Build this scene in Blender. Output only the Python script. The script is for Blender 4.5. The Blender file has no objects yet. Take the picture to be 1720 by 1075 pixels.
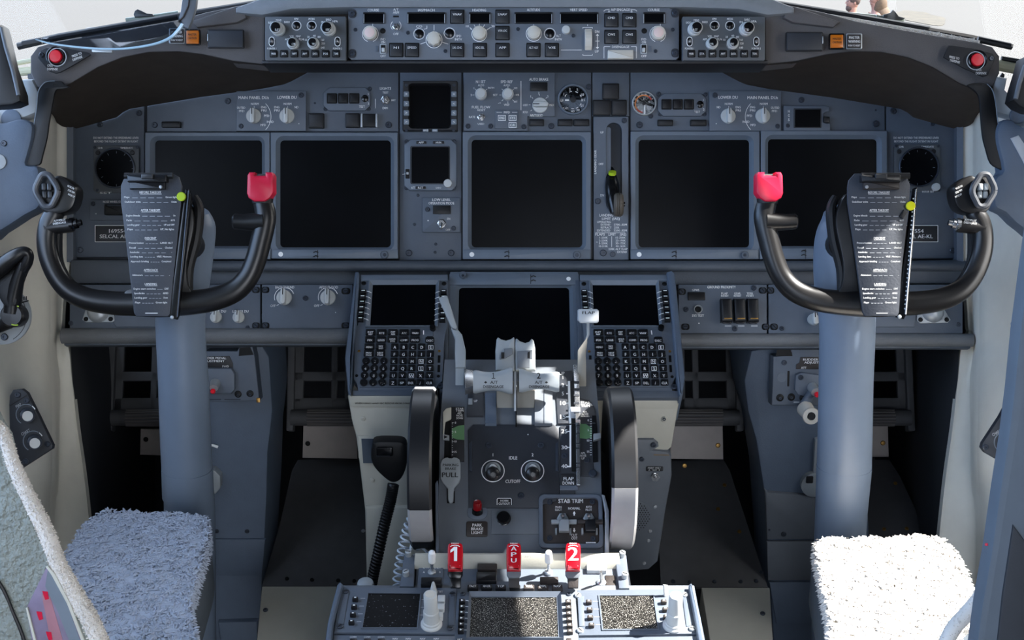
import bpy, bmesh, math, random
from math import sin, cos, pi, radians, sqrt, atan2
from mathutils import Vector, Matrix
random.seed(7)
SC = bpy.context.scene
COL = SC.collection
# ---------------------------------------------------------------- camera model
FPX = 2288.0                      # focal length in pixels of the 1720 px wide frame
PITCH = radians(20)
CAM = Vector((0, 0, 1.4))
RT = Vector((1, 0, 0))
FW = Vector((0, cos(PITCH), -sin(PITCH)))
UP = Vector((0, sin(PITCH), cos(PITCH)))

def P(px, py, d):
    return CAM + FW * d + RT * ((px - 860) / FPX * d) + UP * ((537.5 - py) / FPX * d)

def ray(px, py):
    return FW + RT * ((px - 860) / FPX) + UP * ((537.5 - py) / FPX)

class Frame:
    """a work plane through a point; a = how far it leans back to face upward"""
    def __init__(s, px=None, py=None, d=None, a=0.0, o=None, axes=None):
        s.o = P(px, py, d) if o is None else o
        if axes is None:
            a = radians(a)
            n = -FW * cos(a) + UP * sin(a)
            ex = RT.copy()
            ey = n.cross(ex)
            s.ax = (ex, ey, n)
        else:
            s.ax = axes
        s.k = (s.o - CAM).dot(FW) / FPX
    def at(s, px, py, z=0.0):
        f = Frame(o=s.hit(px, py, z), axes=s.ax)
        return f
    def hit(s, px, py, z=0.0):
        r = ray(px, py)
        n = s.ax[2]
        o = s.o + n * z
        t = (o - CAM).dot(n) / r.dot(n)
        return CAM + r * t
    def L(s, px, py, z=0.0):
        p = s.hit(px, py, z * s.k) - s.o
        return p.dot(s.ax[0]) / s.k, p.dot(s.ax[1]) / s.k
    def loc(s, p):
        q = p - s.o
        return Vector((q.dot(s.ax[0]), q.dot(s.ax[1]), q.dot(s.ax[2]))) / s.k
    def R(s, x0, y0, x1, y1, z=0.0):
        xm, ym = (x0 + x1) / 2, (y0 + y1) / 2
        a = s.L(x0, ym, z); b = s.L(x1, ym, z); c = s.L(xm, y0, z); e = s.L(xm, y1, z)
        return (a[0] + b[0]) / 2, (c[1] + e[1]) / 2, b[0] - a[0], c[1] - e[1]
    def mat(s):
        m = Matrix.Identity(4)
        for i in range(3):
            for j in range(3):
                m[j][i] = s.ax[i][j]
            m[i][3] = s.o[i]
        return m

# ---------------------------------------------------------------- materials
def s2l(c):
    c /= 255.0
    return c / 12.92 if c <= 0.04045 else ((c + 0.055) / 1.055) ** 2.4
MATS = {}
def mat(name, rgb, rough=0.5, metal=0.0, spec=0.5, noise=0.06, nscale=40.0, bump=0.0, bscale=400.0, emit=None, estr=0.0, coat=0.0):
    m = bpy.data.materials.new(name); m.use_nodes = True
    nt = m.node_tree; N = nt.nodes; b = N['Principled BSDF']
    c = [s2l(v) for v in rgb]
    tc = N.new('ShaderNodeTexCoord')
    if noise > 0:
        nz = N.new('ShaderNodeTexNoise'); nz.inputs['Scale'].default_value = nscale; nz.inputs['Detail'].default_value = 3
        nt.links.new(tc.outputs['Object'], nz.inputs['Vector'])
        cr = N.new('ShaderNodeValToRGB')
        cr.color_ramp.elements[0].position = 0.3; cr.color_ramp.elements[1].position = 0.7
        cr.color_ramp.elements[0].color = [v * (1 - noise) for v in c] + [1]
        cr.color_ramp.elements[1].color = [min(1, v * (1 + noise)) for v in c] + [1]
        nt.links.new(nz.outputs['Fac'], cr.inputs['Fac'])
        nt.links.new(cr.outputs['Color'], b.inputs['Base Color'])
    else:
        b.inputs['Base Color'].default_value = c + [1]
    b.inputs['Roughness'].default_value = rough
    b.inputs['Metallic'].default_value = metal
    b.inputs['Specular IOR Level'].default_value = spec
    if coat: b.inputs['Coat Weight'].default_value = coat
    if bump > 0:
        n2 = N.new('ShaderNodeTexNoise'); n2.inputs['Scale'].default_value = bscale; n2.inputs['Detail'].default_value = 2
        nt.links.new(tc.outputs['Object'], n2.inputs['Vector'])
        bp = N.new('ShaderNodeBump'); bp.inputs['Strength'].default_value = bump; bp.inputs['Distance'].default_value = 0.001
        nt.links.new(n2.outputs['Fac'], bp.inputs['Height']); nt.links.new(bp.outputs['Normal'], b.inputs['Normal'])
    if emit:
        b.inputs['Emission Color'].default_value = [s2l(v) for v in emit] + [1]
        b.inputs['Emission Strength'].default_value = estr
    MATS[name] = m
    return m
#MATS

# ---------------------------------------------------------------- mesh builder (px-like units times k)
def rr(w, h, r=0.0, seg=4, cx=0.0, cy=0.0):
    """rounded rectangle, counter-clockwise"""
    r = max(1e-4, min(r, w / 2 - 1e-4, h / 2 - 1e-4))
    out = []
    for qx, qy, a0 in ((1, 1, 0), (-1, 1, 90), (-1, -1, 180), (1, -1, 270)):
        for i in range(seg + 1):
            a = radians(a0 + 90.0 * i / seg)
            out.append((cx + qx * (w / 2 - r) + r * cos(a), cy + qy * (h / 2 - r) + r * sin(a)))
    return out

def circ(r, seg=24, cx=0, cy=0, a0=0.0):
    return [(cx + r * cos(a0 + 2 * pi * i / seg), cy + r * sin(a0 + 2 * pi * i / seg)) for i in range(seg)]

def area(p):
    return sum(p[i][0] * p[(i + 1) % len(p)][1] - p[(i + 1) % len(p)][0] * p[i][1] for i in range(len(p))) / 2

def inset(p, t):
    n = len(p); out = []
    for i in range(n):
        a, b, c = p[i - 1], p[i], p[(i + 1) % n]
        e1 = (b[0] - a[0], b[1] - a[1]); e2 = (c[0] - b[0], c[1] - b[1])
        l1 = math.hypot(*e1) or 1; l2 = math.hypot(*e2) or 1
        n1 = (-e1[1] / l1, e1[0] / l1); n2 = (-e2[1] / l2, e2[0] / l2)
        m = (n1[0] + n2[0], n1[1] + n2[1]); q = max(0.35, 1 + n1[0] * n2[0] + n1[1] * n2[1])
        out.append((b[0] + m[0] / q * t, b[1] + m[1] / q * t))
    return out

def smooth(pts, n=6, closed=False):
    """Catmull-Rom through 2D or 3D tuples"""
    pts = [tuple(p) for p in pts]; m = len(pts); out = []
    rng = range(m) if closed else range(m - 1)
    for i in rng:
        if closed:
            p0, p1, p2, p3 = pts[i - 1], pts[i], pts[(i + 1) % m], pts[(i + 2) % m]
        else:
            p0, p1, p2, p3 = pts[max(0, i - 1)], pts[i], pts[i + 1], pts[min(m - 1, i + 2)]
        for j in range(n):
            t = j / n
            out.append(tuple(0.5 * (2 * b + (c - a) * t + (2 * a - 5 * b + 4 * c - e) * t * t + (3 * b - a - 3 * c + e) * t ** 3) for a, b, c, e in zip(p0, p1, p2, p3)))
    if not closed: out.append(pts[-1])
    return out

FONT = {}
def glyphs(s):
    if s not in FONT:
        cu = bpy.data.curves.new('t', 'FONT'); cu.body = s; cu.size = 1; cu.resolution_u = 2
        ob = bpy.data.objects.new('t', cu)
        me = bpy.data.meshes.new_from_object(ob)
        vs0 = [tuple(v.co) for v in me.vertices]; fs0 = [tuple(p.vertices) for p in me.polygons]; n0 = len(vs0)
        # a second, slightly shifted copy gives the strokes their weight
        FONT[s] = (vs0 + [(v[0] + .035, v[1] + .012, v[2]) for v in vs0], fs0 + [tuple(i + n0 for i in f) for f in fs0])
        bpy.data.objects.remove(ob); bpy.data.curves.remove(cu); bpy.data.meshes.remove(me)
    return FONT[s]
CAPH = None
def text_geo(s, h, w=None, align='c'):
    global CAPH
    if CAPH is None:
        CAPH = max(v[1] for v in glyphs('H')[0])
    vs, fs = glyphs(s)
    if not vs: return [], [], 0
    x0 = min(v[0] for v in vs); x1 = max(v[0] for v in vs)
    sy = h / CAPH; sx = sy if w is None else w / max(1e-6, x1 - x0)
    W = (x1 - x0) * sx
    ox = {'c': -W / 2, 'l': 0, 'r': -W}[align]
    return [((v[0] - x0) * sx + ox, v[1] * sy - h / 2, 0) for v in vs], fs, W

class B:
    def __init__(s): s.v = []; s.f = []
    def add(s, vs, fs, M=None):
        o = len(s.v)
        if M is not None: vs = [tuple(M @ Vector(v)) for v in vs]
        s.v += [tuple(v) for v in vs]; s.f += [tuple(i + o for i in f) for f in fs]
        return s
    def ringcap(s, rings, cap0=True, cap1=True, close=True):
        n = len(rings[0]); vs = [v for r in rings for v in r]; fs = []
        for k in range(len(rings) - 1):
            for i in range(n if close else n - 1):
                j = (i + 1) % n
                fs.append((k * n + i, k * n + j, (k + 1) * n + j, (k + 1) * n + i))
        if cap0: fs.append(tuple(reversed(range(n))))
        if cap1: fs.append(tuple(range((len(rings) - 1) * n, len(rings) * n)))
        return s.add(vs, fs)
    def prism(s, pts, z0, z1, ch=0.0, off=(0, 0)):
        pts = [(p[0] + off[0], p[1] + off[1]) for p in pts]
        if area(pts) < 0: pts = pts[::-1]
        rings = [[(x, y, z0) for x, y in pts]]
        if ch > 0:
            rings.append([(x, y, z1 - ch) for x, y in pts])
            q = inset(pts, ch * 0.3); rings.append([(x, y, z1 - ch * 0.3) for x, y in q])
            q = inset(pts, ch); rings.append([(x, y, z1) for x, y in q])
        else:
            rings.append([(x, y, z1) for x, y in pts])
        return s.ringcap(rings)
    def plate(s, w, h, z0, z1, r=0.0, ch=0.0, cx=0, cy=0, seg=3):
        return s.prism(rr(w, h, r, seg, cx, cy), z0, z1, ch)
    def box(s, x0, x1, y0, y1, z0, z1, ch=0.0):
        return s.plate(x1 - x0, y1 - y0, z0, z1, min(ch, 2) if ch else 0, ch, (x0 + x1) / 2, (y0 + y1) / 2, 2 if ch else 1)
    def bezel(s, w, h, iw, ih, z0, z1, zi, ro=2, ri=3, ch=1, icx=0, icy=0, grow=0.0, seg=4):
        """frame with an opening; its inner flank slopes from (iw+grow) at z1 to iw at zi"""
        o = rr(w, h, ro, seg); oi = rr(w - 2 * ch, h - 2 * ch, ro, seg)
        a = rr(iw + 2 * grow, ih + 2 * grow, ri + grow, seg, icx, icy); c = rr(iw, ih, ri, seg, icx, icy)
        return s.ringcap([[(x, y, z0) for x, y in o], [(x, y, z1 - ch) for x, y in o], [(x, y, z1) for x, y in oi],
                          [(x, y, z1) for x, y in a], [(x, y, zi) for x, y in c], [(x, y, z0) for x, y in c]], False, False)
    def ring(s, pa, pb, z0, z1):
        """flat band between two outlines of equal length"""
        return s.ringcap([[(x, y, z0) for x, y in pa], [(x, y, z1) for x, y in pa], [(x, y, z1) for x, y in pb], [(x, y, z0) for x, y in pb]], False, False)
    def lathe(s, prof, seg=24, M=None, a0=0.0, a1=2 * pi):
        full = abs(a1 - a0 - 2 * pi) < 1e-6
        n = seg if full else seg + 1
        rings = []
        t = B()
        for r, z in prof:
            rings.append([(max(r, 1e-4) * cos(a0 + (a1 - a0) * i / seg), max(r, 1e-4) * sin(a0 + (a1 - a0) * i / seg), z) for i in range(n)])
        if full:
            t.ringcap(rings, True, True)
        else:
            cols = [[rings[k][i] for k in range(len(rings))] for i in range(n)]
            t.ringcap(cols, True, True)
        return s.add(t.v, t.f, M)
    def cyl(s, r, z0, z1, ch=0.0, seg=20, cx=0, cy=0, r0=None):
        pr = [(r if r0 is None else r0, z0)]
        pr += [(r, z1 - ch), (r - ch, z1)] if ch else [(r, z1)]
        return s.lathe(pr, seg, Matrix.Translation((cx, cy, 0)))
    def tube(s, pts, rad, seg=10, caps=True, up=None, flat=1.0):
        pts = [Vector(p) for p in pts]; n = len(pts)
        if not isinstance(rad, (list, tuple)): rad = [rad] * n
        if len(rad) != n:
            rad = [rad[min(len(rad) - 2, int(i / (n - 1) * (len(rad) - 1)))] * (1 - f) + rad[min(len(rad) - 1, int(i / (n - 1) * (len(rad) - 1)) + 1)] * f
                   for i in range(n) for f in [i / (n - 1) * (len(rad) - 1) - min(len(rad) - 2, int(i / (n - 1) * (len(rad) - 1)))]]
        rings = []; u = None
        for i in range(n):
            t = (pts[min(n - 1, i + 1)] - pts[max(0, i - 1)])
            if t.length < 1e-9: t = Vector((0, 0, 1))
            t.normalize()
            if u is None:
                ref = Vector(up) if up is not None else (Vector((0, 0, 1)) if abs(t.z) < 0.9 else Vector((1, 0, 0)))
                u = (ref - t * ref.dot(t)).normalized()
            elif up is not None:
                ref = Vector(up); q = ref - t * ref.dot(t); u = q.normalized() if q.length > 1e-4 else u
            else:
                q = u - t * u.dot(t); u = q.normalized() if q.length > 1e-6 else u
            w = t.cross(u)
            r = rad[i]
            rings.append([tuple(pts[i] + u * (r * flat * cos(2 * pi * j / seg)) + w * (r * sin(2 * pi * j / seg))) for j in range(seg)])
        return s.ringcap(rings, caps, caps)
    def text(s, t, x, y, h, w=None, align='c', z=0.0, rot=0.0, sx=1.0, sy=1.0):
        vs, fs, W = text_geo(t, h, w, align)
        c, e = cos(rot), sin(rot)
        return s.add([(x + (a * c - b * e) * sx, y + (a * e + b * c) * sy, z) for a, b, _ in vs], fs)
    def one(s, x, y, h, z=0.0, w=None, serif=False):
        w = w or h * .17
        s.add([(x - w / 2, y - h / 2, z), (x + w / 2, y - h / 2, z), (x + w / 2, y + h / 2, z), (x - w / 2, y + h / 2, z)], [(0, 1, 2, 3)])
        s.add([(x - w / 2, y + h / 2, z), (x - w / 2, y + h / 2 - w * 1.2, z), (x - w * 1.7, y + h / 2 - w * 2.0, z), (x - w * 1.7, y + h / 2 - w * 1.1, z)], [(0, 3, 2, 1)])
        if serif: s.add([(x - h * .32, y - h / 2, z), (x + h * .32, y - h / 2, z), (x + h * .32, y - h / 2 + w * .9, z), (x - h * .32, y - h / 2 + w * .9, z)], [(0, 1, 2, 3)])
        return s
    def line(s, pts, w, z=0.0, th=0.05):
        for a, b in zip(pts[:-1], pts[1:]):
            dx, dy = b[0] - a[0], b[1] - a[1]; l = math.hypot(dx, dy) or 1
            nx, ny = -dy / l * w / 2, dx / l * w / 2
            s.add([(a[0] + nx, a[1] + ny, z), (a[0] - nx, a[1] - ny, z), (b[0] - nx, b[1] - ny, z), (b[0] + nx, b[1] + ny, z)], [(0, 1, 2, 3)])
        return s

def finish(name, b, m, k=1.0, sharp=32):
    me = bpy.data.meshes.new(name)
    me.from_pydata([(v[0] * k, v[1] * k, v[2] * k) for v in b.v], [], b.f)
    me.validate(clean_customdata=False)
    bm = bmesh.new(); bm.from_mesh(me)
    bmesh.ops.recalc_face_normals(bm, faces=bm.faces)
    bm.to_mesh(me); bm.free()
    for p in me.polygons: p.use_smooth = True
    me.set_sharp_from_angle(angle=radians(sharp))
    if m: me.materials.append(MATS[m] if isinstance(m, str) else m)
    return me

def tag(o, label, cat=None, group=None, kind=None):
    if label: o['label'] = label
    if cat: o['category'] = cat
    if group: o['group'] = group
    if kind: o['kind'] = kind
    return o

CACHE = {}
class Thing:
    """an Empty at the thing's base that carries its parts; sizes are written in frame pixels at its distance"""
    def __init__(s, name, label, cat, fr, group=None, kind=None):
        s.fr = fr; s.k = fr.k
        s.e = bpy.data.objects.new(name, None); COL.objects.link(s.e)
        s.e.matrix_world = fr.mat(); s.e.empty_display_size = 0.02
        tag(s.e, label, cat, group, kind)
        s.at = {}; s.let = {}
        s.fy = s.L(fr_px(fr)[0], fr_px(fr)[1] - 1)[1] - s.L(fr_px(fr)[0], fr_px(fr)[1])[1]
    def L(s, px, py, z=0.0): return s.fr.L(px, py, z)
    def R(s, *a, **k): return s.fr.R(*a, **k)
    def part(s, name, b, m, at=None, z=0.0, parent=None, label=None, key=None, rot=None, sharp=32):
        if key is not None and (key, m, round(s.k, 7)) in CACHE:
            me = CACHE[(key, m, round(s.k, 7))]
        else:
            me = finish(name, b() if callable(b) else b, m, s.k, sharp)
            if key is not None: CACHE[(key, m, round(s.k, 7))] = me
        o = bpy.data.objects.new(name, me); COL.objects.link(o)
        x, y = s.L(at[0], at[1], z) if at is not None else (0, 0)
        l = Vector((x, y, z if at is not None else 0.0)) * s.k
        s.at[o.name] = l
        par = parent if parent is not None else s.e
        o.parent = par
        o.location = l - s.at[par.name] if parent is not None else l
        if rot is not None: o.rotation_euler = rot
        if label: o['label'] = label
        return o
    # ---- lettering collected per colour
    def b(s, m='white'):
        return s.let.setdefault(m, B())
    def text(s, t, px, py, h, w=None, z=0.3, m='white', align='c', rot=0.0):
        x, y = s.L(px, py, z)
        s.b(m).text(t, x, y, h, w, align, z, rot, 1.0, s.fy if rot == 0 else 1.0)
    def line(s, pts, w=0.8, z=0.3, m='white'):
        s.b(m).line([s.L(p[0], p[1], z) for p in pts], w, z)
    def arc(s, px, py, r, a0, a1, w=0.8, z=0.3, m='white', n=16):
        x, y = s.L(px, py, z)
        q = [radians(a0 + (a1 - a0) * i / n) for i in range(n + 1)]
        s.b(m).ringcap([[(x + (r + w / 2) * cos(a), y + (r + w / 2) * sin(a), z) for a in q], [(x + (r - w / 2) * cos(a), y + (r - w / 2) * sin(a), z) for a in q]], False, False, False)
    def boxline(s, x0, y0, x1, y1, w=0.7, z=0.3, m='white'):
        s.line([(x0, y0), (x1, y0), (x1, y1), (x0, y1), (x0, y0)], w, z, m)
    def fill(s, x0, y0, x1, y1, z=0.3, m='white'):
        cx, cy, w, h = s.R(x0, y0, x1, y1, z)
        s.b(m).add([(cx - w / 2, cy - h / 2, z), (cx + w / 2, cy - h / 2, z), (cx + w / 2, cy + h / 2, z), (cx - w / 2, cy + h / 2, z)], [(0, 1, 2, 3)])
    def poly2(s, pts, z=0.3, m='white'):
        q = [s.L(p[0], p[1], z) + (z,) for p in pts]
        s.b(m).add(q, [tuple(range(len(q)))])
    def done(s):
        for m, b in s.let.items():
            if b.v:
                s.part('lettering', b, m)
        s.let = {}
        return s.e
    # ---- ready parts
    def plate(s, name, x0, y0, x1, y1, z0, z1, m, r=1.5, ch=0.8, parent=None, label=None):
        cx, cy, w, h = s.R(x0, y0, x1, y1, z1)
        px, py = (x0 + x1) / 2, (y0 + y1) / 2
        b = B().plate(w, h, z0, z1, r, ch)
        lx, ly = s.L(px, py, 0)
        b.v = [(v[0] + cx - lx, v[1] + cy - ly, v[2]) for v in b.v]
        return s.part(name, b, m, (px, py), 0, parent, label)
    def poly(s, name, pts, z0, z1, m, ch=0.8, parent=None, label=None):
        q = [s.L(p[0], p[1], z1) for p in pts]
        return s.part(name, B().prism(q, z0, z1, ch), m, None, 0, parent, label)
    def screw(s, px, py, r=4, z=0, m='screw', parent=None):
        def g():
            b = B().lathe([(r, 0), (r, r * .35), (r * .8, r * .55), (r * .42, r * .55), (r * .36, r * .2), (0, r * .2)], 14)
            return b
        return s.part('screw', g, m, (px, py), z, parent, key=('screw', r))
    def slotscrew(s, px, py, r=4, z=0, m='chrome', h=None):
        def g():
            b = B().lathe([(r, 0), (r, h or r * .5), (r * .85, (h or r * .5) + r * .15), (0, (h or r * .5) + r * .15)], 16)
            return b
        o = s.part('screw', g, m, (px, py), z, key=('sscrew', r, h))
        def sl(): return B().box(-r * .7, r * .7, -r * .14, r * .14, (h or r * .5) + r * .1, (h or r * .5) + r * .19)
        s.part('slot', sl, 'black', (px, py), z, o, key=('sslot', r, h), rot=(0, 0, random.uniform(-1, 1)))
        return o
    def screen(s, x0, y0, x1, y1, z, m='screen', r=3, name='screen'):
        cx, cy, w, h = s.R(x0, y0, x1, y1, z)
        px, py = (x0 + x1) / 2, (y0 + y1) / 2
        lx, ly = s.L(px, py, 0)
        return s.part(name, B().plate(w, h, z - 2, z, r, 0, cx - lx, cy - ly), m, (px, py))
    def button(s, x0, y0, x1, y1, m='key', z0=0, z1=4, txt=None, th=3.0, well=True, name='push_button', r=1.2, ch=1.0, tm='white', tw=None, dy=0.0, lbl=None):
        if well:
            self_w = 1.6
            s.plate('button_well', x0 - self_w, y0 - self_w * 1.0, x1 + self_w, y1 + self_w, z0 - 0.5, z0 + 0.5, 'black', 1.5, 0)
        o = s.plate(name, x0, y0, x1, y1, z0, z1, m, r, ch, label=lbl)
        if txt:
            lines = txt.split('/') if '//' not in txt else [txt.replace('//', '/')]
            n = len(lines)
            for i, t in enumerate(lines):
                s.text(t, (x0 + x1) / 2, (y0 + y1) / 2 + dy + (i - (n - 1) / 2) * (th + 1.0), th, tw, z1 + 0.2, tm)
        return o
    def pointer_knob(s, px, py, r=12, h=12, ang=90, m='knob', z=0, name='knob'):
        """round skirt with a bar grip and a black pointer line"""
        def g():
            b = B().lathe([(r, 0), (r, 2), (r * .94, 3.2), (0, 3.2)], 28)
            w = r * .5
            b.plate(w * 2 * .62, r * 2.05, 3, 3 + h, r * .3, 1.5, 0, -r * .05)
            return b
        o = s.part(name, g, m, (px, py), z, key=('pk', r, h), rot=(0, 0, radians(ang - 90)))
        def p(): return B().box(-.7, .7, r * .1, r * .95, 3 + h, 3.3 + h)
        s.part('pointer', p, 'black', (px, py), z, o, key=('pp', r, h))
        return o
    def round_knob(s, px, py, r=10, h=10, m='knob', z=0, name='knob', cap=None, fl=0):
        def g():
            b = B()
            if fl:
                seg = fl * 6
                rings = []
                for rad, zz in ((1, 0), (1, h - 1), (.92, h), (.7, h)):
                    rings.append([((r * rad * (1 - .07 * (1 - cos(2 * pi * i / seg * fl)))) * cos(2 * pi * i / seg), (r * rad * (1 - .07 * (1 - cos(2 * pi * i / seg * fl)))) * sin(2 * pi * i / seg), zz) for i in range(seg)])
                b.ringcap(rings)
            else:
                b.lathe([(r, 0), (r, h - 1.2), (r * .9, h), (0, h)], 28)
            return b
        o = s.part(name, g, m, (px, py), z, key=('rk', r, h, fl))
        if cap:
            def c(): return B().lathe([(r * .72, h - .5), (r * .72, h + .6), (r * .66, h + .9), (0, h + .9)], 24)
            s.part('knob_cap', c, cap, (px, py), z, o, key=('rc', r, h))
        return o
    def hole(s, px, py, r, m='black', ringm=None, z=0, name='press_button'):
        o = s.part(name, lambda: B().lathe([(r, -1), (r, .6), (r * .75, 1.6), (0, 1.9)], 22), m, (px, py), z, key=('hole', r))
        if ringm: s.arc(px, py, r + 1.6, 0, 360, 0.9, z + .3, ringm, 28)
        return o
    def toggle(s, px, py, r=4, length=12, tilt=(0, 0), m='chrome', z=0, tip=None, name='toggle_switch', nutm='chrome'):
        o = s.part(name, lambda: B().lathe([(r * 1.35, 0), (r * 1.35, 1.5), (r, 2.2), (r * .9, 3.5), (0, 3.5)], 6 if tip is None else 14), nutm, (px, py), z, key=('tg', r, tip is None))
        dx, dy = tilt
        v = Vector((dx, dy, 1)).normalized() * length
        b = B().tube([(0, 0, 2), tuple(v * .5), tuple(v * .8), tuple(v), tuple(v * 1.08)], [r * .38, r * .42, r * .55, r * .6, r * .35], 10)
        s.part('bat', b, tip or m, (px, py), z, o)
        return o

def fr_px(fr):
    q = fr.o - CAM; d = q.dot(FW)
    return 860 + q.dot(RT) / d * FPX, 537.5 - q.dot(UP) / d * FPX

def world_obj(name, b, m, label=None, cat=None, kind=None, group=None, parent=None, sharp=32):
    """one mesh in world metres; its origin sits at its own base"""
    if parent is None and b.v:
        xs = [v[0] for v in b.v]; ys = [v[1] for v in b.v]; zs = [v[2] for v in b.v]
        o0 = Vector(((min(xs) + max(xs)) / 2, (min(ys) + max(ys)) / 2, min(zs)))
        b2 = B(); b2.v = [tuple(Vector(v) - o0) for v in b.v]; b2.f = b.f
    else:
        o0 = Vector((0, 0, 0)); b2 = b
    me = finish(name, b2, m, 1.0, sharp)
    o = bpy.data.objects.new(name, me); COL.objects.link(o); o.location = o0
    if parent is not None: o.parent = parent
    tag(o, label, cat, group, kind)
    return o

def pmesh(rows, close=False):
    """grid surface through rows of (px,py,d)"""
    b = B(); n = len(rows[0])
    vs = [tuple(P(*q)) for r in rows for q in r]
    fs = [(i * n + j, i * n + j + 1, (i + 1) * n + j + 1, (i + 1) * n + j) for i in range(len(rows) - 1) for j in range(n - 1)]
    return b.add(vs, fs)
def slab(rows, t=0.012):
    """grid surface through rows of (px,py,d) given thickness away from the viewer"""
    b = B(); n = len(rows[0]); m = len(rows)
    for k in (0, 1):
        b.v += [tuple(P(q[0], q[1], q[2]) + FW * (t * k)) for r in rows for q in r]
    N = n * m
    for i in range(m - 1):
        for j in range(n - 1):
            a = (i * n + j, i * n + j + 1, (i + 1) * n + j + 1, (i + 1) * n + j)
            b.f.append(a); b.f.append(tuple(N + x for x in reversed(a)))
    rim = [j for j in range(n)] + [i * n + n - 1 for i in range(1, m)] + [(m - 1) * n + j for j in range(n - 2, -1, -1)] + [i * n for i in range(m - 2, 0, -1)]
    for a, c in zip(rim, rim[1:] + rim[:1]):
        b.f.append((a, a + N, c + N, c))
    return b
def resample(pts, n):
    L = [0]
    for a, c in zip(pts[:-1], pts[1:]): L.append(L[-1] + math.dist(a, c))
    out = []
    for i in range(n):
        t = L[-1] * i / (n - 1); j = 0
        while j < len(L) - 2 and L[j + 1] < t: j += 1
        f = (t - L[j]) / max(1e-9, L[j + 1] - L[j])
        out.append(tuple(a + (c - a) * f for a, c in zip(pts[j], pts[j + 1])))
    return out
# ---------------------------------------------------------------- paints, plastics, metals
mat('panel', (84, 92, 103), .55, noise=.05, bump=.15)
mat('panel_raised', (91, 99, 110), .5, noise=.05, bump=.12)
mat('bezel', (99, 109, 121), .45, noise=.04, bump=.06)
mat('mcp', (100, 106, 114), .5, noise=.04, bump=.12)
mat('efis', (84, 88, 92), .5, noise=.04, bump=.12)
mat('dark_panel', (44, 47, 53), .5, noise=.05, bump=.12)
mat('black', (10, 10, 11), .5, noise=.0, spec=.3)
mat('black_gloss', (12, 12, 14), .22, noise=.05, spec=.5)
mat('black_plate', (30, 30, 33), .5, noise=.08, bump=.15)
mat('brown_plate', (48, 42, 39), .55, noise=.1, bump=.3)  # also the sunlit copy of black keys, light put into the brown
mat('key', (38, 40, 43), .4, noise=.04)
mat('key_black', (17, 18, 21), .38, noise=.04)
mat('key_grey', (120, 130, 140), .45, noise=.04)
mat('white', (246, 246, 244), .6, noise=.0)
mat('white_soft', (176, 180, 184), .6, noise=.0)
mat('black_ink', (16, 16, 17), .7, noise=0)
mat('knob', (196, 198, 196), .4, noise=.03)
mat('knob_cream', (206, 200, 188), .4, noise=.03)
mat('knob_pink', (232, 205, 196), .4, noise=.03)
mat('screen', (7, 8, 11), .28, noise=.3, nscale=12, spec=.12)
mat('screen_dusty', (16, 17, 20), .35, noise=.3, nscale=12, spec=.2)
mat('lamp_off', (24, 24, 26), .4, noise=.05, spec=.3)
mat('screw', (62, 68, 78), .35, metal=.4, noise=.08)
mat('chrome', (190, 190, 190), .25, metal=.9, noise=.06)
mat('silver', (178, 182, 184), .4, metal=.5, noise=.05)
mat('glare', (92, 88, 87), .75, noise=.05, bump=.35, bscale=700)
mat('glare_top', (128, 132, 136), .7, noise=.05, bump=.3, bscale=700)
mat('hood', (66, 60, 55), .85, noise=.08, bump=.2, spec=.15)
mat('pad_bar', (72, 78, 86), .5, noise=.05, bump=.25)
mat('ledge', (104, 106, 108), .6, noise=.06, bump=.5, bscale=900)
mat('wall_cream', (216, 212, 199), .6, noise=.03, bump=.1)
mat('wall_grey', (170, 175, 178), .6, noise=.03, bump=.1)
mat('side_slate', (86, 98, 114), .55, noise=.04, bump=.25)
mat('navy', (70, 80, 92), .6, noise=.06, bump=.1)
mat('dark_structure', (48, 50, 54), .7, noise=.06, bump=.1)
mat('foot_dark', (74, 74, 76), .65, noise=.08, bump=.15)
mat('kick_tan', (178, 168, 160), .6, noise=.05)
mat('console_beige', (184, 181, 168), .55, noise=.03, bump=.08)
mat('console_slate', (98, 103, 109), .55, noise=.04, bump=.1)
mat('column_paint', (112, 125, 142), .42, noise=.03)
mat('yoke_black', (27, 26, 26), .32, noise=.06, spec=.5)
mat('yoke_rubber', (15, 15, 17), .5, noise=.06)
mat('lever_grey', (146, 152, 155), .45, noise=.04)
mat('lever_beige', (140, 136, 127), .5, noise=.05)
mat('wheel_black', (22, 22, 24), .42, noise=.08, spec=.5)
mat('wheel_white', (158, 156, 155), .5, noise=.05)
mat('red', (214, 28, 62), .35, noise=.05)
mat('red_deep', (190, 12, 28), .25, noise=.05, coat=.3)
mat('red_button', (232, 24, 44), .35, noise=.04)
mat('red_light', (130, 8, 16), .15, noise=.05, coat=.5)
mat('amber', (206, 110, 18), .3, noise=.08, coat=.4)
mat('green_band', (92, 132, 92), .5, noise=.06)
mat('yellow', (226, 222, 20), .4, noise=.04)
mat('lime', (178, 204, 30), .4, noise=.04)
mat('brass', (170, 130, 70), .35, metal=.8, noise=.1)
mat('tyre', (92, 84, 74), .6, noise=.12)
mat('cord_white', (196, 204, 214), .5, noise=.05)
mat('cord_black', (12, 12, 14), .45, noise=.05)
mat('wool_shaded', (174, 183, 199), .95, noise=.1, spec=.1)  # sheepskin with its blue-grey shade put into the colour
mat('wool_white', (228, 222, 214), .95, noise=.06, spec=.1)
mat('seat_leather', (146, 153, 147), .7, noise=.08, bump=1.0, bscale=170)
MATS['seat_leather'].node_tree.nodes['Bump'].inputs['Distance'].default_value = .006
mat('checklist', (58, 62, 70), .5, noise=.06, bump=.3, bscale=300)
mat('bezel_grey', (74, 76, 80), .35, noise=.05)
mat('seat_shell', (88, 96, 104), .55, noise=.05)
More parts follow.
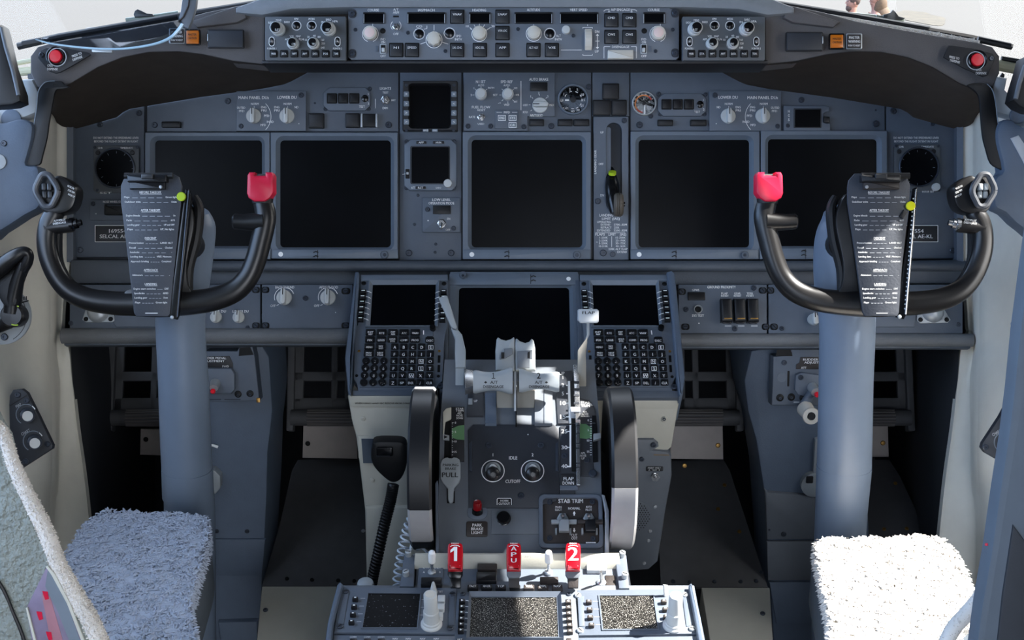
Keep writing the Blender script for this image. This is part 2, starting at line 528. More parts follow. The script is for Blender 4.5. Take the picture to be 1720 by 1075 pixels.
mat('card_purple', (136, 124, 146), .4, noise=.15, nscale=60)
mat('card_frame', (206, 204, 190), .5, noise=.05)
mat('card_pink', (170, 120, 130), .5, noise=.1)
mat('apron', (48, 45, 41), .9, noise=.03, nscale=.2)
mat('skin', (120, 84, 72), .6, noise=.06)
mat('beard', (54, 38, 32), .9, noise=.15)
mat('hair_brown', (66, 48, 30), .8, noise=.25, nscale=60)
mat('shirt_white', (120, 120, 120), .8, noise=.04)
mat('trouser', (40, 46, 62), .8, noise=.06)
mat('sand', (46, 40, 28), .9, noise=.3, nscale=3)
mat('wiper', (30, 31, 33), .5, noise=.08)
mat('wiper_arm', (132, 140, 130), .4, metal=.3, noise=.1)
mat('cream_post', (196, 192, 160), .6, noise=.06)
mat('rib', (96, 92, 90), .5, noise=.06)
mat('visor_edge', (176, 206, 222), .15, noise=.02, spec=.8)
mat('orange_arc', (214, 130, 70), .6, noise=0)
mat('red_arc', (190, 60, 40), .6, noise=0)

def glass_mat(name, tint, alpha, rough=.03):
    m = bpy.data.materials.new(name); m.use_nodes = True
    nt = m.node_tree; N = nt.nodes
    for n in list(N): N.remove(n)
    out = N.new('ShaderNodeOutputMaterial'); mx = N.new('ShaderNodeMixShader')
    tr = N.new('ShaderNodeBsdfTransparent'); gl = N.new('ShaderNodeBsdfGlossy')
    tr.inputs['Color'].default_value = tint + (1,)
    nz = N.new('ShaderNodeTexNoise'); nz.inputs['Scale'].default_value = 9
    mr = N.new('ShaderNodeMapRange'); mr.inputs['To Min'].default_value = alpha * .6; mr.inputs['To Max'].default_value = alpha * 1.4
    nt.links.new(nz.outputs['Fac'], mr.inputs['Value'])
    gl.inputs['Roughness'].default_value = rough
    nt.links.new(mr.outputs['Result'], mx.inputs['Fac'])
    nt.links.new(tr.outputs[0], mx.inputs[1]); nt.links.new(gl.outputs[0], mx.inputs[2]); nt.links.new(mx.outputs[0], out.inputs[0])
    MATS[name] = m
glass_mat('window_glass', (.97, .98, .98), .008)
glass_mat('visor_glass', (.50, .53, .57), .08, .06)
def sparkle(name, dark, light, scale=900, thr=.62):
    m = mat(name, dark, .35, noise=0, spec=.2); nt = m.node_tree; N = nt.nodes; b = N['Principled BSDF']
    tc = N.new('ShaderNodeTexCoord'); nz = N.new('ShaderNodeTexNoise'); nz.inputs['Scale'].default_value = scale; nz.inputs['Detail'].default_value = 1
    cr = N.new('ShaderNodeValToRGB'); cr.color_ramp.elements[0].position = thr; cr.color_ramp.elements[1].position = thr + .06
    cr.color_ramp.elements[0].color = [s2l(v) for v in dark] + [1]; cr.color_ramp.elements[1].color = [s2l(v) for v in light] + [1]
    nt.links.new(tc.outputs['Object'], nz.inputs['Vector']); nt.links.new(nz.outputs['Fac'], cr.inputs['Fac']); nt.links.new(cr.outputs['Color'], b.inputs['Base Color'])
sparkle('screen_dust_sunlit', (24, 23, 21), (176, 172, 164), 850, .60)  # dust, with the sun's sparkle put into paler, warmer specks
sparkle('screen_dust_shaded', (12, 13, 16), (120, 124, 132), 420, .70)  # same dust as in shade: darker base, dimmer and cooler specks
SUN_E = 28.0; SKY_E = 8.0
# ================================================================ glareshield and everything on it
MX = lambda x, m: 1730 - x if m else x
def mir(pts, m): return [(1730 - p[0],) + tuple(p[1:]) for p in pts] if m else list(pts)

g = Thing('glareshield', 'long charcoal padded glareshield with deep dark hoods above the instrument panel', 'glareshield', Frame(860, 60, 1.985))
lip = [(445, 22), (418, 14), (395, 10), (345, 20), (290, 35), (170, 57), (90, 70), (62, 78), (50, 94), (50, 122), (62, 146), (76, 153), (96, 150), (118, 141), (165, 113), (205, 97), (250, 88), (300, 87), (340, 92), (390, 103), (445, 109)]
under = [(62, 146), (76, 153), (96, 150), (118, 141), (165, 113), (205, 97), (250, 88), (300, 87), (340, 92), (390, 103), (445, 109)]
contact = [(76, 176), (84, 200), (98, 215), (118, 217), (150, 209), (195, 196), (210, 183), (240, 178), (330, 163), (440, 148), (480, 140), (510, 124), (545, 104)]
for m in (0, 1):
    pts = mir(lip, m)
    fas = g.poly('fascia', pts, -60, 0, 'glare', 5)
    # hood underside: from the lip back to the panel face
    A = resample(under, 40); C = resample(contact, 40)
    rows = []
    for t in [0, .06, .25, .5, .75, 1]:
        d = 1.982 + (2.193 - 1.982) * t
        row = []
        for a, c in zip(A, C):
            bx = sin(pi * t) * 3
            row.append((MX(a[0] + (c[0] - a[0]) * t, m), a[1] + (c[1] - a[1]) * t + bx, d))
        rows.append(row)
    b = slab(rows, .006)
    o = g.part('hood_lining', B().add([tuple(g.fr.loc(Vector(v))) for v in b.v], b.f), 'hood')
# crown above the mode control panel
crown = [(395, 12), (445, -6), (520, -14), (860, -18), (1210, -14), (1290, -6), (1335, 12), (1335, 22), (1290, 26), (1240, 16), (1150, 13), (580, 13), (490, 16), (440, 26), (395, 22)]
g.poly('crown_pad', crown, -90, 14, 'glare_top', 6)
g.poly('recess_back', [(388, 10), (1342, 10), (1342, 108), (388, 108)], -40, -34, 'hood', 0)
g.poly('lower_lip', [(440, 101), (1290, 101), (1290, 107), (440, 107)], -70, 12, 'black_plate', 2)
for m in (0, 1):
    g.poly('end_pad', mir([(318, 36), (395, 10), (408, 8), (414, 30), (398, 38), (330, 46)], m), -20, 9, 'glare', 4)
g.done()
# edge trim of the padded shelf facing the windshield (piping, its sunlit brightness put into a pale colour)
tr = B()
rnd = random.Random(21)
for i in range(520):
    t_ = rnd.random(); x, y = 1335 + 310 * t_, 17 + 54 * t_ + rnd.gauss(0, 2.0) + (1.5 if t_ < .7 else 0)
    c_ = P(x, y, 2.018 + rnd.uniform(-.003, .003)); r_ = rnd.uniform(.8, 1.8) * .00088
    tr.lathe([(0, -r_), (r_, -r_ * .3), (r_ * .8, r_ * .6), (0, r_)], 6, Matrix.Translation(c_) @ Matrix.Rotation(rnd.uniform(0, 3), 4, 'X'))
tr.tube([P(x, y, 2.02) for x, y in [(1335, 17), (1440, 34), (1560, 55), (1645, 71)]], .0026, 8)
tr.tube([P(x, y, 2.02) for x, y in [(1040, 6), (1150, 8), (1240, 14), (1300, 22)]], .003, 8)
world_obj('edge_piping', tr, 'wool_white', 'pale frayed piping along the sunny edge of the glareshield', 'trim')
# ---- chart pockets / six packs and master lights
for m in (0, 1):
    side = 'sunlit' if m else 'shaded'
    fr = Frame(MX(380, m), 65, 1.978)
    t = Thing('caution_annunciator', 'dark blank caution annunciator block set in the %s glareshield fascia beside amber light' % side, 'annunciator', fr)
    x0, x1 = sorted((MX(350, m), MX(408, m))) if not m else (1322, 1381)
    y0, y1 = (51, 79) if not m else (55, 84)
    t.plate('bezel', x0 - 1.5, y0 - 1.5, x1 + 1.5, y1 + 1.5, 0, 5, 'black_plate', 1.5, .8)
    t.plate('lens', x0, y0, x1, y1, 4, 7, 'console_slate' if 0 else 'dark_panel', 1.5, 1)
    hx = MX(349, m) if not m else 1382
    t.plate('latch', hx - 1, y0 + 6, hx + 1, y0 + 18, 4, 8, 'silver', .6, .4)
    t.done()
    ax, ay = (323, 62) if not m else (1406, 69)
    t = Thing('master_caution_light', 'square amber master caution light on the %s end of the glareshield' % side, 'warning light', Frame(ax, ay, 1.977))
    t.plate('housing', ax - 13, ay - 13, ax + 13, ay + 13, 0, 6, 'black_gloss', 2, 1)
    t.plate('lens', ax - 10.5, ay - 11, ax + 10.5, ay + 11, 5, 10, 'amber', 1.5, 1.2)
    t.text('MASTER', ax, ay - 4, 3.4, 14, 10.3, 'brown_plate'); t.text('CAUTION', ax, ay + 2, 3.4, 15, 10.3, 'brown_plate')
    t.done()
    wx, wy = (297, 60) if not m else (1435, 69)
    t = Thing('master_warning_light', 'square unlit master warning light with white capitals next to the %s amber light' % side, 'warning light', Frame(wx, wy, 1.977))
    t.plate('housing', wx - 13.5, wy - 13, wx + 13.5, wy + 13, 0, 6, 'silver', 2, 1)
    t.plate('lens', wx - 11.5, wy - 11.5, wx + 11.5, wy + 11.5, 5, 9, 'brown_plate', 1.5, 1)
    for s_, yy, h, w in (('MASTER', -6, 4.4, 18), ('WARNING', .5, 4.4, 20), ('PUSH TO RESET', 7.5, 3, 20)):
        t.text(s_, wx, wy + yy, h, w, 9.3)
    t.done()
    # dispense button units
    cx = MX(96, m) if not m else 1639; cy = 96 if not m else 102
    pl = [(63, 97), (69, 84), (78, 80), (112, 80), (150, 89), (152, 92), (122, 110), (102, 121), (93, 123), (83, 120)]
    if m: pl = [(1594, 76), (1600, 76), (1640, 82), (1668, 90), (1672, 98), (1660, 126), (1652, 129), (1620, 115), (1585, 96), (1590, 84)]
    t = Thing('dispense_button', 'big round red dispense button on a black plate at the %s tip of the glareshield' % side, 'button', Frame(cx, cy, 1.975))
    t.poly('mounting_plate', pl, 0, 4, 'black_plate', 1)
    t.part('guard_ring', B().lathe([(16, 3), (16, 10), (14.3, 11), (13, 10), (13, 3)], 32), 'black_gloss', (cx, cy))
    t.arc(cx, cy, 15, 0, 360, 1.5, 11.2, 'white_soft', 32)
    t.part('button_cap', B().lathe([(11, 3), (11, 9), (9.5, 11), (0, 11.6)], 28), 'red_button', (cx, cy))
    tx, ty = (129, 95) if not m else (1603, 100)
    t.text('PRESS TO', tx, ty - 3, 4, 17, 4.2, rot=.35 if not m else -.2); t.text('DISPENSE', tx + 1, ty + 3, 4, 17, 4.2, rot=.35 if not m else -.2)
    ux, uy = (88, 112) if not m else (1648, 119)
    t.text('CMDS', ux - 4, uy - 2, 4, 9, 4.2); t.text('DISPENSE', ux, uy + 4, 4, 18, 4.2)
    sx_, sy_ = (70, 92) if not m else (1665, 98)
    t.screw(sx_, sy_, 4.2, 4)
    t.done()
    # assist straps
    st = [(64, 158), (68, 147), (77, 138), (92, 136), (104, 137), (108, 142), (117, 146), (106, 149), (96, 150), (91, 157), (88, 175), (82, 207), (79, 230), (71, 262), (65, 277), (39, 276), (48, 254), (57, 210), (62, 180)]
    if m: st = [(1628, 146), (1626, 142), (1640, 139), (1658, 141), (1667, 152), (1672, 172), (1676, 205), (1684, 245), (1690, 284), (1680, 284), (1664, 274), (1656, 250), (1651, 230), (1648, 200), (1645, 165), (1638, 153)]
    t = Thing('assist_strap', 'black leather-like assist strap hanging under the %s red dispense button' % side, 'strap', Frame(st[0][0], 200, 1.972))
    t.poly('band', smooth(st, 3, True), 0, 5, 'yoke_rubber', 1.5)
    e = [st[i] for i in (range(15, 19) if not m else range(3, 9))]
    t.part('edge', B().tube([t.L(x, y, 4) + (4.5,) for x, y in smooth(st[15:] + st[:4] if not m else st[3:9], 4)], .9, 6), 'key_grey')
    t.part('slot', B().plate(11, 3.5, 4.6, 5.2, 1.5), 'black', (MX(96, m) if not m else 1642, 143))
    t.done()

# ================================================================ mode control panel
T = Thing('mode_control_panel', 'long slate autopilot mode control panel in the centre of the glareshield', 'control panel', Frame(863, 57, 1.985))
T.poly('faceplate', [(600, 13), (1126, 13), (1126, 15), (1136, 15), (1140.5, 19), (1140.5, 96), (1136, 100.5), (1127, 100.5), (600, 100.5), (590, 100.5), (585, 96), (585, 19), (590, 14.5)], -20, 12, 'mcp', 1.2)
Z = 12
for x, y in ((592, 23), (592, 90), (1134, 22), (1134, 89)):
    T.part('screw_pocket', B().plate(13, 15, -.5, .35, 5), 'dark_panel', (x, y), Z)
    T.screw(x, y, 5, Z + .3)
for x, y in ((597, 50), (685, 55), (748, 86), (1130, 50), (1101, 86), (870, 49), (963, 60)):
    T.screw(x, y, 3.2, Z)
for x0, x1 in ((610, 646), (684, 748), (788, 824), (864, 928), (940, 1005), (1080, 1117)):
    cx, cy, w, h = T.R(x0, 21, x1, 40)
    T.part('display_window', B().bezel(w, h, w - 4.5, h - 4.5, 0, 3, .4, 1, 1, .6), 'key_black', ((x0 + x1) / 2, 30.5), Z)
    T.screen(x0 + 2, 23, x1 - 2, 38, Z + .6, 'screen', 1, 'display')
    for xx in (x0 + 1.2, x1 - 1.2): T.line([(xx, 24), (xx, 39)], 1, Z + 3.2, 'white_soft')
def lab(s_, x, y, h=4.6, w=None, m='white', al='c'): T.text(s_, x, y, h, w, Z + .35, m, al)
lab('COURSE', 627, 17, 4.2, 19); lab('A/T', 665, 16, 4, 9); lab('ARM', 665, 21, 4, 10); lab('IAS/MACH', 716, 17, 4.2, 28)
lab('HEADING', 805, 17, 4.2, 23); lab('ALTITUDE', 896, 16.5, 4.2, 22); lab('VERT SPEED', 972, 16.5, 4.2, 29); lab('A/P ENGAGE', 1042, 16.3, 4.4, 32)
lab('A', 1023, 19, 4); lab('B', 1061, 19, 4); lab('COURSE', 1098, 16.5, 4.2, 20)
T.line([(1014, 19), (1017, 16.5), (1024, 15.5)], .8, Z + .3); T.line([(1070, 19), (1067, 16.5), (1059, 15.5)], .8, Z + .3)
# course knobs, arm toggle, flight director switches
for cx, m in ((622, 0), (1105, 1)):
    T.arc(cx, 57, 12.5, 60, 300 if not m else 240 + 60, .9, Z + .3) if 0 else None
    T.arc(cx, 57, 13.3, 100, 250, .9, Z + .3); T.arc(cx, 57, 13.3, -70, 80, .9, Z + .3)
    T.round_knob(cx, 57, 11.5, 13, 'knob_cream', Z, cap='knob_pink')
    T.line([(cx + 4, 44), (cx + 4, 39)], .8, Z + .3)
    T.hole(643 if not m else 1082, 52, 4.6, 'black', None, Z, 'sensor')
    fx = 643.5 if not m else 1081.5
    T.plate('switch_frame', fx - 5.5, 74, fx + 5.5, 90, Z, Z + 1.5, 'white_soft', 1, .4)
    T.plate('switch_slot', fx - 4, 75.5, fx + 4, 88.5, Z + 1, Z + 2, 'black', .8, 0)
    T.plate('rocker', fx - 2.6, 80, fx + 2.6, 87, Z + 2, Z + 7, 'knob', .8, .8)
    T.text('F/D', fx, 66, 4, 8, Z + .35); T.text('ON', fx, 71, 4, 7, Z + .35); T.text('OFF', fx, 94, 4, 9, Z + .35)
    tx = 633 if not m else 1092
    T.plate('placard', tx - 2.5, 77, tx + 2.5, 87, Z, Z + 1, 'panel_raised', .5, .3)
T.plate('indicator', 660, 26, 670, 29, Z, Z + .6, 'black', .5)
T.toggle(665, 45, 4.4, 14, (0, -.5), 'chrome', Z)
T.arc(665, 43, 8.5, 130, 230, .8, Z + .3); T.arc(665, 43, 8.5, -50, 50, .8, Z + .3); lab('OFF', 665, 57, 4, 9)
# push buttons
def mcpb(x, y, t, th=3):
    T.button(x - 10.5, y - 10.5, x + 10.5, y + 10.5, 'key', Z, Z + 5, None)
    n = t.split('/') if t != 'V/S' else [t]
    for i, q in enumerate(n): T.text(q, x, y - 4 + i * 4 - (len(n) - 1) * 1, th + .6, min(15, 3.4 * len(q) + 2), Z + 5.25)
for x, y, t in ((665.5, 84, 'N1'), (692, 84, 'SPEED'), (768, 84, 'LVL CHG'), (768, 28, 'VNAV'), (844, 28, 'LNAV'), (844, 55.5, 'VOR LOC'), (844, 84, 'APP'), (806, 84, 'HDG SEL'),
                (896, 84, 'ALT HLD'), (927, 84, 'V/S'), (1027, 34, 'CMD'), (1057, 34, 'CMD'), (1027, 62, 'CWS'), (1057, 62, 'CWS')):
    mcpb(x, y, t)
T.hole(704, 57, 7.5, 'black_gloss', 'white', Z); lab('C/O', 704, 44.5, 4, 10); T.line([(712, 49), (717, 48), (717, 43)], .8, Z + .3)
T.round_knob(729, 67, 12, 15, 'knob_cream', Z, cap='knob_cream', fl=8); T.arc(729, 67, 13.5, 0, 360, 1, Z + .3, 'white', 32)
for a in ((729, 42, 729, 51), (706, 74, 715, 71), (743, 71, 753, 74)): T.line([a[:2], a[2:]], .9, Z + .3)
T.hole(755, 56, 7.5, 'black_gloss', 'white', Z); lab('SPD', 770, 60.5, 4, 9); lab('INTV', 770, 66, 4, 12)
T.round_knob(805, 57, 11.4, 13, 'knob_cream', Z, cap='knob_cream'); T.arc(805, 57, 12.6, 0, 360, .9, Z + .3, 'white', 32)
for a0 in (30, 60, 90, 120, 150):
    c_, s_ = cos(radians(a0)), sin(radians(a0)); T.line([(805 + 14 * c_, 57 - 14 * s_), (805 + 18 * c_, 57 - 18 * s_)], .9, Z + .3)
lab('10', 785, 44, 4, 5); lab('30', 828, 44, 4, 5.5); T.line([(789, 46), (793, 49)], .8, Z + .3); T.line([(817, 51), (824, 46)], .9, Z + .3)
T.round_knob(896.5, 56.5, 11, 13, 'knob_cream', Z, cap='knob_cream'); T.arc(896.5, 56.5, 12.8, 0, 360, 1, Z + .3, 'white', 32); T.line([(896.5, 41), (896.5, 44)], .8, Z + .3)
T.hole(923.5, 56.5, 7.5, 'black_gloss', 'white', Z); lab('ALT', 938, 60, 4, 8); lab('INTV', 938, 66, 4, 12)
T.round_knob(950.5, 51, 7, 8, 'knob', Z, 'sensor_cap')
# vertical speed thumbwheel
T.part('wheel_recess', B().plate(21, 36, -.4, .4, 10), 'panel_raised', (987.5, 69), Z)
tw = B(); R_ = 21
for i in range(26):
    a0 = 2 * pi * i / 26
tw.lathe([(R_ - 1.2, -6), (R_, -5), (R_, 5), (R_ - 1.2, 6)], 40, Matrix.Rotation(pi / 2, 4, 'Y'))
for i in range(20):
    a0 = 2 * pi * i / 20
    q = B().box(-5.5, 5.5, -.5, .5, R_ - .3, R_ + .7); tw.add(q.v, q.f, Matrix.Rotation(a0, 4, 'X'))
T.part('thumbwheel', tw, 'knob_cream', (987.5, 69), Z - 11)
lab('DN', 1003, 53, 4.2, 7); lab('UP', 1002.5, 86.5, 4.2, 6.5)
T.line([(1003.5, 58), (1003.5, 80)], 1, Z + .3); T.line([(1000, 69), (1007, 69)], .8, Z + .3)
T.poly2([(1000.8, 60), (1003.5, 56.5), (1006.2, 60)], Z + .35); T.poly2([(1000.8, 79), (1003.5, 82.5), (1006.2, 79)], Z + .35)
T.line([(979, 48), (979, 46), (995, 46), (995, 48)], .8, Z + .3); T.line([(979, 91), (979, 93), (995, 93), (995, 91)], .8, Z + .3); T.line([(987, 41), (987, 44)], .8, Z + .3)
T.line([(942, 84), (977, 84)], .8, Z + .3)
T.plate('disengage_bar', 1021, 83.5, 1064, 98.5, Z, Z + 8, 'knob_cream', 1, 1.5)
lab('DISENGAGE', 1042.5, 78.7, 4, 29); T.line([(1014.5, 98), (1014.5, 78.5), (1025, 78.5)], .9, Z + .3); T.line([(1060, 78.5), (1069, 78.5), (1069, 98)], .9, Z + .3)
T.done()

# ================================================================ EFIS control panels
for m in (0, 1):
    x0, x1 = (445, 581) if not m else (1146.5, 1285)
    side = 'between the mode panel and the shaded hood' if not m else 'between the mode panel and the sunlit hood'
    T = Thing('efis_panel', 'display control panel with white-ringed knobs ' + side, 'control panel', Frame((x0 + x1) / 2, 64, 1.975))
    T.plate('faceplate', x0, 27.5, x1, 101.5, -26, 10, 'efis', 2, 1.2)
    Z = 10
    o = x0 - 445 if m else 0
    X = (lambda x: x) if not m else (lambda x: x + 701.5 + (x - 445) * .015)
    dx = 7 if not m else -6
    for kx, ky, r, cap, tops in ((466, 50, 11.5, 'RST', (('RADIO', 455, 38), ('MINS', 468, 34), ('BARO', 482, 37))), (551, 50, 11.5, 'STD', (('IN', 542, 37), ('BARO', 552, 33), ('HPA', 563, 36)))):
        bx = X(kx)
        T.round_knob(bx + dx * .3, ky, r, 10, 'knob', Z)
        T.round_knob(bx, ky, r * .86, 20, 'knob', Z, 'inner_knob')
        T.part('knob_button', B().lathe([(r * .72, 19.5), (r * .72, 21.5), (r * .6, 22.5), (0, 22.5)], 24), 'black_gloss', (bx, ky), Z)
        T.text(cap, bx, ky, 4, 8, Z + 23)
        for t_, tx, ty in tops: T.text(t_, X(tx), ty, 3.6, 9 if len(t_) > 2 else 5, Z + .35)
    for kx, ky, cap in ((493, 74, 'CTR'), (527, 74, 'TFC')):
        bx = X(kx)
        T.round_knob(bx, ky, 10, 9, 'knob', Z); T.round_knob(bx, ky, 8.2, 16, 'knob', Z, 'inner_knob')
        T.part('knob_button', B().lathe([(6.6, 15.5), (6.6, 17.5), (5.6, 18.3), (0, 18.3)], 22), 'black_gloss', (bx, ky), Z)
        T.text(cap, bx, ky, 3.6, 6.5, Z + 18.6)
    for t_, tx, ty, w in (('VOR', 490, 61, 7), ('MAP', 501, 61, 8), ('APP', 482, 66, 7), ('PLN', 506, 66, 8), ('20', 518, 62, 4), ('40', 528, 60, 5), ('80', 536, 62, 5), ('10', 514, 67, 4), ('160', 542, 67, 5), ('320', 543, 73, 6), ('640', 542, 80, 6)):
        T.text(t_, X(tx), ty, 3.4, w, Z + .35)
    for hx, t_ in ((498, 'FPV'), (523.5, 'MTRS')):
        T.hole(X(hx), 43, 6, 'black_gloss', 'white', Z); T.text(t_, X(hx), 32, 3.4, 7 if t_ == 'FPV' else 10, Z + .35)
    for hx, t_ in ((456.5, '1'), (567, '2')):
        T.part('switch_slot', B().plate(7.5, 14, 0, 1, 3.5), 'black', (X(hx), 70), Z)
        q = B().ring(rr(9.5, 16, 4.7, 6), rr(7.8, 14.2, 3.9, 6), 0, 1.2); T.part('slot_ring', q, 'white', (X(hx), 70), Z)
        T.toggle(X(hx), 70, 2.2, 10, (0, .1), 'chrome', Z)
        T.text('POINTER ' + t_, X(hx), 81.5, 3.2, 15, Z + .35)
    for i, t_ in enumerate(('WXR', 'STA', 'WPT', 'ARPT', 'DATA', 'POS', 'TERR')):
        bx = X(459.5 + 17.5 * i)
        T.button(bx - 5, 85.5, bx + 5, 95, 'key_black', Z, Z + 4, t_, 3.2, True, r=1, ch=.8, tw=7.5)
    T.done()

# ================================================================ curved tinted visor on the shaded side
T = Thing('sun_visor', 'curved see-through tinted visor with bright lower rim in front of the shaded glareshield end', 'visor', Frame(200, 60, 1.93))
low = smooth([(60, 66), (90, 74), (150, 81), (205, 82), (255, 75), (285, 64), (300, 50), (307, 40)], 6)
top = [(60, 66), (150, 50), (298, 25), (302, 30), (305, 36), (307, 40)]
tp = resample(top, len(low))
b = B(); n = len(low)
for k in (0, -3.0):
    for a, c in zip(tp, low):
        for t_ in (0, .5, 1):
            x, y = a[0] + (c[0] - a[0]) * t_, a[1] + (c[1] - a[1]) * t_
            b.v.append(T.L(x, y, 0) + (k + 14 * sin(pi * t_) * .4,))
N_ = n * 3
for i in range(n - 1):
    for j in range(2):
        f = (i * 3 + j, i * 3 + j + 1, i * 3 + j + 4, i * 3 + j + 3); b.f.append(f); b.f.append(tuple(x + N_ for x in reversed(f)))
T.part('tinted_sheet', b, 'visor_glass')
T.part('rim', B().tube([T.L(x, y, 0) + (0,) for x, y in low], [1.2, 1.6, 1.9, 2.2, 3.2, 3.2], 8), 'visor_edge')
T.part('clip', B().box(-17, 17, -2.5, 2.5, -3, 3, 1), 'silver', (172, 86), rot=(0, 0, -.03))
T.poly('support_arm', [(307, -8), (331, -8), (329, 12), (322, 35), (316, 48), (309, 45), (298, 36), (303, 20)], -8, 2, 'console_slate', 2)
T.part('arm_rib', B().tube([T.L(x, y, 3) + (3,) for x, y in [(318, -8), (316, 10), (308, 28), (299, 37)]], 1.6, 6), 'brown_plate')
T.done()
# ================================================================ main instrument panel
DM = 2.2
T = Thing('instrument_panel', 'wide slate main instrument panel carrying the black displays', 'instrument panel', Frame(863, 270, DM))
T.poly('base_plate', [(122, 190), (160, 150), (300, 100), (1430, 100), (1570, 150), (1618, 190), (1620, 436), (122, 436)], -30, -6, 'dark_panel', 1)
T.poly('outboard_plate', [(124, 170), (242, 150), (242, 432), (124, 432)], -8, 0, 'panel', .8)
T.poly('outboard_plate', [(1489, 150), (1605, 170), (1619, 190), (1619, 434), (1489, 434)], -8, 0, 'panel', .8)
T.poly('upper_plate', [(247, 130), (420, 105), (669, 105), (669, 221), (247, 221)], -8, 0, 'panel', .8)
T.poly('upper_plate', [(1059, 105), (1310, 105), (1486, 130), (1486, 220), (1059, 220)], -8, 0, 'panel', .8)
T.poly('standby_plate', [(672, 105), (775, 105), (775, 437), (671, 437)], -8, 0, 'panel', .8)
T.poly('engine_plate', [(778, 105), (993, 105), (993, 221), (778, 221)], -8, 0, 'panel', .8)
T.poly('gear_light_plate', [(995, 105), (1057, 105), (1057, 195), (995, 195)], -8, 0, 'panel', .8)
for x, y, r in ((234, 190, 5), (168, 209, 5), (260, 210, 5), (383, 170, 5), (135, 420, 5), (653, 210, 5.5), (687, 425, 5.5), (758, 425, 5.5), (702, 328, 2.5), (696, 377, 2.5), (732, 410, 2.5), (731, 424, 2.5),
                (926, 212, 5), (989, 146, 5), (940, 116, 3), (1021, 116, 2.5), (1049, 116, 2.5), (1074, 210, 5.5), (1346, 168, 5), (1471, 208, 5.5), (1500, 187, 5.5), (1566, 208, 4), (1600, 421, 5), (1106, 158, 4), (529, 173, 1.8), (1471, 185, 1.8)):
    T.screw(x, y, r, 0)
# placard texts straight on the plates
T.text('LIGHTS', 647.5, 148.5, 4.6, 19); T.text('TEST', 647.5, 155.5, 3.6, 10); T.text('BRT', 661, 168.5, 3.2, 7); T.text('DIM', 647, 181.5, 3.6, 8.5); T.line([(630.5, 166), (630.5, 182)], .7)
for x0 in (157, 1501):
    T.text('DO NOT EXTEND THE SPEEDBRAKE LEVER', x0 + 38, 231.5, 3.6, 76); T.text('BEYOND THE FLIGHT DETENT IN FLIGHT', x0 + 38, 237.5, 3.6, 74)
T.done()

# ---- display units
def du(x0, x1, sx0, sx1, y0, y1, sy0, sy1, lab, mt='screen'):
    T = Thing('display_unit', lab, 'display', Frame((x0 + x1) / 2, (y0 + y1) / 2, DM), 'main display units')
    cx, cy, w, h = T.R(x0, y0, x1, y1); ix, iy, iw, ih = T.R(sx0, sy0, sx1, sy1)
    T.part('bezel', B().bezel(w, h, iw, ih, -6, 12, 3, 1.2, 6, 1, ix - cx, iy - cy, 7), 'bezel', ((x0 + x1) / 2, (y0 + y1) / 2))
    T.screen(sx0 - 1, sy0 - 1, sx1 + 1, sy1 + 1, 4, mt, 6)
    yb = sy1 + 4
    T.plate('latch_bar', x0 + .6, yb, x1 - .6, y1 - .6, 10, 15, 'bezel', .8, .8)
    xm = x0 + 77
    T.line([(xm, yb + 1), (xm, y1 - 1)], 1, 15.2, 'black_ink')
    for yy in (yb + 5, yb + 12): T.part('hinge', B().tube([(-4, 0, 0), (0, 1.6, 1), (4, 0, 0)], 1, 6), 'black_plate', (xm - 3, yy), 15)
    T.part('light_sensor', B().lathe([(4, 0), (4, .8), (0, 1)], 18), 'white', (x0 + 15, (yb + y1) / 2), 15)
    T.round_knob(x1 - 23, (yb + y1) / 2 + 1, 6.5, 5, 'panel', 15, 'thumb_screw')
    T.screw(x1 - 23, (yb + y1) / 2 + 1, 2.6, 20)
    T.done()
du(246.5, 455, 262, 440, 224, 436, 237, 413, 'black display behind the shaded yoke, outermost beside the clock')
du(456.5, 669, 472, 656, 224, 435, 237, 415, 'black square display between the shaded yoke and the standby instruments')
du(777.5, 992, 793, 977, 223, 436, 236, 415, 'black square display in the centre, beside the landing gear lever')
du(1058.5, 1274, 1073, 1257, 222, 436, 236, 415, 'black display between the landing gear lever and the sunlit yoke')
du(1276, 1487, 1290, 1471, 221, 436, 235, 413, 'black display behind the sunlit yoke, outermost beside the clock')

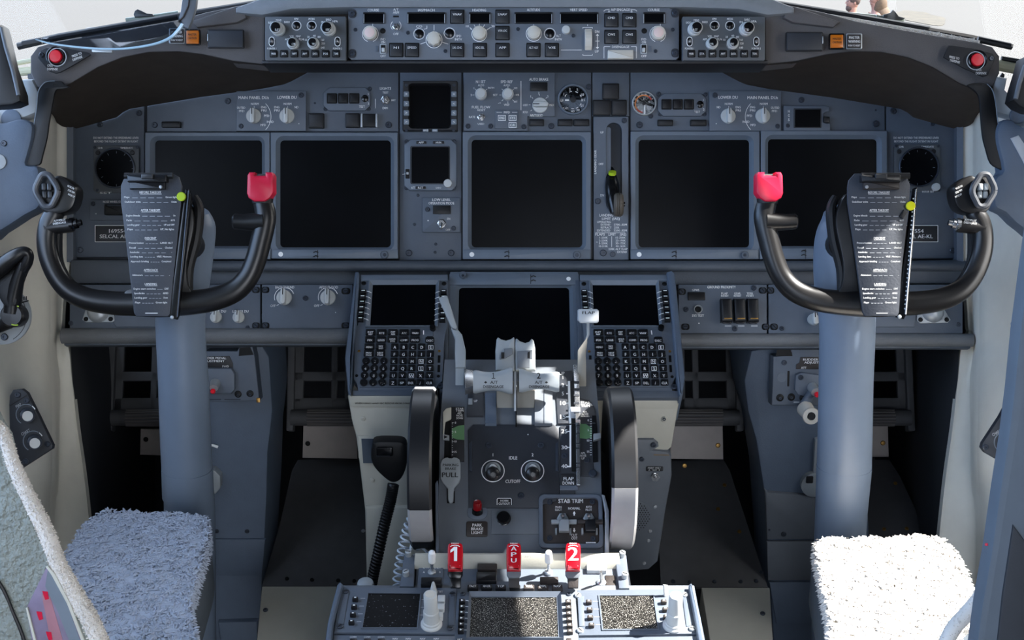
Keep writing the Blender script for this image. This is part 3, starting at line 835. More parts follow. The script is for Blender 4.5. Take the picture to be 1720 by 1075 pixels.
# ---- display selector panels
for m in (0, 1):
    x0, x1 = (397, 514) if not m else (1191.5, 1312)
    T = Thing('display_selector_panel', 'raised panel with two white display selector knobs on the %s side' % ('sunlit' if m else 'shaded'), 'control panel', Frame((x0 + x1) / 2, 187, DM))
    T.poly('faceplate', [(x0, 153), (x1, 153), (x1, 220), (x0, 220)], 0, 9, 'panel_raised', 1)
    Z = 9
    tt = lambda s_, x, y, h=4, w=None, al='c': T.text(s_, x, y, h, w, Z + .3, 'white', al)
    a, c = (426, 482) if not m else (1281, 1223)
    for kx, ang in ((a, 90), (c, 90)): T.pointer_knob(kx, 195, 12.5, 14, ang, 'knob', Z)
    tt('MAIN PANEL DUs', a, 164, 5, 51); tt('LOWER DU', c, 163.5, 5, 32)
    s1 = 1 if not m else -1
    tt('NORM', a + 2, 174.5, 3.6, 13); tt('NORM', c + 1, 174.5, 3.6, 13)
    for t_, x, y in (('OUTBD', a - 21 * s1, 181), ('PFD', a - 20 * s1, 186.5), ('ENG', a + 17 * s1, 180), ('PRI', a + 17 * s1, 185.5), ('PFD', a + 22 * s1, 194.5), ('INBD', a + 28 * s1, 204.5), ('MFD', a + 16 * s1, 210), ('ENG', c - 17 * s1, 180), ('PRI', c - 17 * s1, 185.5), ('ND', c + 16 * s1, 180)):
        tt(t_, x, y, 3.8, 2.6 * len(t_) + 1)
    T.arc(a - 2 * s1, 196, 31, -45 if not m else 135, 45 if not m else 225, .8, Z + .3)
    for kx in (a, c): T.line([(kx + 1, 178), (kx + 1, 184)], .7, Z + .3)
    T.screw(x1 - 8 if not m else x0 + 9, 160, 4.5, Z); T.screw(x0 + 8 if not m else x1 - 6, 212, 4, Z)
    T.fill(c + 20 * s1 - .7, 207, c + 20 * s1 + .7, 208.4, Z + .3)
    T.done()

# ---- autopilot test annunciators
for m in (0, 1):
    x0, x1, y0, y1 = (543, 622, 147, 186) if not m else (1105, 1186, 157, 195)
    T = Thing('test_annunciator', 'eight-sided plate with three dark square lights and a test button on the %s side' % ('sunlit' if m else 'shaded'), 'annunciator', Frame((x0 + x1) / 2, (y0 + y1) / 2, DM))
    T.poly('faceplate', [(x0 + 10, y0), (x1 - 8, y0), (x1, y0 + 9), (x1, y1 - 9), (x1 - 9, y1), (x0 + 9, y1), (x0, y1 - 9), (x0, y0 + 9)], 0, 6, 'panel_raised', 1.5)
    for i in range(3):
        cx = x0 + 14.5 + 18.8 * i
        T.button(cx - 7, y0 + 11, cx + 7, y0 + 25.5, 'lamp_off', 6, 10, name='square_light')
    bx = x1 - 9 if not m else x1 - 10
    T.hole(bx, y0 + 18.5, 6, 'black_gloss', None, 6)
    T.text('1', bx + 5.5, y0 + 11, 3.6, None, 6.3); T.text('2', bx + 6, y0 + 27, 3.6, None, 6.3); T.text('TEST', bx - 5, y1 - 7, 3.8, 10, 6.3)
    for x, y in ((x0 + 4, y1 - 3), (x1 - 1, y0 + 2), (x1 - 3, y1 - 3)): T.screw(x, y, 3.6, 0)
    T.done()
T = Thing('lights_test_switch', 'small chrome toggle switch under the LIGHTS TEST lettering', 'switch', Frame(647.5, 168.5, DM))
T.part('hex_nut', B().lathe([(8, 0), (8, 3), (6.6, 4), (0, 4)], 6), 'chrome', (647.5, 168.5)); T.toggle(647.5, 168.5, 4, 14, (0, .2), 'chrome', 3); T.done()

# ---- unlit annunciator blocks
for x0, x1, y0, y1, lb in ((518, 544, 190, 215, 'tall unlit black annunciator block beside the shaded display selector panel'), (580, 604, 190, 214, 'unlit black annunciator block under the shaded three-light plate'),
                           (889, 914, 200, 211, 'slim unlit black annunciator under the ANTISKID lettering'), (937, 962, 200, 211, 'slim unlit black annunciator under the round flap gauge, nearest the ANTISKID one'), (964, 990, 200, 211, 'slim unlit black annunciator under the flap gauge, next to the gear lever panel'),
                           (1012, 1040, 140, 166, 'single black gear light block at the apex of the three above the gear lever'), (996, 1026, 167.5, 193, 'black gear light block below the apex, on the flap gauge side'), (1027.5, 1053, 167.5, 193, 'black gear light block below the apex, on the brake gauge side'),
                           (1105, 1131, 201, 211, 'slim unlit black annunciator below the sunlit three-light plate, nearest the brake gauge'), (1160, 1187, 201, 211, 'slim unlit black annunciator next to the sunlit display selector panel'), (271, 303, 204, 214, 'faint black placard strip above the shaded outer display')):
    T = Thing('annunciator_light', lb, 'annunciator', Frame((x0 + x1) / 2, (y0 + y1) / 2, DM), 'unlit annunciators')
    T.plate('housing', x0, y0, x1, y1, 0, 8, 'lamp_off', 1.5, 1); T.plate('lens', x0 + 2, y0 + 2, x1 - 2, y1 - 2, 7, 8.6, 'black_plate', 1, .6); T.done()
T = Thing('annunciator_light', 'dark annunciator with two bright side rails under the shaded three-light plate', 'annunciator', Frame(620, 202, DM), 'unlit annunciators')
T.plate('lens', 607, 191, 634, 213, 0, 10, 'lamp_off', 1.5, 1.2)
for x in (607.5, 632.5): T.plate('rail', x - 1.6, 190.5, x + 1.6, 213.5, 0, 12, 'silver', .8, .6)
T.done()

# ---- standby displays
T = Thing('standby_display', 'black upright display with grey arrow keys on both sides, above the square standby horizon', 'display', Frame(723, 180, DM))
cx, cy, w, h = T.R(677, 138.5, 769, 222)
T.part('bezel', B().bezel(w, h, 66, 70, -4, 14, 6, 2, 4, 1.5, 0, 0, 3), 'black_plate', (723, 180)); T.screen(689, 144, 757, 216, 7, 'screen', 4)
for y in (158, 174, 189.5, 204.5):
    for x, s_ in ((682.5, '>'), (762.5, '<')):
        T.button(x - 4.5, y - 4.5, x + 4.5, y + 4.5, 'key_grey', 14, 18, None, well=False, name='line_key')
        T.text(s_, x, y, 4.4, 3.4, 18.3)
for x, s_ in ((715, 'BRT'), (730.5, 'STBY')):
    T.button(x - 5, 216.5, x + 5, 221.5, 'key_grey', 14, 16, s_, 2.6, False, name='line_key', tw=7)
for x, y in ((683, 143), (763, 143), (683, 219), (762, 219)): T.screw(x, y, 2.6, 14)
T.done()
T = Thing('standby_horizon', 'square standby attitude indicator with one white knob at its lower corner', 'instrument', Frame(723, 277, DM))
T.poly('bezel', [(690, 234), (757, 234), (767, 243), (767, 312), (759, 320), (688, 320), (679, 312), (679, 243)], 0, 10, 'bezel', 2)
T.plate('screen_recess', 689, 245, 756, 309.5, 9.5, 10.5, 'dark_panel', 3, 0); T.screen(691.5, 247, 754, 307.5, 11.5, 'screen', 2)
for x, y in ((683, 238), (763, 238), (683, 316), (762.5, 316)): T.screw(x, y, 3.6, 6)
for x0, x1, y0, y1, s_ in ((699, 716, 237, 241.5, 'APP'), (727, 746, 237, 241.5, 'HP/IN'), (698, 715, 313, 317.5, 'RST')):
    T.plate('push_key', x0, y0, x1, y1, 10, 12, 'key_black', 1, .5); T.text(s_, (x0 + x1) / 2, (y0 + y1) / 2, 3.2, 9, 12.3)
T.text('ATT', 694, 315.3, 3.6, 7, 10.3); T.text('BARO', 736.5, 315.5, 3, 9, 10.3); T.line([(676, 293), (681, 292)], .8, 10.3)
T.plate('side_slot', 681, 284, 688, 300, 9.6, 10.6, 'black', 1, 0); T.plate('brightness_slider', 682.5, 289, 686.5, 293, 10, 12, 'silver', .6, .4)
T.round_knob(752.5, 309, 7, 12, 'knob', 10)
T.done()
T = Thing('low_level_mode_panel', 'small square panel with LOW LEVEL OPERATION MODE lettering and a toggle', 'control panel', Frame(741, 361, DM))
T.plate('faceplate', 709.5, 332, 773, 390, 0, 9, 'panel_raised', 1, 1)
T.text('LOW LEVEL', 741.5, 335.5, 4.4, 31, 9.3); T.text('OPERATION MODE', 741.5, 341.3, 4.4, 43, 9.3)
T.plate('window', 727, 345, 757, 359.5, 9, 11, 'lamp_off', 1, .6); T.screw(718, 351.5, 4, 9); T.screw(762, 383.5, 4, 9)
T.toggle(742, 375, 5.6, 18, (0, -.55), 'chrome', 9); T.text('ON', 753.5, 367.5, 3.6, 5.5, 9.3); T.text('OFF', 752.5, 386, 3.6, 8, 9.3)
T.fill(718, 369.5, 720, 371.5, 9.3)
T.done()

# ---- engine / autobrake plate
T = Thing('autobrake_panel', 'raised panel with N1 SET, SPD REF and AUTO BRAKE knobs above the centre display', 'control panel', Frame(855, 165, DM))
T.poly('faceplate', [(779, 107), (932, 107), (932, 195.5), (886, 195.5), (886, 220), (779, 220)], 0, 6, 'panel_raised', 1)
Z = 6
tt = lambda s_, x, y, h=4, w=None, al='c', m='white': T.text(s_, x, y, h, w, Z + .3, m, al)
for x, y in ((794, 114), (918, 113), (786, 212), (824, 212), (880, 213)): T.screw(x, y, 4.2, Z)
tt('N1 SET', 807.5, 137.3, 4.4, 16); tt('AUTO', 808, 143.3, 3.4, 10.5); tt('BOTH', 825, 147.5, 3, 10); tt('1', 796, 148, 3.4); tt('2', 791.5, 159.5, 3.4)
tt('SPD REF', 851, 137.3, 4.4, 20); tt('AUTO', 851, 143.3, 3.4, 10.5); tt('SET', 832, 159.5, 3.4, 8); tt('V1', 866, 148, 3.4, 5); tt('VR', 869.5, 159.5, 3.4, 5.5); tt('WT', 866, 171, 3.4, 6.5); tt('VREF', 851, 176, 3.4, 9.5); tt('-+', 839, 173, 3, 5)
for kx, angs in ((808, (45, 90, 135, 180)), (853, (0, 45, 90, 135, 180, 225, 270, 315))):
    for a in angs: T.line([(kx + 11 * cos(radians(a)), 159.5 - 11 * sin(radians(a))), (kx + 14.5 * cos(radians(a)), 159.5 - 14.5 * sin(radians(a)))], .8, Z + .3)
    T.round_knob(kx, 159.5, 9.6, 14, 'knob', Z); T.round_knob(kx, 159.5, 8, 18, 'knob', Z, 'inner_knob')
tt('FUEL FLOW', 808, 180, 4.4, 31); tt('RESET', 808.5, 185, 3, 13.5); tt('RATE', 793, 196.5, 3.6, 10.5); tt('USED', 808, 208, 3.2, 11)
T.toggle(808, 196.5, 5, 14, (0, 0), 'chrome', Z)
T.plate('mfd_box', 831.5, 185, 871, 216, Z, Z + 5, 'panel_raised', 1, .8)
T.text('MFD', 851.5, 188.7, 3.6, 10, Z + 5.3); T.line([(834, 188.7), (843, 188.7)], .7, Z + 5.3); T.line([(860, 188.7), (869, 188.7)], .7, Z + 5.3)
for x, y, s_ in ((843, 198, 'ENG'), (861, 198, 'SYS'), (861, 210, 'C/R')):
    T.button(x - 6, y - 4.3, x + 6, y + 4.3, 'key_grey', Z + 5, Z + 8, None, well=False); T.text(s_, x, y, 4, 8.5, Z + 8.3)
    T.boxline(x - 6.2, y - 4.4, x + 6.2, y + 4.4, .8, Z + 8.2)
T.line([(875, 136), (875, 185)], .9, Z + .3)
tt('AUTO BRAKE', 905, 133.3, 4.6, 32); tt('ANTISKID', 901, 194, 4.4, 22)
T.plate('window', 890.5, 138, 919.5, 152.5, Z, Z + 3, 'lamp_off', 1, .8)
T.pointer_knob(907, 177, 13, 14, 180, 'knob', Z)
for s_, x, y in (('RTO', 882.5, 188.5), ('OFF', 882.5, 176.5), ('1', 891.5, 162), ('2', 905, 156.5), ('3', 920, 162), ('MAX', 927, 176.5)): tt(s_, x, y, 3.6, None if len(s_) == 1 else 8)
for a in (180, 135, 90, 45, 215): T.line([(906 + 15 * cos(radians(a)), 176 - 15 * sin(radians(a))), (906 + 18 * cos(radians(a)), 176 - 18 * sin(radians(a)))], .8, Z + .3)
T.done()

# ---- round gauges
T = Thing('flap_gauge', 'round black flap position gauge with white marks beside the gear lights', 'gauge', Frame(962.5, 168, DM))
T.part('rim', B().lathe([(26, 0), (26, 7), (25, 8), (23, 8), (22.6, 3)], 44), 'bezel', (962.5, 168)); T.part('dial', B().lathe([(23, 2), (23, 3), (0, 3)], 40), 'screen', (962.5, 168))
for s_, a in (('1', 148), ('2', 107), ('5', 66), ('10', 28), ('15', 0), ('25', -30), ('30', -62), ('40', -92)):
    T.text(s_, 962.5 + 18 * cos(radians(a)), 168 - 19 * sin(radians(a)), 4.2, None, 3.4)
    T.arc(962.5, 168, 14.6, a - 9, a + 9, 1.1, 3.4)
T.text('UP', 944, 169, 3.6, 5, 3.4); T.text('FLAPS', 950, 182, 3.4, 9, 3.4)
T.part('needle', B().box(-13.5, -7, -1.4, 1.4, 4, 5, .3), 'white', (962.5, 169)); T.part('needle_hub', B().lathe([(5, 3), (5, 5), (0, 5.5)], 16), 'black_plate', (962.5, 168))
T.done()
T = Thing('brake_pressure_gauge', 'round white-rimmed brake pressure gauge with an orange arc', 'gauge', Frame(1081.5, 174.5, DM))
T.part('rim', B().lathe([(20.5, 0), (20.5, 7), (19.6, 8), (18.4, 8), (18, 3)], 40), 'silver', (1081.5, 174.5)); T.part('dial', B().lathe([(18.2, 2), (18.2, 3), (0, 3)], 36), 'screen', (1081.5, 174.5))
T.arc(1081.5, 174.5, 14.5, 60, 215, 2.2, 3.4, 'orange_arc'); T.arc(1081.5, 174.5, 14.5, 215, 262, 2.2, 3.4, 'red_arc'); T.arc(1081.5, 174.5, 14.5, 28, 60, 2.2, 3.4, 'red_arc')
for a in range(30, 271, 24): T.line([(1081.5 + 15.6 * cos(radians(a)), 174.5 - 15.6 * sin(radians(a))), (1081.5 + 17.8 * cos(radians(a)), 174.5 - 17.8 * sin(radians(a)))], .9, 3.5)
for s_, x, y in (('0', 1078, 186), ('1', 1072, 180), ('2', 1071, 170), ('3', 1081, 166), ('4', 1090, 171)): T.text(s_, x, y, 3.4, None, 3.5)
T.text('BRAKE', 1091.5, 179.5, 2.8, 10, 3.5); T.text('PRESS', 1091.5, 183, 2.8, 10, 3.5)
T.part('needle', B().box(-1.2, 1.2, -18, -2, 4, 5, .3), 'white', (1082.5, 175)); T.part('needle_hub', B().lathe([(3, 3), (3, 5.4), (0, 5.6)], 14), 'black_plate', (1081.5, 174.5))
T.screw(1093, 195, 4, 0)
T.done()
# ---- head-up guidance box
T = Thing('guidance_display', 'small grey box with a dark window and vertical HGS letters above the sunlit outer display', 'display', Frame(1355, 199, DM))
T.poly('case', [(1316.5, 177.5), (1388, 177.5), (1393, 180), (1393, 187), (1387, 188), (1383, 191), (1383, 205), (1387, 207), (1395, 208), (1395, 219.5), (1316.5, 219.5)], 0, 10, 'panel_raised', 1.2)
T.plate('window_frame', 1333, 182, 1380, 215, 9.5, 11, 'dark_panel', 1.5, .6); T.screen(1335.5, 184, 1378, 213.5, 11.6, 'screen', 1)
for s_, y in (('H', 187), ('G', 194), ('S', 201)): T.text(s_, 1325, y, 4.4, 3, 10.3)
T.screw(1323, 211, 3.4, 10); T.plate('knob_block', 1384, 196, 1394, 206, 4, 14, 'key_black', 1, .8); T.screw(1389, 184, 3.4, 6)
T.done()

# ---- clocks
for m in (0, 1):
    cx, cy = (195.5, 283.5) if not m else (1541, 281.5)
    T = Thing('panel_clock', 'round dark clock in a square grey bezel partly behind the %s yoke' % ('sunlit' if m else 'shaded'), 'clock', Frame(cx, cy, DM))
    T.poly('bezel', [(cx - 34, cy - 39), (cx + 33, cy - 39), (cx + 38, cy - 34), (cx + 38, cy + 37), (cx + 34, cy + 40), (cx - 34, cy + 40), (cx - 39, cy + 36), (cx - 39, cy - 34)], 0, 7, 'efis', 1.5)
    T.part('rim', B().lathe([(34, 6), (34, 11), (33, 12), (31.5, 12), (31, 8)], 44), 'screw', (cx, cy)); T.part('dial', B().lathe([(31.5, 7), (31.5, 8.5), (0, 8.5)], 40), 'screen', (cx, cy))
    for a in range(0, 360, 30): T.line([(cx + 26 * cos(radians(a)), cy - 26 * sin(radians(a))), (cx + 29.5 * cos(radians(a)), cy - 29.5 * sin(radians(a)))], .7, 8.9, 'key_grey')
    T.text('CHR', cx - 27, cy - 35, 3, 8, 7.3); T.text('TIME/DATE', cx + 17, cy - 35, 3, 21, 7.3)
    for x, y in ((cx - 31, cy - 27), (cx + 27, cy - 27)): T.hole(x, y, 4, 'black_plate', None, 7)
    for x, y in ((cx - 36, cy - 36), (cx + 35, cy - 36), (cx - 32, cy + 36), (cx + 36, cy + 38)): T.screw(x, y, 2.6, 7)
    T.round_knob(cx + 30, cy + 33, 6.5, 8, 'knob', 7); T.text('SET' if not m else 'HOUR SET', cx + (-18 if not m else 18), cy + 40.5, 3, 20, 7.3)
    T.done()
    # selcal placards
    px0, px1 = (159, 236) if not m else (1498, 1576)
    T = Thing('selcal_placard', 'black white-bordered SELCAL placard below the clock beside the %s yoke' % ('sunlit' if m else 'shaded'), 'placard', Frame((px0 + px1) / 2, 392.5, DM))
    T.plate('plate', px0, 378, px1, 407, 0, 2.5, 'black_plate', .5, .4); T.boxline(px0 + .7, 378.7, px1 - .7, 406.3, 1, 2.8)
    T.text('169554', (px0 + px1) / 2, 388, 6.2, 29, 2.8); T.text('SELCAL AE-KL', (px0 + px1) / 2, 397, 6, 60, 2.8)
    T.done()
T = Thing('nose_wheel_switch', 'grey plate with a black guarded nose wheel switch below the shaded clock', 'switch', Frame(190, 352, DM))
T.plate('faceplate', 150.5, 335.5, 236, 370, 0, 6, 'panel', 1, .8); T.text('NOSE WHEEL STEERING', 195, 339, 3.4, 44, 6.3); T.screw(156.5, 342.5, 4, 6)
T.part('guard', B().box(-17, 17, -9, 9, 0, 16, 3), 'key_black', (196, 353), 6); T.fill(160, 358, 162, 360, 6.3); T.part('guard_rim', B().box(-15, 15, -1, 1, 0, 2, .5), 'screw', (196, 345), 21)
T.done()

# ---- landing gear lever panel
T = Thing('landing_gear_panel', 'narrow panel with the landing gear slot and speed limit lettering', 'control panel', Frame(1026, 317, DM))
out = [(997, 198), (1055, 198), (1055, 436), (997, 436)]
cx, cy, w, h = T.R(996.5, 197, 1055, 437)
T.part('faceplate', B().bezel(w, h, 27, 148, 0, 8, -30, .8, 13.4, .8, T.L(1030.5, 281)[0] - cx, T.L(1030.5, 281)[1] - cy, 0, 8), 'panel_raised', ((996.5 + 1055) / 2, 317))
T.part('slot_floor', B().plate(30, 150, -32, -29, 10), 'black', (1030.5, 281))
T.part('slot_cheek', B().plate(9, 140, -28, 5, 4), 'panel_raised', (1021, 284))
Z = 8
tt = lambda s_, x, y, h=3.6, w=None, al='c': T.text(s_, x, y, h, w, Z + .3, 'white', al)
tt('UP', 1011, 222.5, 3.6, 5.5); tt('OFF', 1009.5, 275.5, 3.6, 8); tt('DN', 1011.5, 328, 4, 6)
T.text('LANDING GEAR', 1000, 272, 3.4, 40, Z + .3, 'white', 'c', pi / 2)
T.screw(1048.5, 202.5, 4.6, Z); T.screw(1004, 338, 5, Z); T.screw(1013, 425, 5.6, Z); T.screw(1029, 427, 4.6, Z)
for s_, x0, x1, y, h in (('LANDING GEAR', 1007, 1045, 361.5, 4.4), ('LIMIT (IAS)', 1011, 1041, 367.3, 4.2), ('OPERATING', 1003, 1026, 372.8, 3.6), ('EXTEND', 1009, 1025, 377.4, 3.4), ('270K-.82M', 1031, 1053, 377.4, 3.4), ('RETRACT', 1009, 1027, 382.2, 3.4), ('235K', 1031, 1040.5, 382.2, 3.4),
                        ('EXTENDED', 1003, 1025, 387.2, 3.4), ('320K-.82M', 1031, 1053, 387.2, 3.4), ('FLAPS', 1000, 1016, 393.8, 4), ('LIMIT', 1022, 1034.5, 393.8, 4), ('(IAS)', 1041, 1052, 393.8, 4), ('1-250K', 1007, 1021, 399.2, 3.2), ('15-200K', 1034, 1051, 399.2, 3.2), ('2-250K', 1006, 1021, 404, 3.2),
                        ('25-190K', 1034, 1051, 404, 3.2), ('5-250K', 1006, 1021, 408.8, 3.2), ('30-175K', 1034, 1051, 408.8, 3.2), ('10-210K', 1006, 1021, 413.4, 3.2), ('40-162K', 1034, 1051, 413.4, 3.2), ('230K ALT FLAP', 1022, 1054, 418.4, 3.4), ('EXTEND', 1037, 1053, 423.2, 3.6)):
    tt(s_, (x0 + x1) / 2, y, h, x1 - x0)
T.line([(1000, 391), (1050, 391)], .8, Z + .3); T.line([(1027.5, 397), (1027.5, 415)], .8, Z + .3); T.fill(1002, 406, 1003.4, 407.4, Z + .3)
sh = B().tube([(0, 40, -26), (0, 22, -10), (1, 0, 10), (2, -26, 22), (3, -46, 26)], [4.5, 8, 13, 12, 7], 14)
lv = T.part('gear_lever', sh, 'black_gloss', (1027, 314), Z)
T.part('lever_band', B().lathe([(6.5, 0), (6.5, 5), (0, 5.2)], 16, Matrix.Rotation(-pi / 2 + .5, 4, 'X')), 'lime', (1028.5, 293), Z + 8, lv)
wh = B()
wh.lathe([(7, -8.5), (16, -8), (19, -5.5), (19.8, -3), (18.8, -2.2), (19.8, -1.4), (20, 0), (18.9, .8), (20, 1.4), (19.8, 3), (19, 5.5), (16, 8), (7, 8.5)], 36, Matrix.Rotation(pi / 2, 4, 'Y'))
T.part('lever_wheel', wh, 'tyre', (1038.5, 344), Z + 24, lv)
T.part('wheel_axle', B().lathe([(4, -11), (4, 11)], 14, Matrix.Rotation(pi / 2, 4, 'Y')), 'black_gloss', (1038.5, 343), Z + 24, lv)
T.done()
# ================================================================ bumper roll and lower panels
bar = Thing('bumper_roll', 'long rounded slate bumper roll running under the main displays', 'bumper', Frame(865, 447, 2.185))
b = B()
b.tube([bar.L(x, 447) + (0,) for x in (330, 500, 865, 1200, 1622)], [9, 9.5, 9.5, 9.5, 9], 14)
bar.part('roll', b, 'pad_bar')
# soft recessed band behind the roll
bar.poly('lower_band', [(330, 450), (1622, 450), (1622, 478), (330, 478)], -26, -14, 'pad_bar', 1)
bar.poly('padded_end', [(118, 436), (330, 436), (330, 477), (125, 477), (117, 462)], -26, 4, 'pad_bar', 4)
bar.poly('padded_end', [(1400, 440), (1619, 436), (1621, 460), (1608, 477), (1400, 477)], -26, 2, 'pad_bar', 4)
bar.done()
# lower ledge left and right: panels on a slightly upturned plane
LP = Frame(865, 480, 2.17, a=12)
for m in (0, 1):
    x0, x1 = (104, 594) if not m else (1138, 1634)
    y0, y1 = (551, 577) if not m else (560, 582)
    T = Thing('knee_ledge', 'padded %s ledge along the bottom of the lower panels over the %s footwell' % (('navy-tinted', 'dark left') if 0 else (('sunlit beige-grey', 'brighter') if m else ('slate', 'dark'))), 'ledge', LP.at((x0 + x1) / 2, (y0 + y1) / 2))
    ym = (y0 + y1) / 2
    q = [T.L(x, ym) + (0,) for x in (x0, x1)]
    r = (y1 - y0) / 2 * T.fy
    pts = [(q[0][0] + (q[1][0] - q[0][0]) * i / 8, q[0][1], -2) for i in range(9)]
    T.part('padding', B().tube(pts, r, 16, True, (0, 1, 0), .62 if 0 else 1.0), 'ledge')
    T.part('under_lip', B().box(q[0][0] + 4, q[1][0] - 4, -r - 3, -r + 5, -14, -1, 1.5), 'pad_bar')
    T.done()

def lower_plate(name, label, x0, y0, x1, y1, cat='control panel'):
    T = Thing(name, label, cat, LP.at((x0 + x1) / 2, (y0 + y1) / 2))
    T.poly('faceplate', [(x0, y0), (x1, y0), (x1, y1), (x0, y1)], -10, 0, 'panel', 1)
    return T
def dzus(T, x, y, w=14):
    T.part('pocket', B().plate(w, 11, 0, .4, 4), 'black', (x, y))
    T.slotscrew(x, y, 4.4, .3, 'screw')
# shaded side
T = lower_plate('outboard_knee_panel', 'slate knee panel with a pale round fitting behind the shaded yoke', 117, 478, 437, 553)
T.poly('cover', [(193, 521), (330, 521), (330, 549), (196, 549), (191, 545)], 0, 3, 'panel_raised', 1.2)
for m in (0,):
    T.poly('fitting_plate', [(144, 519), (189, 519), (193, 538), (188, 541), (144, 541), (138, 537)], 0, 3, 'silver', 1)
    T.part('fitting_boss', B().lathe([(19, 3), (17, 8), (11, 13), (0, 15)], 26), 'silver', (166, 524), 0)
    for x in (144.5, 186): T.hole(x, 536, 4, 'black', None, 2.6, 'bolt_hole')
for x in (363, 401):
    T.text('LOWER DU' if x > 380 else 'UPPER DU', x + 3, 523, 4, 27, .4)
    T.pointer_knob(x, 533, 10, 13, 90, 'knob', 0)
for x, y in ((119, 543), (120, 508)): T.screw(x, y, 4, 0)
T.screw(416, 552 - 1, 4, 0); dzus(T, 430, 487, 13); dzus(T, 430, 547, 13)
T.done()
T = lower_plate('background_light_panel', 'slate knee panel with BACKGROUND and AFDS FLOOD dimmer knobs', 440, 478, 592, 553)
for x, s_ in ((477.5, 'BACKGROUND'), (551, 'AFDS FLOOD')):
    T.text(s_, x + 1, 482.5, 4.2, 32, .4); T.pointer_knob(x, 500, 13, 15, 90, 'knob', 0)
    T.arc(x, 499, 16.5, 20, 80, 1.2, .4); T.arc(x, 499, 16.5, 110, 200, .9, .4); T.text('OFF', x - 19, 513.5, 4, 9, .4); T.line([(x - 13, 513), (x - 9, 511.5)], .8, .4)
T.screw(513, 501, 4.6, 0); dzus(T, 446, 487, 13); dzus(T, 446, 547, 13); dzus(T, 581, 489, 15); dzus(T, 581, 547, 15); T.fill(563, 524, 564.4, 525.4, .4)
T.done()
# sunlit side
T = lower_plate('ground_proximity_panel', 'slate panel with three black guarded ground proximity switches', 1140, 478, 1288, 560)
T.text('GROUND PROXIMITY', 1212, 482.3, 4.2, 48, .4); T.text('GPWS', 1168.5, 487.3, 3.6, 12, .4); T.text('SYS TEST', 1172.5, 530, 3.8, 20, .4)
T.plate('indicator', 1155.5, 490.5, 1184.5, 504, 0, 3, 'lamp_off', 1.2, .8)
T.part('test_ring', B().lathe([(7.5, 0), (7.5, 4), (6.5, 5), (5.6, 4), (5.6, 1)], 24), 'silver', (1172, 520)); T.hole(1172, 520, 5.4, 'black', None, .5)
for i, (s_, x) in enumerate((('FLAP', 1217), ('GEAR', 1238.5), ('TERR', 1259.5))):
    T.text(s_, x, 493, 3.8, 11, .4); T.text('INHIBIT', x + .5, 497, 3, 13, .4)
    gx = 1217.5 + 22 * i
    o = T.part('switch_guard', B().prism([(-9.5, 19), (9.5, 19), (9.5, -20), (-9.5, -20)], 0, 17, 4), 'key_black', (gx + 1, 523), label='black flip-up guard')
    T.part('guard_edge', B().box(-6.5, 6.5, -1, 1, 0, 1.2, .4), 'brass', (gx + 5.5, 535), 17, o)
    T.part('guard_hinge', B().box(-7, 7, -3, 3, 0, 4, 1), 'black_gloss', (gx + 3, 541), 6, o)
    T.fill(gx, 546.5, gx + 11, 548.5, .4, 'white_soft')
for x, y in ((1152, 520), (1234, 552.5), (1266, 484)): T.screw(x, y, 4.4, 0)
dzus(T, 1145, 490, 14); dzus(T, 1151, 549, 14); dzus(T, 1281, 488, 13); dzus(T, 1286, 549, 13); T.fill(1173, 542, 1175, 544, .4)
T.done()
T = lower_plate('outboard_knee_panel', 'slate knee panel with a pale round fitting behind the sunlit yoke', 1291, 478, 1617, 560)
T.pointer_knob(1366, 537, 10, 13, 90, 'knob', 0)
T.poly('cover', [(1400, 521), (1538, 521), (1536, 549), (1400, 549)], 0, 3, 'panel_raised', 1.2)
T.poly('fitting_plate', [(1541, 519), (1586, 519), (1597, 537), (1592, 542), (1546, 543), (1540, 538)], 0, 3, 'silver', 1)
T.part('fitting_boss', B().lathe([(19, 3), (17, 8), (11, 13), (0, 15)], 26), 'silver', (1566, 524), 0)
for x in (1546, 1590): T.hole(x, 537, 4, 'black', None, 2.6, 'bolt_hole')
dzus(T, 1294, 488, 13); dzus(T, 1300, 549, 13); T.screw(1313, 552, 4, 0); T.screw(1610, 545, 4, 0)
T.done()

# ================================================================ lower centre display
LD = Frame(863, 460, 2.165, a=27)
T = Thing('display_unit', 'large black lower display sloping behind the thrust levers', 'display', LD.at(863, 550), 'main display units')
cx, cy, w, h = T.R(754, 459, 973, 650); ix, iy, iw, ih = T.R(770, 482.5, 957, 632)
T.part('bezel', B().bezel(w, h, iw, ih, -20, 10, 1, 1.5, 6, 1.2, ix - cx, iy - cy, 6), 'bezel', (863.5, 554.5))
T.screen(768, 480, 959, 636, 1.5, 'screen', 6)
T.plate('latch_bar', 754.6, 460, 972.5, 478, 8, 13, 'bezel', .8, .8)
T.line([(891.5, 461), (891.5, 477)], 1, 13.2, 'black_ink')
for yy in (465, 472): T.part('hinge', B().tube([(-4, 0, 0), (0, 1.6, 1), (4, 0, 0)], 1, 6), 'black_plate', (896, yy), 13)
T.round_knob(777.5, 463, 6.5, 5, 'panel', 13, 'thumb_screw'); T.screw(777.5, 463, 2.4, 18); T.part('light_sensor', B().lathe([(3.8, 0), (3.8, .8), (0, 1)], 18), 'white', (955, 468.5), 13)
T.done()

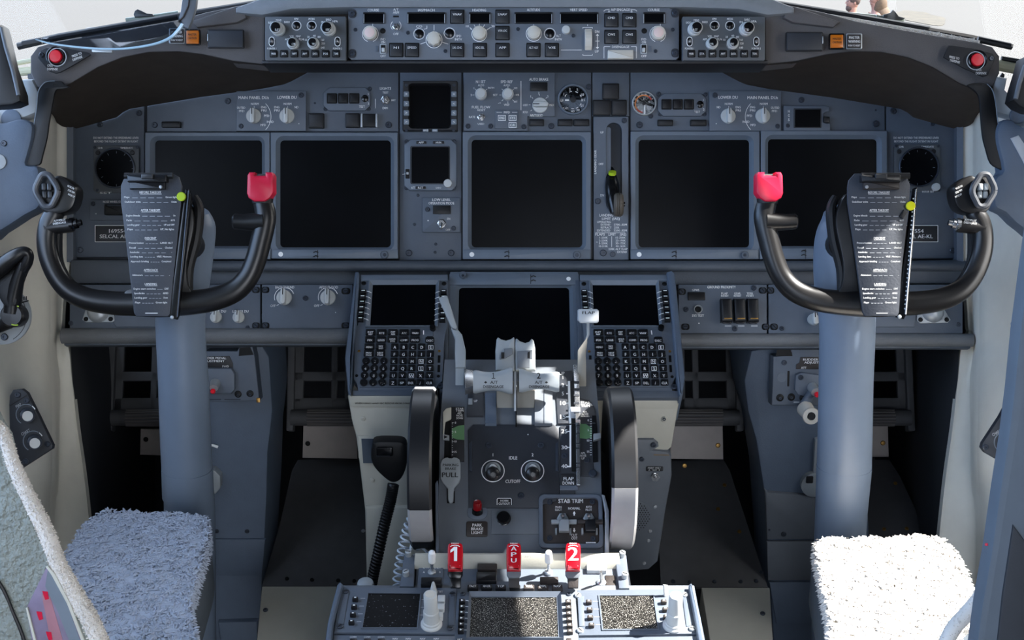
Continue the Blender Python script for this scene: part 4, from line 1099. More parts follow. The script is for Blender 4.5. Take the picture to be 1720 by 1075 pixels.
# ================================================================ control display units
CD = Frame(865, 560, 2.085, a=32)
def lerp(a, b, t): return a + (b - a) * t
for m in (0, 1):
    lbl = 'black keyboard control display unit %s' % ('beside the flap lever, on the sunlit side' if m else 'beside the speed brake lever, on the shaded side')
    cxp = 674 if not m else 1057
    T = Thing('control_display_unit', lbl, 'keyboard unit', CD.at(cxp, 560), 'control display units')
    sg = 1 if not m else -1
    out = [(606, 461), (752, 461), (751, 548), (748, 560), (746, 575), (745, 600), (743, 640), (736, 646), (733, 652), (731, 660), (602, 660), (600, 646), (594, 636), (595, 600), (597, 552), (601, 545)]
    if m: out = [(974, 461), (1120, 461), (1125, 500), (1130, 552), (1134, 600), (1136, 632), (1130, 641), (1129, 660), (1000, 660), (992, 650), (986, 640), (984, 600), (978, 540)]
    T.poly('body', out, -70, 0, 'panel_raised', 1.2)
    T.poly('top_step', [(p[0], p[1]) for p in ([(606, 462), (752, 462), (752, 471), (606, 471)] if not m else [(974, 462), (1120, 462), (1121, 471), (974.5, 471)])], 0, 4, 'bezel', 1)
    sc = [(626.5, 479.5), (732, 479), (730, 548.5), (622, 548.5)] if not m else [(995.5, 480), (1101, 480), (1107, 549), (998, 549)]
    fr_ = [(620, 472.5), (738, 472.5), (735, 551), (614, 551)] if not m else [(989, 472.5), (1106, 472.5), (1112, 551), (993, 551)]
    q1 = [T.L(*p) for p in fr_]; q2 = [T.L(*p) for p in sc]
    T.part('screen_frame', B().ringcap([[(x, y, 0) for x, y in q1], [(x, y, 6) for x, y in q1], [(x, y, 6) for x, y in inset(q1[::-1], 1.5)[::-1]], [(x, y, 1) for x, y in q2]], False, False), 'bezel')
    T.part('screen', B().prism([T.L(*p) for p in sc], 0, 1.6), 'screen')
    for x, y in ((611, 476), (746, 476.5)) if not m else ((980.5, 477), (1116, 477)): T.hole(x, y, 4, 'black', None, 0, 'lock_hole')
    # line select keys
    for i in range(6):
        t_ = i / 5
        for sd in (0, 1):
            if not m: x, y = (lerp(610, 605, t_), lerp(489, 535, t_)) if sd == 0 else (lerp(745, 743, t_), lerp(489.5, 536, t_))
            else: x, y = (lerp(981.3, 985, t_), lerp(489.5, 536, t_)) if sd == 0 else (lerp(1117, 1121.5, t_), lerp(489.5, 535.5, t_))
            o = T.plate('line_select_key', x - 5, y - 3.4, x + 5, y + 3.4, 0, 6, 'key_black', 1, 1)
            T.fill(x - 3, y - 2, x + 3, y - .8, 6.3)
            dx = 1 if sd == 0 else -1
            T.line([(x + dx * 6, y), (x + dx * 10, y + .8), (x + dx * 14, y + 3)], 1, 6.6)
    # keyboard
    kb = [(612, 553), (727, 553), (728, 572), (730, 650), (604, 650), (607, 600)] if not m else [(996, 553), (1111, 553), (1118, 600), (1126, 650), (999, 650)]
    T.poly('keyboard_plate', kb, 0, 2.2, 'panel', .8)
    def key(x, y, w, h, s_, rnd=False, box=False, th=4.6):
        if rnd:
            T.part('key', lambda: B().lathe([(6.4, 0), (6.2, 4), (5.2, 5.4), (0, 5.4)], 18), 'key_black', (x, y), 2, key=('rkey', 1))
        else:
            cw, chh = T.R(x - w / 2, y - h / 2, x + w / 2, y + h / 2)[2:]
            T.part('key', lambda: B().plate(round(w, 1), round(h, 1) * 1.16, 0, 5.2, 1.6, 1.2), 'key_black', (x, y), 2, key=('key', round(w, 1), round(h, 1)))
        n = s_.split('|')
        for i, q in enumerate(n):
            hh = th if len(n) == 1 else 2.9
            T.text(q, x, y + (i - (len(n) - 1) / 2) * 3.6, hh, min(w - 3, hh * .82 * len(q)) if len(q) > 1 else None, 7.4)
        if box: T.boxline(x - 3.8, y - 3.4, x + 3.8, y + 3.4, .7, 7.4)
    f1 = ['INIT|REF', 'RTE', 'DEP|ARR', 'ATC', 'VNAV']; f2 = ['FIX', 'LEGS', 'HOLD|DTG', 'COMM', 'PROG']
    X0 = 622.5 if not m else 1004.7
    for i in range(5):
        key(X0 + 18.8 * i, 559.6, 16.5, 9, f1[i], th=3.4)
        key(X0 - 1 * sg + 18.9 * i, 571.4, 16.5, 9, f2[i], th=3.4)
    key((722 if not m else 1105.5), 572.2, 15, 7.5, 'EXEC', th=3.4)
    for i, q in enumerate(('MENU', 'NAV|RAD')): key(X0 - 2 * sg + 19.3 * i, 583.2, 16.8, 9, q, th=3.2)
    for i, q in enumerate(('PREV|PAGE', 'NEXT|PAGE')): key(X0 - 3 * sg + 19.3 * i, 594.6, 17, 9.2, q, th=3.2)
    let = ['ABCDE', 'FGHIJ', 'KLMNO', 'PQRST', 'UVWXY', 'Z']
    rows = [583.4, 595.3, 607.2, 619.1, 631.2, 643.4]
    for r_, y in enumerate(rows):
        for c in range(5):
            t_ = r_ / 5
            x = lerp(663.2, 659.8, t_) + c * lerp(15.1, 15.3, t_) if not m else lerp(1050, 1054.6, t_) + c * lerp(15.1, 15.4, t_)
            s_ = let[r_][c] if r_ < 5 else ('Z', 'SP', 'DEL', '/', 'CLR')[c]
            key(x, y, 12.5, 8.8, s_, False, s_ in 'ENSW' and len(s_) == 1, 4.8 if len(s_) == 1 else 3.8)
    nums = ['123', '456', '789']
    for r_, y in enumerate(rows[2:]):
        for c in range(3):
            t_ = r_ / 3
            x = lerp(614.9, 611.2, t_) + c * lerp(15, 15.4, t_) if not m else lerp(1004.5, 1006.3, t_) + c * lerp(15, 15.6, t_)
            s_ = nums[r_][c] if r_ < 3 else ('.', '0', '+/-')[c]
            key(x, y, 11, 10, s_, True, th=4.8 if s_ != '.' else 1.4)
    T.round_knob(727 if not m else 1110, 553, 5, 9, 'black_gloss', 1, 'brightness_knob'); T.line([(711.5, 555), (711.5, 562)] if not m else [(1094, 555), (1095, 562)], 1.6, 2.6)
    T.plate('exec_light', *( (717, 565, 727, 566.6) if not m else (1100, 565.5, 1111, 567)), 2, 3, 'black', .4, 0)
    for x, y in ((603, 590), (738, 590)) if not m else ((989.5, 590.5), (1125, 590.5)): T.part('catch', B().box(-2, 2, -1.6, 1.6, 0, 2, .4), 'brass', (x, y), 0)
    for x, y0, y1 in ((737.5, 597, 609), (737, 613, 625)) if not m else ((991.5, 597, 609), (992, 614, 626), (1125.5, 597, 608), (1126.5, 613, 625)): T.plate('slot', x - 2.2, y0, x + 2.2, y1, 0, .5, 'black', .4, 0)
    for x, y in ((599, 631), (736.5, 632)) if not m else ((991.5, 633), (1129, 633)): T.hole(x, y, 2.6, 'black', None, 0, 'lock_hole')
    T.done()
    # bay rim around the unit
    T = Thing('bay_rim', 'slate side rail framing the keyboard unit %s' % ('next to the sunlit footwell' if m else 'next to the dark footwell'), 'rail', CD.at(600 if not m else 1130, 560))
    side = [(596, 456), (602, 455), (604, 460), (598, 545), (592, 600), (589, 662), (584, 655), (579, 600), (586, 545)]
    if m: side = [(1120, 456), (1128, 453), (1134, 459), (1140, 520), (1145, 570), (1151, 632), (1147, 662), (1141, 666), (1137, 640), (1133, 590), (1128, 530)]
    T.poly('rail', side, -80, 10, 'side_slate', 4)
    sill = [(592, 655), (735, 655), (735, 664), (592, 664)] if not m else [(1003, 656), (1140, 656), (1140, 668), (1003, 668)]
    T.poly('sill', sill, -60, 2, 'panel', 1.5)
    for x, y in ((740.5, 649),) if not m else ((988, 650), (1132, 650)): T.screw(x, y, 5, 0)
    inn = [(748, 470), (756, 470), (753, 560), (752, 650), (738, 664), (737, 655), (744, 640)] if not m else [(966, 470), (975, 470), (978, 540), (984, 610), (986, 645), (998, 664), (985, 664), (974, 640), (970, 560)]
    T.poly('inner_rail', inn, -80, -8, 'panel', 1.5)
    T.done()
# ================================================================ console under the keyboard units
VP = -20.0     # a plane that stands plumb in the cockpit
for m in (0, 1):
    lbl = 'grey-green console cheek holding the hand microphone' if not m else 'cream console cheek beside the sunlit trim wheel, above the round speaker'
    T = Thing('console_cheek', lbl, 'console', Frame(640 if not m else 1085, 665, 2.03, a=VP))
    if not m:
        T.poly('body', [(584, 668), (590, 663), (720, 663), (720, 990), (616, 990), (613, 860), (606, 800), (598, 735), (590, 705)], -330, 0, 'console_beige', 5)
        T.poly('top_rail', [(585, 665), (700, 665), (700, 684), (588, 684)], 0, 4, 'console_beige', 2)
        T.text('WHEN USING HAND MIC REMOVE FROM CONSOLE', 646, 677.5, 2.6, 100, 4.4, 'black_ink')
        for x, y in ((610, 703), (625, 806)): T.part('rivet', B().lathe([(4.5, 0), (3.5, 2), (0, 3)], 16), 'console_beige', (x, y))
        T.poly('mic_recess_rim', [(601, 733), (668, 733), (690, 745), (690, 780), (612, 781), (602, 770)], 0, 5, 'console_beige', 2)
        T.poly('mic_recess', [(607, 737), (666, 737), (690, 748), (690, 778), (610, 778)], 3, 5.6, 'navy', 0)
        T.poly('lower_step', [(614, 852), (720, 852), (720, 990), (618, 990)], 0, 8, 'console_beige', 4)
    else:
        T.poly('body', [(1000, 662), (1134, 668), (1142, 672), (1140, 682), (1128, 752), (1122, 757), (1000, 757)], -330, 0, 'console_beige', 4)
        T.poly('top_band', [(1000, 668), (1139, 668), (1135, 687), (1000, 687)], 0, 1.5, 'console_beige', 1)
        T.part('rivet', B().lathe([(5.5, 0), (4.4, 2), (0, 3)], 16), 'console_beige', (1115.5, 704)); T.screw(1115.5, 704, 3, 2)
        T.poly('lower_body', [(1000, 738), (1098, 738), (1106, 745), (1107, 752), (1098, 757), (1122, 759), (1128, 766), (1129, 800), (1120, 850), (1105, 945), (1090, 958), (1000, 965)], -330, 6, 'console_slate', 6)
        T.line([(1098, 764), (1124, 764.5)], 1.2, 6.6, 'brass')
        T.screw(1097.5, 747, 5, 6); T.screw(1078, 771, 4.4, 6)
        T.plate('placard', 1085, 783.5, 1114, 791.5, 6, 7, 'black_plate', 2, .3); T.text('MAINT ONLY', 1099, 786, 3, 22, 7.3); T.text('A  TEST  B', 1099, 789.5, 2.4, 20, 7.3)
        T.part('nut', B().lathe([(8, 6), (8, 9), (0, 9)], 6), 'chrome', (1100, 798)); T.toggle(1100, 798, 4, 10, (0, 0), 'chrome', 9)
        sp = B()
        for i in range(-6, 7):
            for j in range(-6, 7):
                x, y = i * 4.6 + (j % 2) * 2.3, j * 4.2
                if x * x + y * y < 27 ** 2: sp.lathe([(1.1, 0), (1.1, .5), (0, .5)], 6, Matrix.Translation((x, y, 0)))
        o = T.part('speaker_grille', B().lathe([(31, 0), (31, 1), (29, 1.5), (0, 1.5)], 40), 'console_slate', (1066, 868), 6)
        T.part('speaker_perforation', sp, 'black', (1066, 868), 7.4, o)
        for x, y in ((1100.5, 851), (1092, 892), (1089, 908), (1082, 946)): T.part('rivet', B().lathe([(3.5, 0), (2.6, 2), (0, 2.6)], 12), 'silver', (x, y), 6)
    T.done()

# ================================================================ throttle quadrant
QA = Frame(865, 930, 1.813, a=25)        # aft face
QB = Frame(865, 712, 1.89, a=55.6)       # sloping upper deck
Q = Thing('throttle_quadrant', 'centre throttle quadrant with two thrust levers, start levers and black trim wheels', 'throttle quadrant', QA.at(865, 800))
k = Q.k
def QW(b): return B().add([tuple(Q.fr.loc(Vector(v))) for v in b.v], b.f)
prof = [P(860, 930, 1.813), P(860, 712, 1.89), QB.hit(860, 640), QB.hit(860, 604)]
prof += [prof[-1] + FW * .05 - UP * .06, prof[-1] + FW * .05 - UP * .45, prof[0] + FW * .02 - UP * .12]
b = B()
for xa, xb in ((-.0995, .1215),):
    rings = [[(x, p.y, p.z) for p in prof] for x in (xa, xa + .004, xb - .004, xb)]
    b.ringcap(rings)
Q.part('housing', QW(b), 'console_slate')
fa = lambda T_, *a, **k_: T_
# --- start lever plate
Q.poly('start_lever_plate', [(786, 722), (795, 712.5), (930, 712.5), (938, 720), (940, 832), (934, 842), (910, 848), (904, 853), (787, 853)], 0, 4, 'dark_panel', 1.5)
for x in (790.5, 936): Q.poly('side_grip', [(x - 2.5, 745), (x + 2.5, 740), (x + 2.5, 792), (x - 2.5, 790)], 3, 7, 'screw', 1)
for x, y in ((821, 748), (909, 748), (875, 833)): Q.screw(x, y, 5.6, 4)
Q.fill(886, 729, 887.6, 730.6, 4.4)
for s_, x in (('1', 828), ('2', 894.5)):
    Q.text(s_, x, 764, 5, None, 4.4); Q.arc(x, 791, 19, 0, 360, 1.4, 4.4, 'white', 36)
    Q.part('lever_seat', B().lathe([(13, 4), (13, 5.5), (10, 6), (9, 5)], 28), 'silver', (x, 790))
    o = Q.part('start_lever', B().tube([(0, 3, 4), (0, -1, 14), (0, -5, 26)], [7, 7, 6.6], 16), 'silver', (x, 790))
    Q.part('lever_knob', B().lathe([(6.8, 0), (9.5, 3), (11.5, 12), (12.2, 22), (11, 30), (7, 33.5), (4, 34), (3.6, 33), (0, 33)], 24, Matrix.Rotation(.42, 4, 'X')), 'yoke_black', (x, 794), 22, o)
Q.text('IDLE', 862, 769, 5.6, 14, 4.4); Q.text('CUTOFF', 861.5, 808.5, 5.6, 25, 4.4)
Q.poly2([(836, 838), (858, 838), (859, 848), (835, 848)], 4.4, 'black_ink'); Q.text('HORN', 847, 841, 3.4, 13, 4.7); Q.text('CUTOUT', 847, 846, 3.6, 19, 4.7)
Q.line([(835, 848), (835, 838.5), (836.5, 837), (857.5, 837), (859, 838.5), (859, 848)], .9, 4.6)
# --- lower face plates
Q.poly('lower_plate', [(825, 856), (906, 856), (906, 897), (825, 897)], 0, 2.5, 'console_slate', 1)
Q.part('horn_button', B().lathe([(12, 2), (12, 4), (10.8, 4.5), (10.6, 12), (9.4, 13.5), (0, 13.5)], 28), 'black_gloss', (846, 872))
Q.part('light_well', B().plate(34, 24, 0, 3, 11, 1), 'panel_raised', (802, 861)); 
Q.part('park_brake_light', B().lathe([(9.5, 2), (8.6, 9), (7, 10)], 24, Matrix.Rotation(-.55, 4, 'X')), 'black_gloss', (802, 862))
Q.part('light_lens', B().lathe([(7.6, 6), (7.4, 20), (6.2, 23), (0, 23.5)], 22, Matrix.Rotation(-.55, 4, 'X')), 'red_light', (802, 861))
Q.plate('park_brake_placard', 783, 875.5, 819, 901, 0, 3, 'brown_plate', 3, 1)
for s_, y, w in (('PARK', 882, 16), ('BRAKE', 888.3, 20), ('LIGHT', 894.5, 19)): Q.text(s_, 801.5, y, 4.8, w, 3.3)
# --- shaded trim scale and parking brake
Q.poly('trim_scale', [(757, 683), (780, 683), (780, 775), (757, 775)], 0, 3, 'black_plate', .6)
Q.poly('trim_slot', [(747, 706), (757, 703), (757, 772), (746, 772)], 0, 1, 'black', 0)
Q.poly('scale_cover', [(744, 692), (749, 686), (758, 684), (758, 703), (748, 708), (744, 740)], 0, 5, 'console_beige', 1)
Q.poly('green_band', [(759, 720), (770, 715), (780, 714), (780, 739), (768, 738), (759, 735)], 3, 3.6, 'green_band', 0)
for s_, y in (('0', 710), ('5', 725.5), ('10', 741.5), ('15', 759)): Q.text(s_, 765, y, 3.4, None, 4); Q.line([(759, y), (762, y)], .9, 4)
for y in range(712, 768, 4): Q.line([(759, y), (760.4, y)], .6, 4)
for s_, y, w in (('STAB', 686.5, 13), ('TRIM', 690, 13), ('APL', 694, 8), ('NOSE', 698, 11), ('DOWN', 702.5, 11)): Q.text(s_, 772, y, 3.2, w, 3.4)
Q.poly('trim_pointer', [(743.5, 729), (754.5, 731), (754.5, 739), (744, 738)], 3, 8, 'silver', .8); Q.poly2([(746, 731), (752, 734), (746, 737)], 8.3, 'black_ink')
pb = [(740, 779), (743, 772), (748, 768.5), (752, 768), (754, 769.5), (759, 769.5), (762, 768), (767, 768.5), (772, 772), (773.5, 779), (773.5, 802), (771, 810), (763, 819), (762, 826), (761.5, 841), (759, 844), (755, 844), (752.5, 840), (752, 820), (744, 811), (740, 803)]
Q.poly('parking_brake_slot', [(750.5, 820), (764, 825), (764, 845), (751, 845)], 0, .8, 'black', 0)
Q.poly('parking_brake_lever', pb, 10, 15, 'lever_grey', 1.2)
Q.text('PARKING', 756.8, 781, 4.4, 26, 15.3, 'black_ink'); Q.text('BRAKE', 757, 787.2, 4.2, 18, 15.3, 'black_ink'); Q.text('PULL', 756, 797.5, 8, 27, 15.3, 'black_ink')
# --- flap scale on the sunlit side
Q.poly('flap_scale', [(941, 716), (964, 714), (966, 830), (940, 830)], 0, 3, 'dark_panel', .8)
for s_, y in (('25', 724.5), ('30', 751.5), ('40', 783)): Q.text(s_, 948, y, 6.4, 10.5, 3.4); Q.line([(953, y), (957, y)], 1.4, 3.4)
Q.line([(958, 714), (958, 784)], 3, 3.5); Q.line([(953, 784), (959, 784)], 1.6, 3.5)
Q.poly('flap_slot', [(960.5, 712), (967, 712), (967, 792), (960.5, 792)], 3, 3.6, 'black', 0)
Q.screw(948.5, 766, 5, 3)
Q.plate('flap_down_placard', 941, 795.5, 967.5, 815, 3, 5, 'black_plate', 2.5, .6); Q.text('FLAP', 955, 804, 5.4, 17, 5.3); Q.text('DOWN', 954.5, 811.5, 5.4, 19, 5.3)
Q.poly('plain_cover', [(940, 815), (971, 815), (971, 823), (940, 823)], 0, 5, 'panel_raised', 1)
det = B()
y = 714.0
Q.poly('detent_track', [(967.5, 705), (973.5, 705), (975, 815), (968.5, 815)], 2, 14, 'chrome', 1)
for yy in (714, 727, 744, 752, 777, 784): Q.poly('track_notch', [(968, yy), (974, yy), (974, yy + 2.2), (968, yy + 2.2)], 13.5, 14.6, 'dark_panel', 0)
Q.poly('trim_scale', [(974.5, 700), (996, 700), (997, 800), (975, 800)], 0, 3, 'dark_panel', .8)
Q.poly('green_band', [(974, 711), (984, 712), (994, 719), (994, 735), (985, 737), (974, 736)], 3, 3.6, 'green_band', 0)
for s_, yy in (('0', 706), ('5', 722.5), ('10', 740), ('15', 758.5)): Q.text(s_, 988, yy, 3.6, None, 4)
for yy in range(704, 768, 4): Q.line([(991, yy), (994, yy)], .8, 4)
for s_, yy, w in (('APL', 761, 8), ('NOSE', 765.5, 11), ('UP', 770, 6)): Q.text(s_, 979.5, yy, 3.6, w, 3.4)
Q.screw(986, 773.5, 5, 3)
Q.poly('trim_slot', [(994.5, 698), (1001, 698), (1003.5, 720), (1004.5, 775), (996, 776)], 0, 3.4, 'black', 0)
Q.poly('trim_pointer', [(997, 728), (1009, 727), (1009, 736), (997, 739)], 5, 14, 'silver', 1)
Q.part('bolt', B().lathe([(7, 0), (7, 3), (5, 5), (0, 5)], 18), 'screw', (996, 796), 3)
# --- stab trim cutout panel
c0 = Q.R(905, 832, 1012, 922)
Q.part('cutout_frame', B().bezel(c0[2], c0[3], c0[2] - 13, c0[3] - 13, 0, 9, 0, 9, 7, 1.5), 'panel_raised', (958.5, 877))
Q.plate('cutout_plate', 910, 837, 1007.5, 916.5, 0, 2.4, 'brown_plate', 5, .6)
Q.text('STAB TRIM', 958.5, 841.5, 6.6, 41, 2.8)
for s_, x, yy, h, w in (('MAIN', 938, 851.7, 3.4, 10), ('ELECT', 938, 856.3, 3.4, 10.5), ('NORMAL', 964.5, 854, 4, 20), ('AUTO', 989, 851.5, 3.4, 10), ('PILOT', 989, 856.3, 3.4, 10.5), ('CUT', 964.5, 899, 4.4, 10), ('OUT', 965, 904, 4.4, 10)): Q.text(s_, x, yy, h, w, 2.8)
Q.poly2([(962, 862.5), (964.5, 858.5), (967, 862.5), (965.6, 862.5), (965.6, 866), (963.4, 866), (963.4, 862.5)], 2.8); Q.poly2([(963.4, 887), (965.6, 887), (965.6, 890.5), (967, 890.5), (964.5, 894.5), (962, 890.5), (963.4, 890.5)], 2.8)
for x, yy in ((923.5, 843.5), (995, 843), (923.5, 904), (996.5, 905)): Q.screw(x, yy, 4.6, 2.4)
for x in (945, 989):
    o = Q.part('cutout_switch', B().lathe([(9.5, 0), (9.5, 2), (7, 3.5), (0, 3.5)], 6), 'silver', (x, 871), 2.4)
    Q.part('bat', B().tube([(0, 0, 3), (0, 2, 12), (0, 2.5, 14)], [2.4, 3.6, 2], 12), 'chrome', (x, 871), 2.4, o)
    gx = x + 1.5
    mm = 'lever_grey' if x < 960 else 'key_black'
    gd = Q.part('switch_guard', B().prism([(-8, 6), (-4, 10), (8, 10), (9, 4), (9, -10), (-8, -10)], 6, 18, 1.5), mm, (gx, 887), 2.4)
    Q.part('guard_arm', B().box(-20, 22, -3.4, 3.4, 6, 13, 1), 'lever_grey' if x < 960 else 'brown_plate', (x + 1, 879.5), 2.4, gd)
    for dx in (-11, 13): Q.part('guard_post', B().box(-1.5, 1.5, -6, 4, 0, 8, .5), 'lever_grey', (x + dx, 893), 2.4)
Q.fill(984, 910.5, 1001, 912.5, 2.8)
for s_ in (-1, 1): pass
Q.poly('edge_rail', [(1011, 830), (1016, 832), (1023, 858), (1023, 930), (1016, 930), (1016, 860)], 0, 10, 'silver', 1.5)
Q.poly('edge_rail', [(731, 812), (735, 806), (737, 815), (736, 850), (738, 930), (732, 930)], 0, 6, 'panel_raised', 1.2)
# --- upper deck: slot covers, scales (on the sloping plane)
def QD(pts, z0, z1, m, name, ch=.8):
    f = QB
    kk = f.k / Q.k
    b_ = B(); q = [f.L(p[0], p[1], z1) for p in pts]; b_.prism(q, z0, z1, ch)
    Mx = f.mat()
    b_.v = [tuple(Q.fr.loc(Mx @ (Vector(v) * f.k))) for v in b_.v]
    return Q.part(name, b_, m)
def QT(s_, x, y, h, w, z=3.4, m='white'):
    f = QB; b_ = B(); lx, ly = f.L(x, y, z); fy = f.L(x, y - 1)[1] - f.L(x, y)[1]
    b_.text(s_, lx, ly, h, w, 'c', z, 0, 1, fy); Mx = f.mat()
    Q.b(m).add([tuple(Q.fr.loc(Mx @ (Vector(v) * f.k))) for v in b_.v], b_.f)
QD([(898, 655), (928, 655), (928, 711), (898, 711)], 0, 6, 'console_slate', 'slot_cover'); QD([(913, 655), (914.4, 655), (914.4, 711), (913, 711)], 6, 6.4, 'screw', 'cover_seam', 0)
QD([(815, 660), (833, 660), (834, 711), (815, 711)], 0, 6, 'side_slate', 'slot_cover')
QD([(787, 640), (812, 640), (812, 698), (784, 698)], 0, 4, 'dark_panel', 'speed_brake_plate'); Q.b('white')
QT('UP', 799, 673.5, 3.8, 6, 4.4); QD([(786.5, 669), (793.5, 669), (793.5, 679), (786.5, 679)], 4, 5, 'lever_grey', 'speed_brake_mark', .4)
QD([(866, 655), (868, 655), (868, 711), (866, 711)], 0, 8, 'black', 'lever_slot', 0)
QD([(932, 625), (960, 622), (964, 711), (937, 711)], 0, 3, 'dark_panel', 'flap_scale')
for s_, y in (('UP', 627), ('1', 634), ('2', 647), ('5', 661), ('10', 677), ('15', 700)): QT(s_, 945.5 if y > 630 else 944, y, 6.2 if y > 640 else 5, None if len(s_) == 1 else 9.5); 
for y in (647, 661, 677, 700): QD([(951, y - .8), (956, y - .8), (956, y + .8), (951, y + .8)], 3, 3.5, 'white', 'scale_tick', 0)
QD([(953.5, 640), (957.5, 640), (959.5, 711), (955.5, 711)], 3, 3.6, 'white', 'scale_line', 0)
QD([(957.5, 640), (965, 640), (967, 711), (960, 711)], 3, 3.4, 'black', 'flap_slot', 0)
QD([(963, 612), (972, 612), (975, 705), (967, 705)], 3, 16, 'chrome', 'detent_track', 1)
for yy in (640, 652, 662, 675, 690): QD([(964, yy), (973, yy), (973, yy + 3), (964, yy + 3)], 15, 17, 'dark_panel', 'track_notch', 0)
QD([(958, 683), (974, 683), (975, 691), (959, 691)], 3, 18, 'white_soft', 'flap_gate', 1)
QD([(973, 668), (990, 672), (1000, 690), (1000, 711), (976, 711)], 0, 3, 'dark_panel', 'trim_scale')
for s_, y, w in (('STAB', 676, 15), ('TRIM', 681.5, 15), ('APL', 692, 8), ('NOSE', 696, 11), ('DOWN', 700.5, 13)): QT(s_, 983, y, 3.8, w)
QD([(780, 619), (795, 622), (795, 648), (781, 652)], 4, 18, 'chrome', 'speed_brake_gate', 1)
# --- thrust levers
TL = Frame(830, 640, 1.935, a=10)
def TLpart(name, pts, z0, z1, m, d=1.935, a=10, ch=1.5, sm=False):
    f = Frame(pts[0][0], pts[0][1], d, a)
    q = [f.L(p[0], p[1], z1) for p in pts]
    b_ = B().prism(q, z0, z1, ch); Mx = f.mat()
    b_.v = [tuple(Q.fr.loc(Mx @ (Vector(v) * f.k))) for v in b_.v]
    return Q.part(name, b_, m)
def TLtext(s_, x, y, h, w, d, a, z, m='black_ink', rot=0):
    f = Frame(x, y, d, a); b_ = B(); Mx = f.mat()
    if s_ == '1': b_.one(0, 0, h, z, h * .12, True)
    else: b_.text(s_, 0, 0, h, w, 'c', z, rot)
    Q.b(m).add([tuple(Q.fr.loc(Mx @ (Vector(v) * f.k))) for v in b_.v], b_.f)
for i in (0, 1):
    ox = 0 if i == 0 else 73.5
    stem = TLpart('thrust_lever', [(834 + (0 if i == 0 else 34), 640), (865 + (0 if i == 0 else 34), 640), (864 + (0 if i == 0 else 36), 697), (851 + (0 if i == 0 else 40), 697), (851 + (0 if i == 0 else 40), 712), (835 + (0 if i == 0 else 48), 712), (834 + (0 if i == 0 else 34), 697)] if i == 0 else [(868, 640), (899, 640), (897, 697), (895, 697), (895, 712), (881, 712), (881, 697), (868, 697)], -40, 0, 'lever_beige', 1.925, 8)
    TLtext('o', 848 if i == 0 else 884, 684, 3, None, 1.925, 8, .5, 'screw')
    # spool shaped hand grip with bow-tie sides
    gx0, gx1 = (795, 861) if i == 0 else (872, 939)
    pts_ = []
    rad = []
    f = Frame((gx0 + gx1) / 2, 641, 1.905, 0)
    n = 14
    ring = []
    for j in range(n + 1):
        t_ = j / n; x = gx0 + (gx1 - gx0) * t_
        big = (22 if i == 0 else 19.5); end = big + ((t_ - .5) * (3 if i == 0 else -3))
        r_ = end - 6.5 * sin(pi * t_) ** 1.2
        if j in (0, n): r_ -= 2
        yc = 640.5 + (t_ - .5) * (-2 if i == 0 else 2)
        c_ = f.L(x, yc)
        sec = []
        for q_ in rr(r_ * 2, 30, 9, 4): sec.append((c_[0], c_[1] + q_[0], q_[1]))
        ring.append(sec)
    b_ = B().ringcap(ring); Mx = f.mat(); b_.v = [tuple(Q.fr.loc(Mx @ (Vector(v) * f.k))) for v in b_.v]
    gr = Q.part('thrust_grip', b_, 'lever_grey', parent=None)
    cx = 828 if i == 0 else 904.5
    TLtext(str(i + 1), cx + (1 if i == 0 else 0), 630.5, 9.5, 6.5, 1.905, 0, 15.4); TLtext('A/T', cx + (2 if i == 0 else 0), 641.5, 5, 13, 1.905, 0, 15.4); TLtext('DISENGAGE', cx + 1, 648.7, 4.4, 34, 1.905, 0, 15.4)
    ax = 816 if i == 0 else 917.5; sd = 1 if i == 0 else -1
    f2 = Frame(ax, 641.5, 1.905, 0); ab = B().add([(-2.8 * sd, 0, 15.4), (0, 2, 15.4), (2.8 * sd, 0, 15.4), (0, -2, 15.4)], [(0, 1, 2, 3)]); Mx = f2.mat()
    Q.b('black_ink').add([tuple(Q.fr.loc(Mx @ (Vector(v) * f2.k))) for v in ab.v], ab.f)
    # reverse thrust lever standing in front of it
    if i == 0: rv = [(832.5, 622), (832, 590), (834, 570), (836.5, 566.5), (842, 570), (850, 572), (858, 569.5), (863, 566), (864.5, 570), (864.5, 622)]
    else: rv = [(866, 622), (865, 580), (866, 570), (868, 568.5), (873, 573), (882, 576), (889, 574), (893, 569), (896.5, 572), (899, 585), (899.5, 622)]
    o = TLpart('reverse_lever', rv, -26, 12, 'lever_grey', 1.965, 6, 2.5)
    if i == 0: TLpart('latch', [(839, 601), (842, 591), (847, 591), (847, 586), (861, 585), (861, 595), (850, 601), (846, 603), (839, 604)], 12, 16, 'console_slate', 1.965, 6, .8); TLpart('latch_window', [(842, 592), (847, 592), (847, 602), (842, 602)], 12, 16.4, 'black', 1.965, 6, 0)
    else: TLpart('latch', [(869, 590), (894, 588), (894, 603), (890, 603), (890, 618), (869, 618)], 12, 15, 'console_slate', 1.965, 6, .8); TLpart('latch_window', [(886, 592), (890, 590), (890, 602), (886, 602)], 12, 15.5, 'black', 1.965, 6, 0)
TLpart('lever_gap_bar', [(863.5, 624), (867, 624), (867, 690), (863.5, 690)], -6, 12, 'white_soft', 1.915, 8, .6)
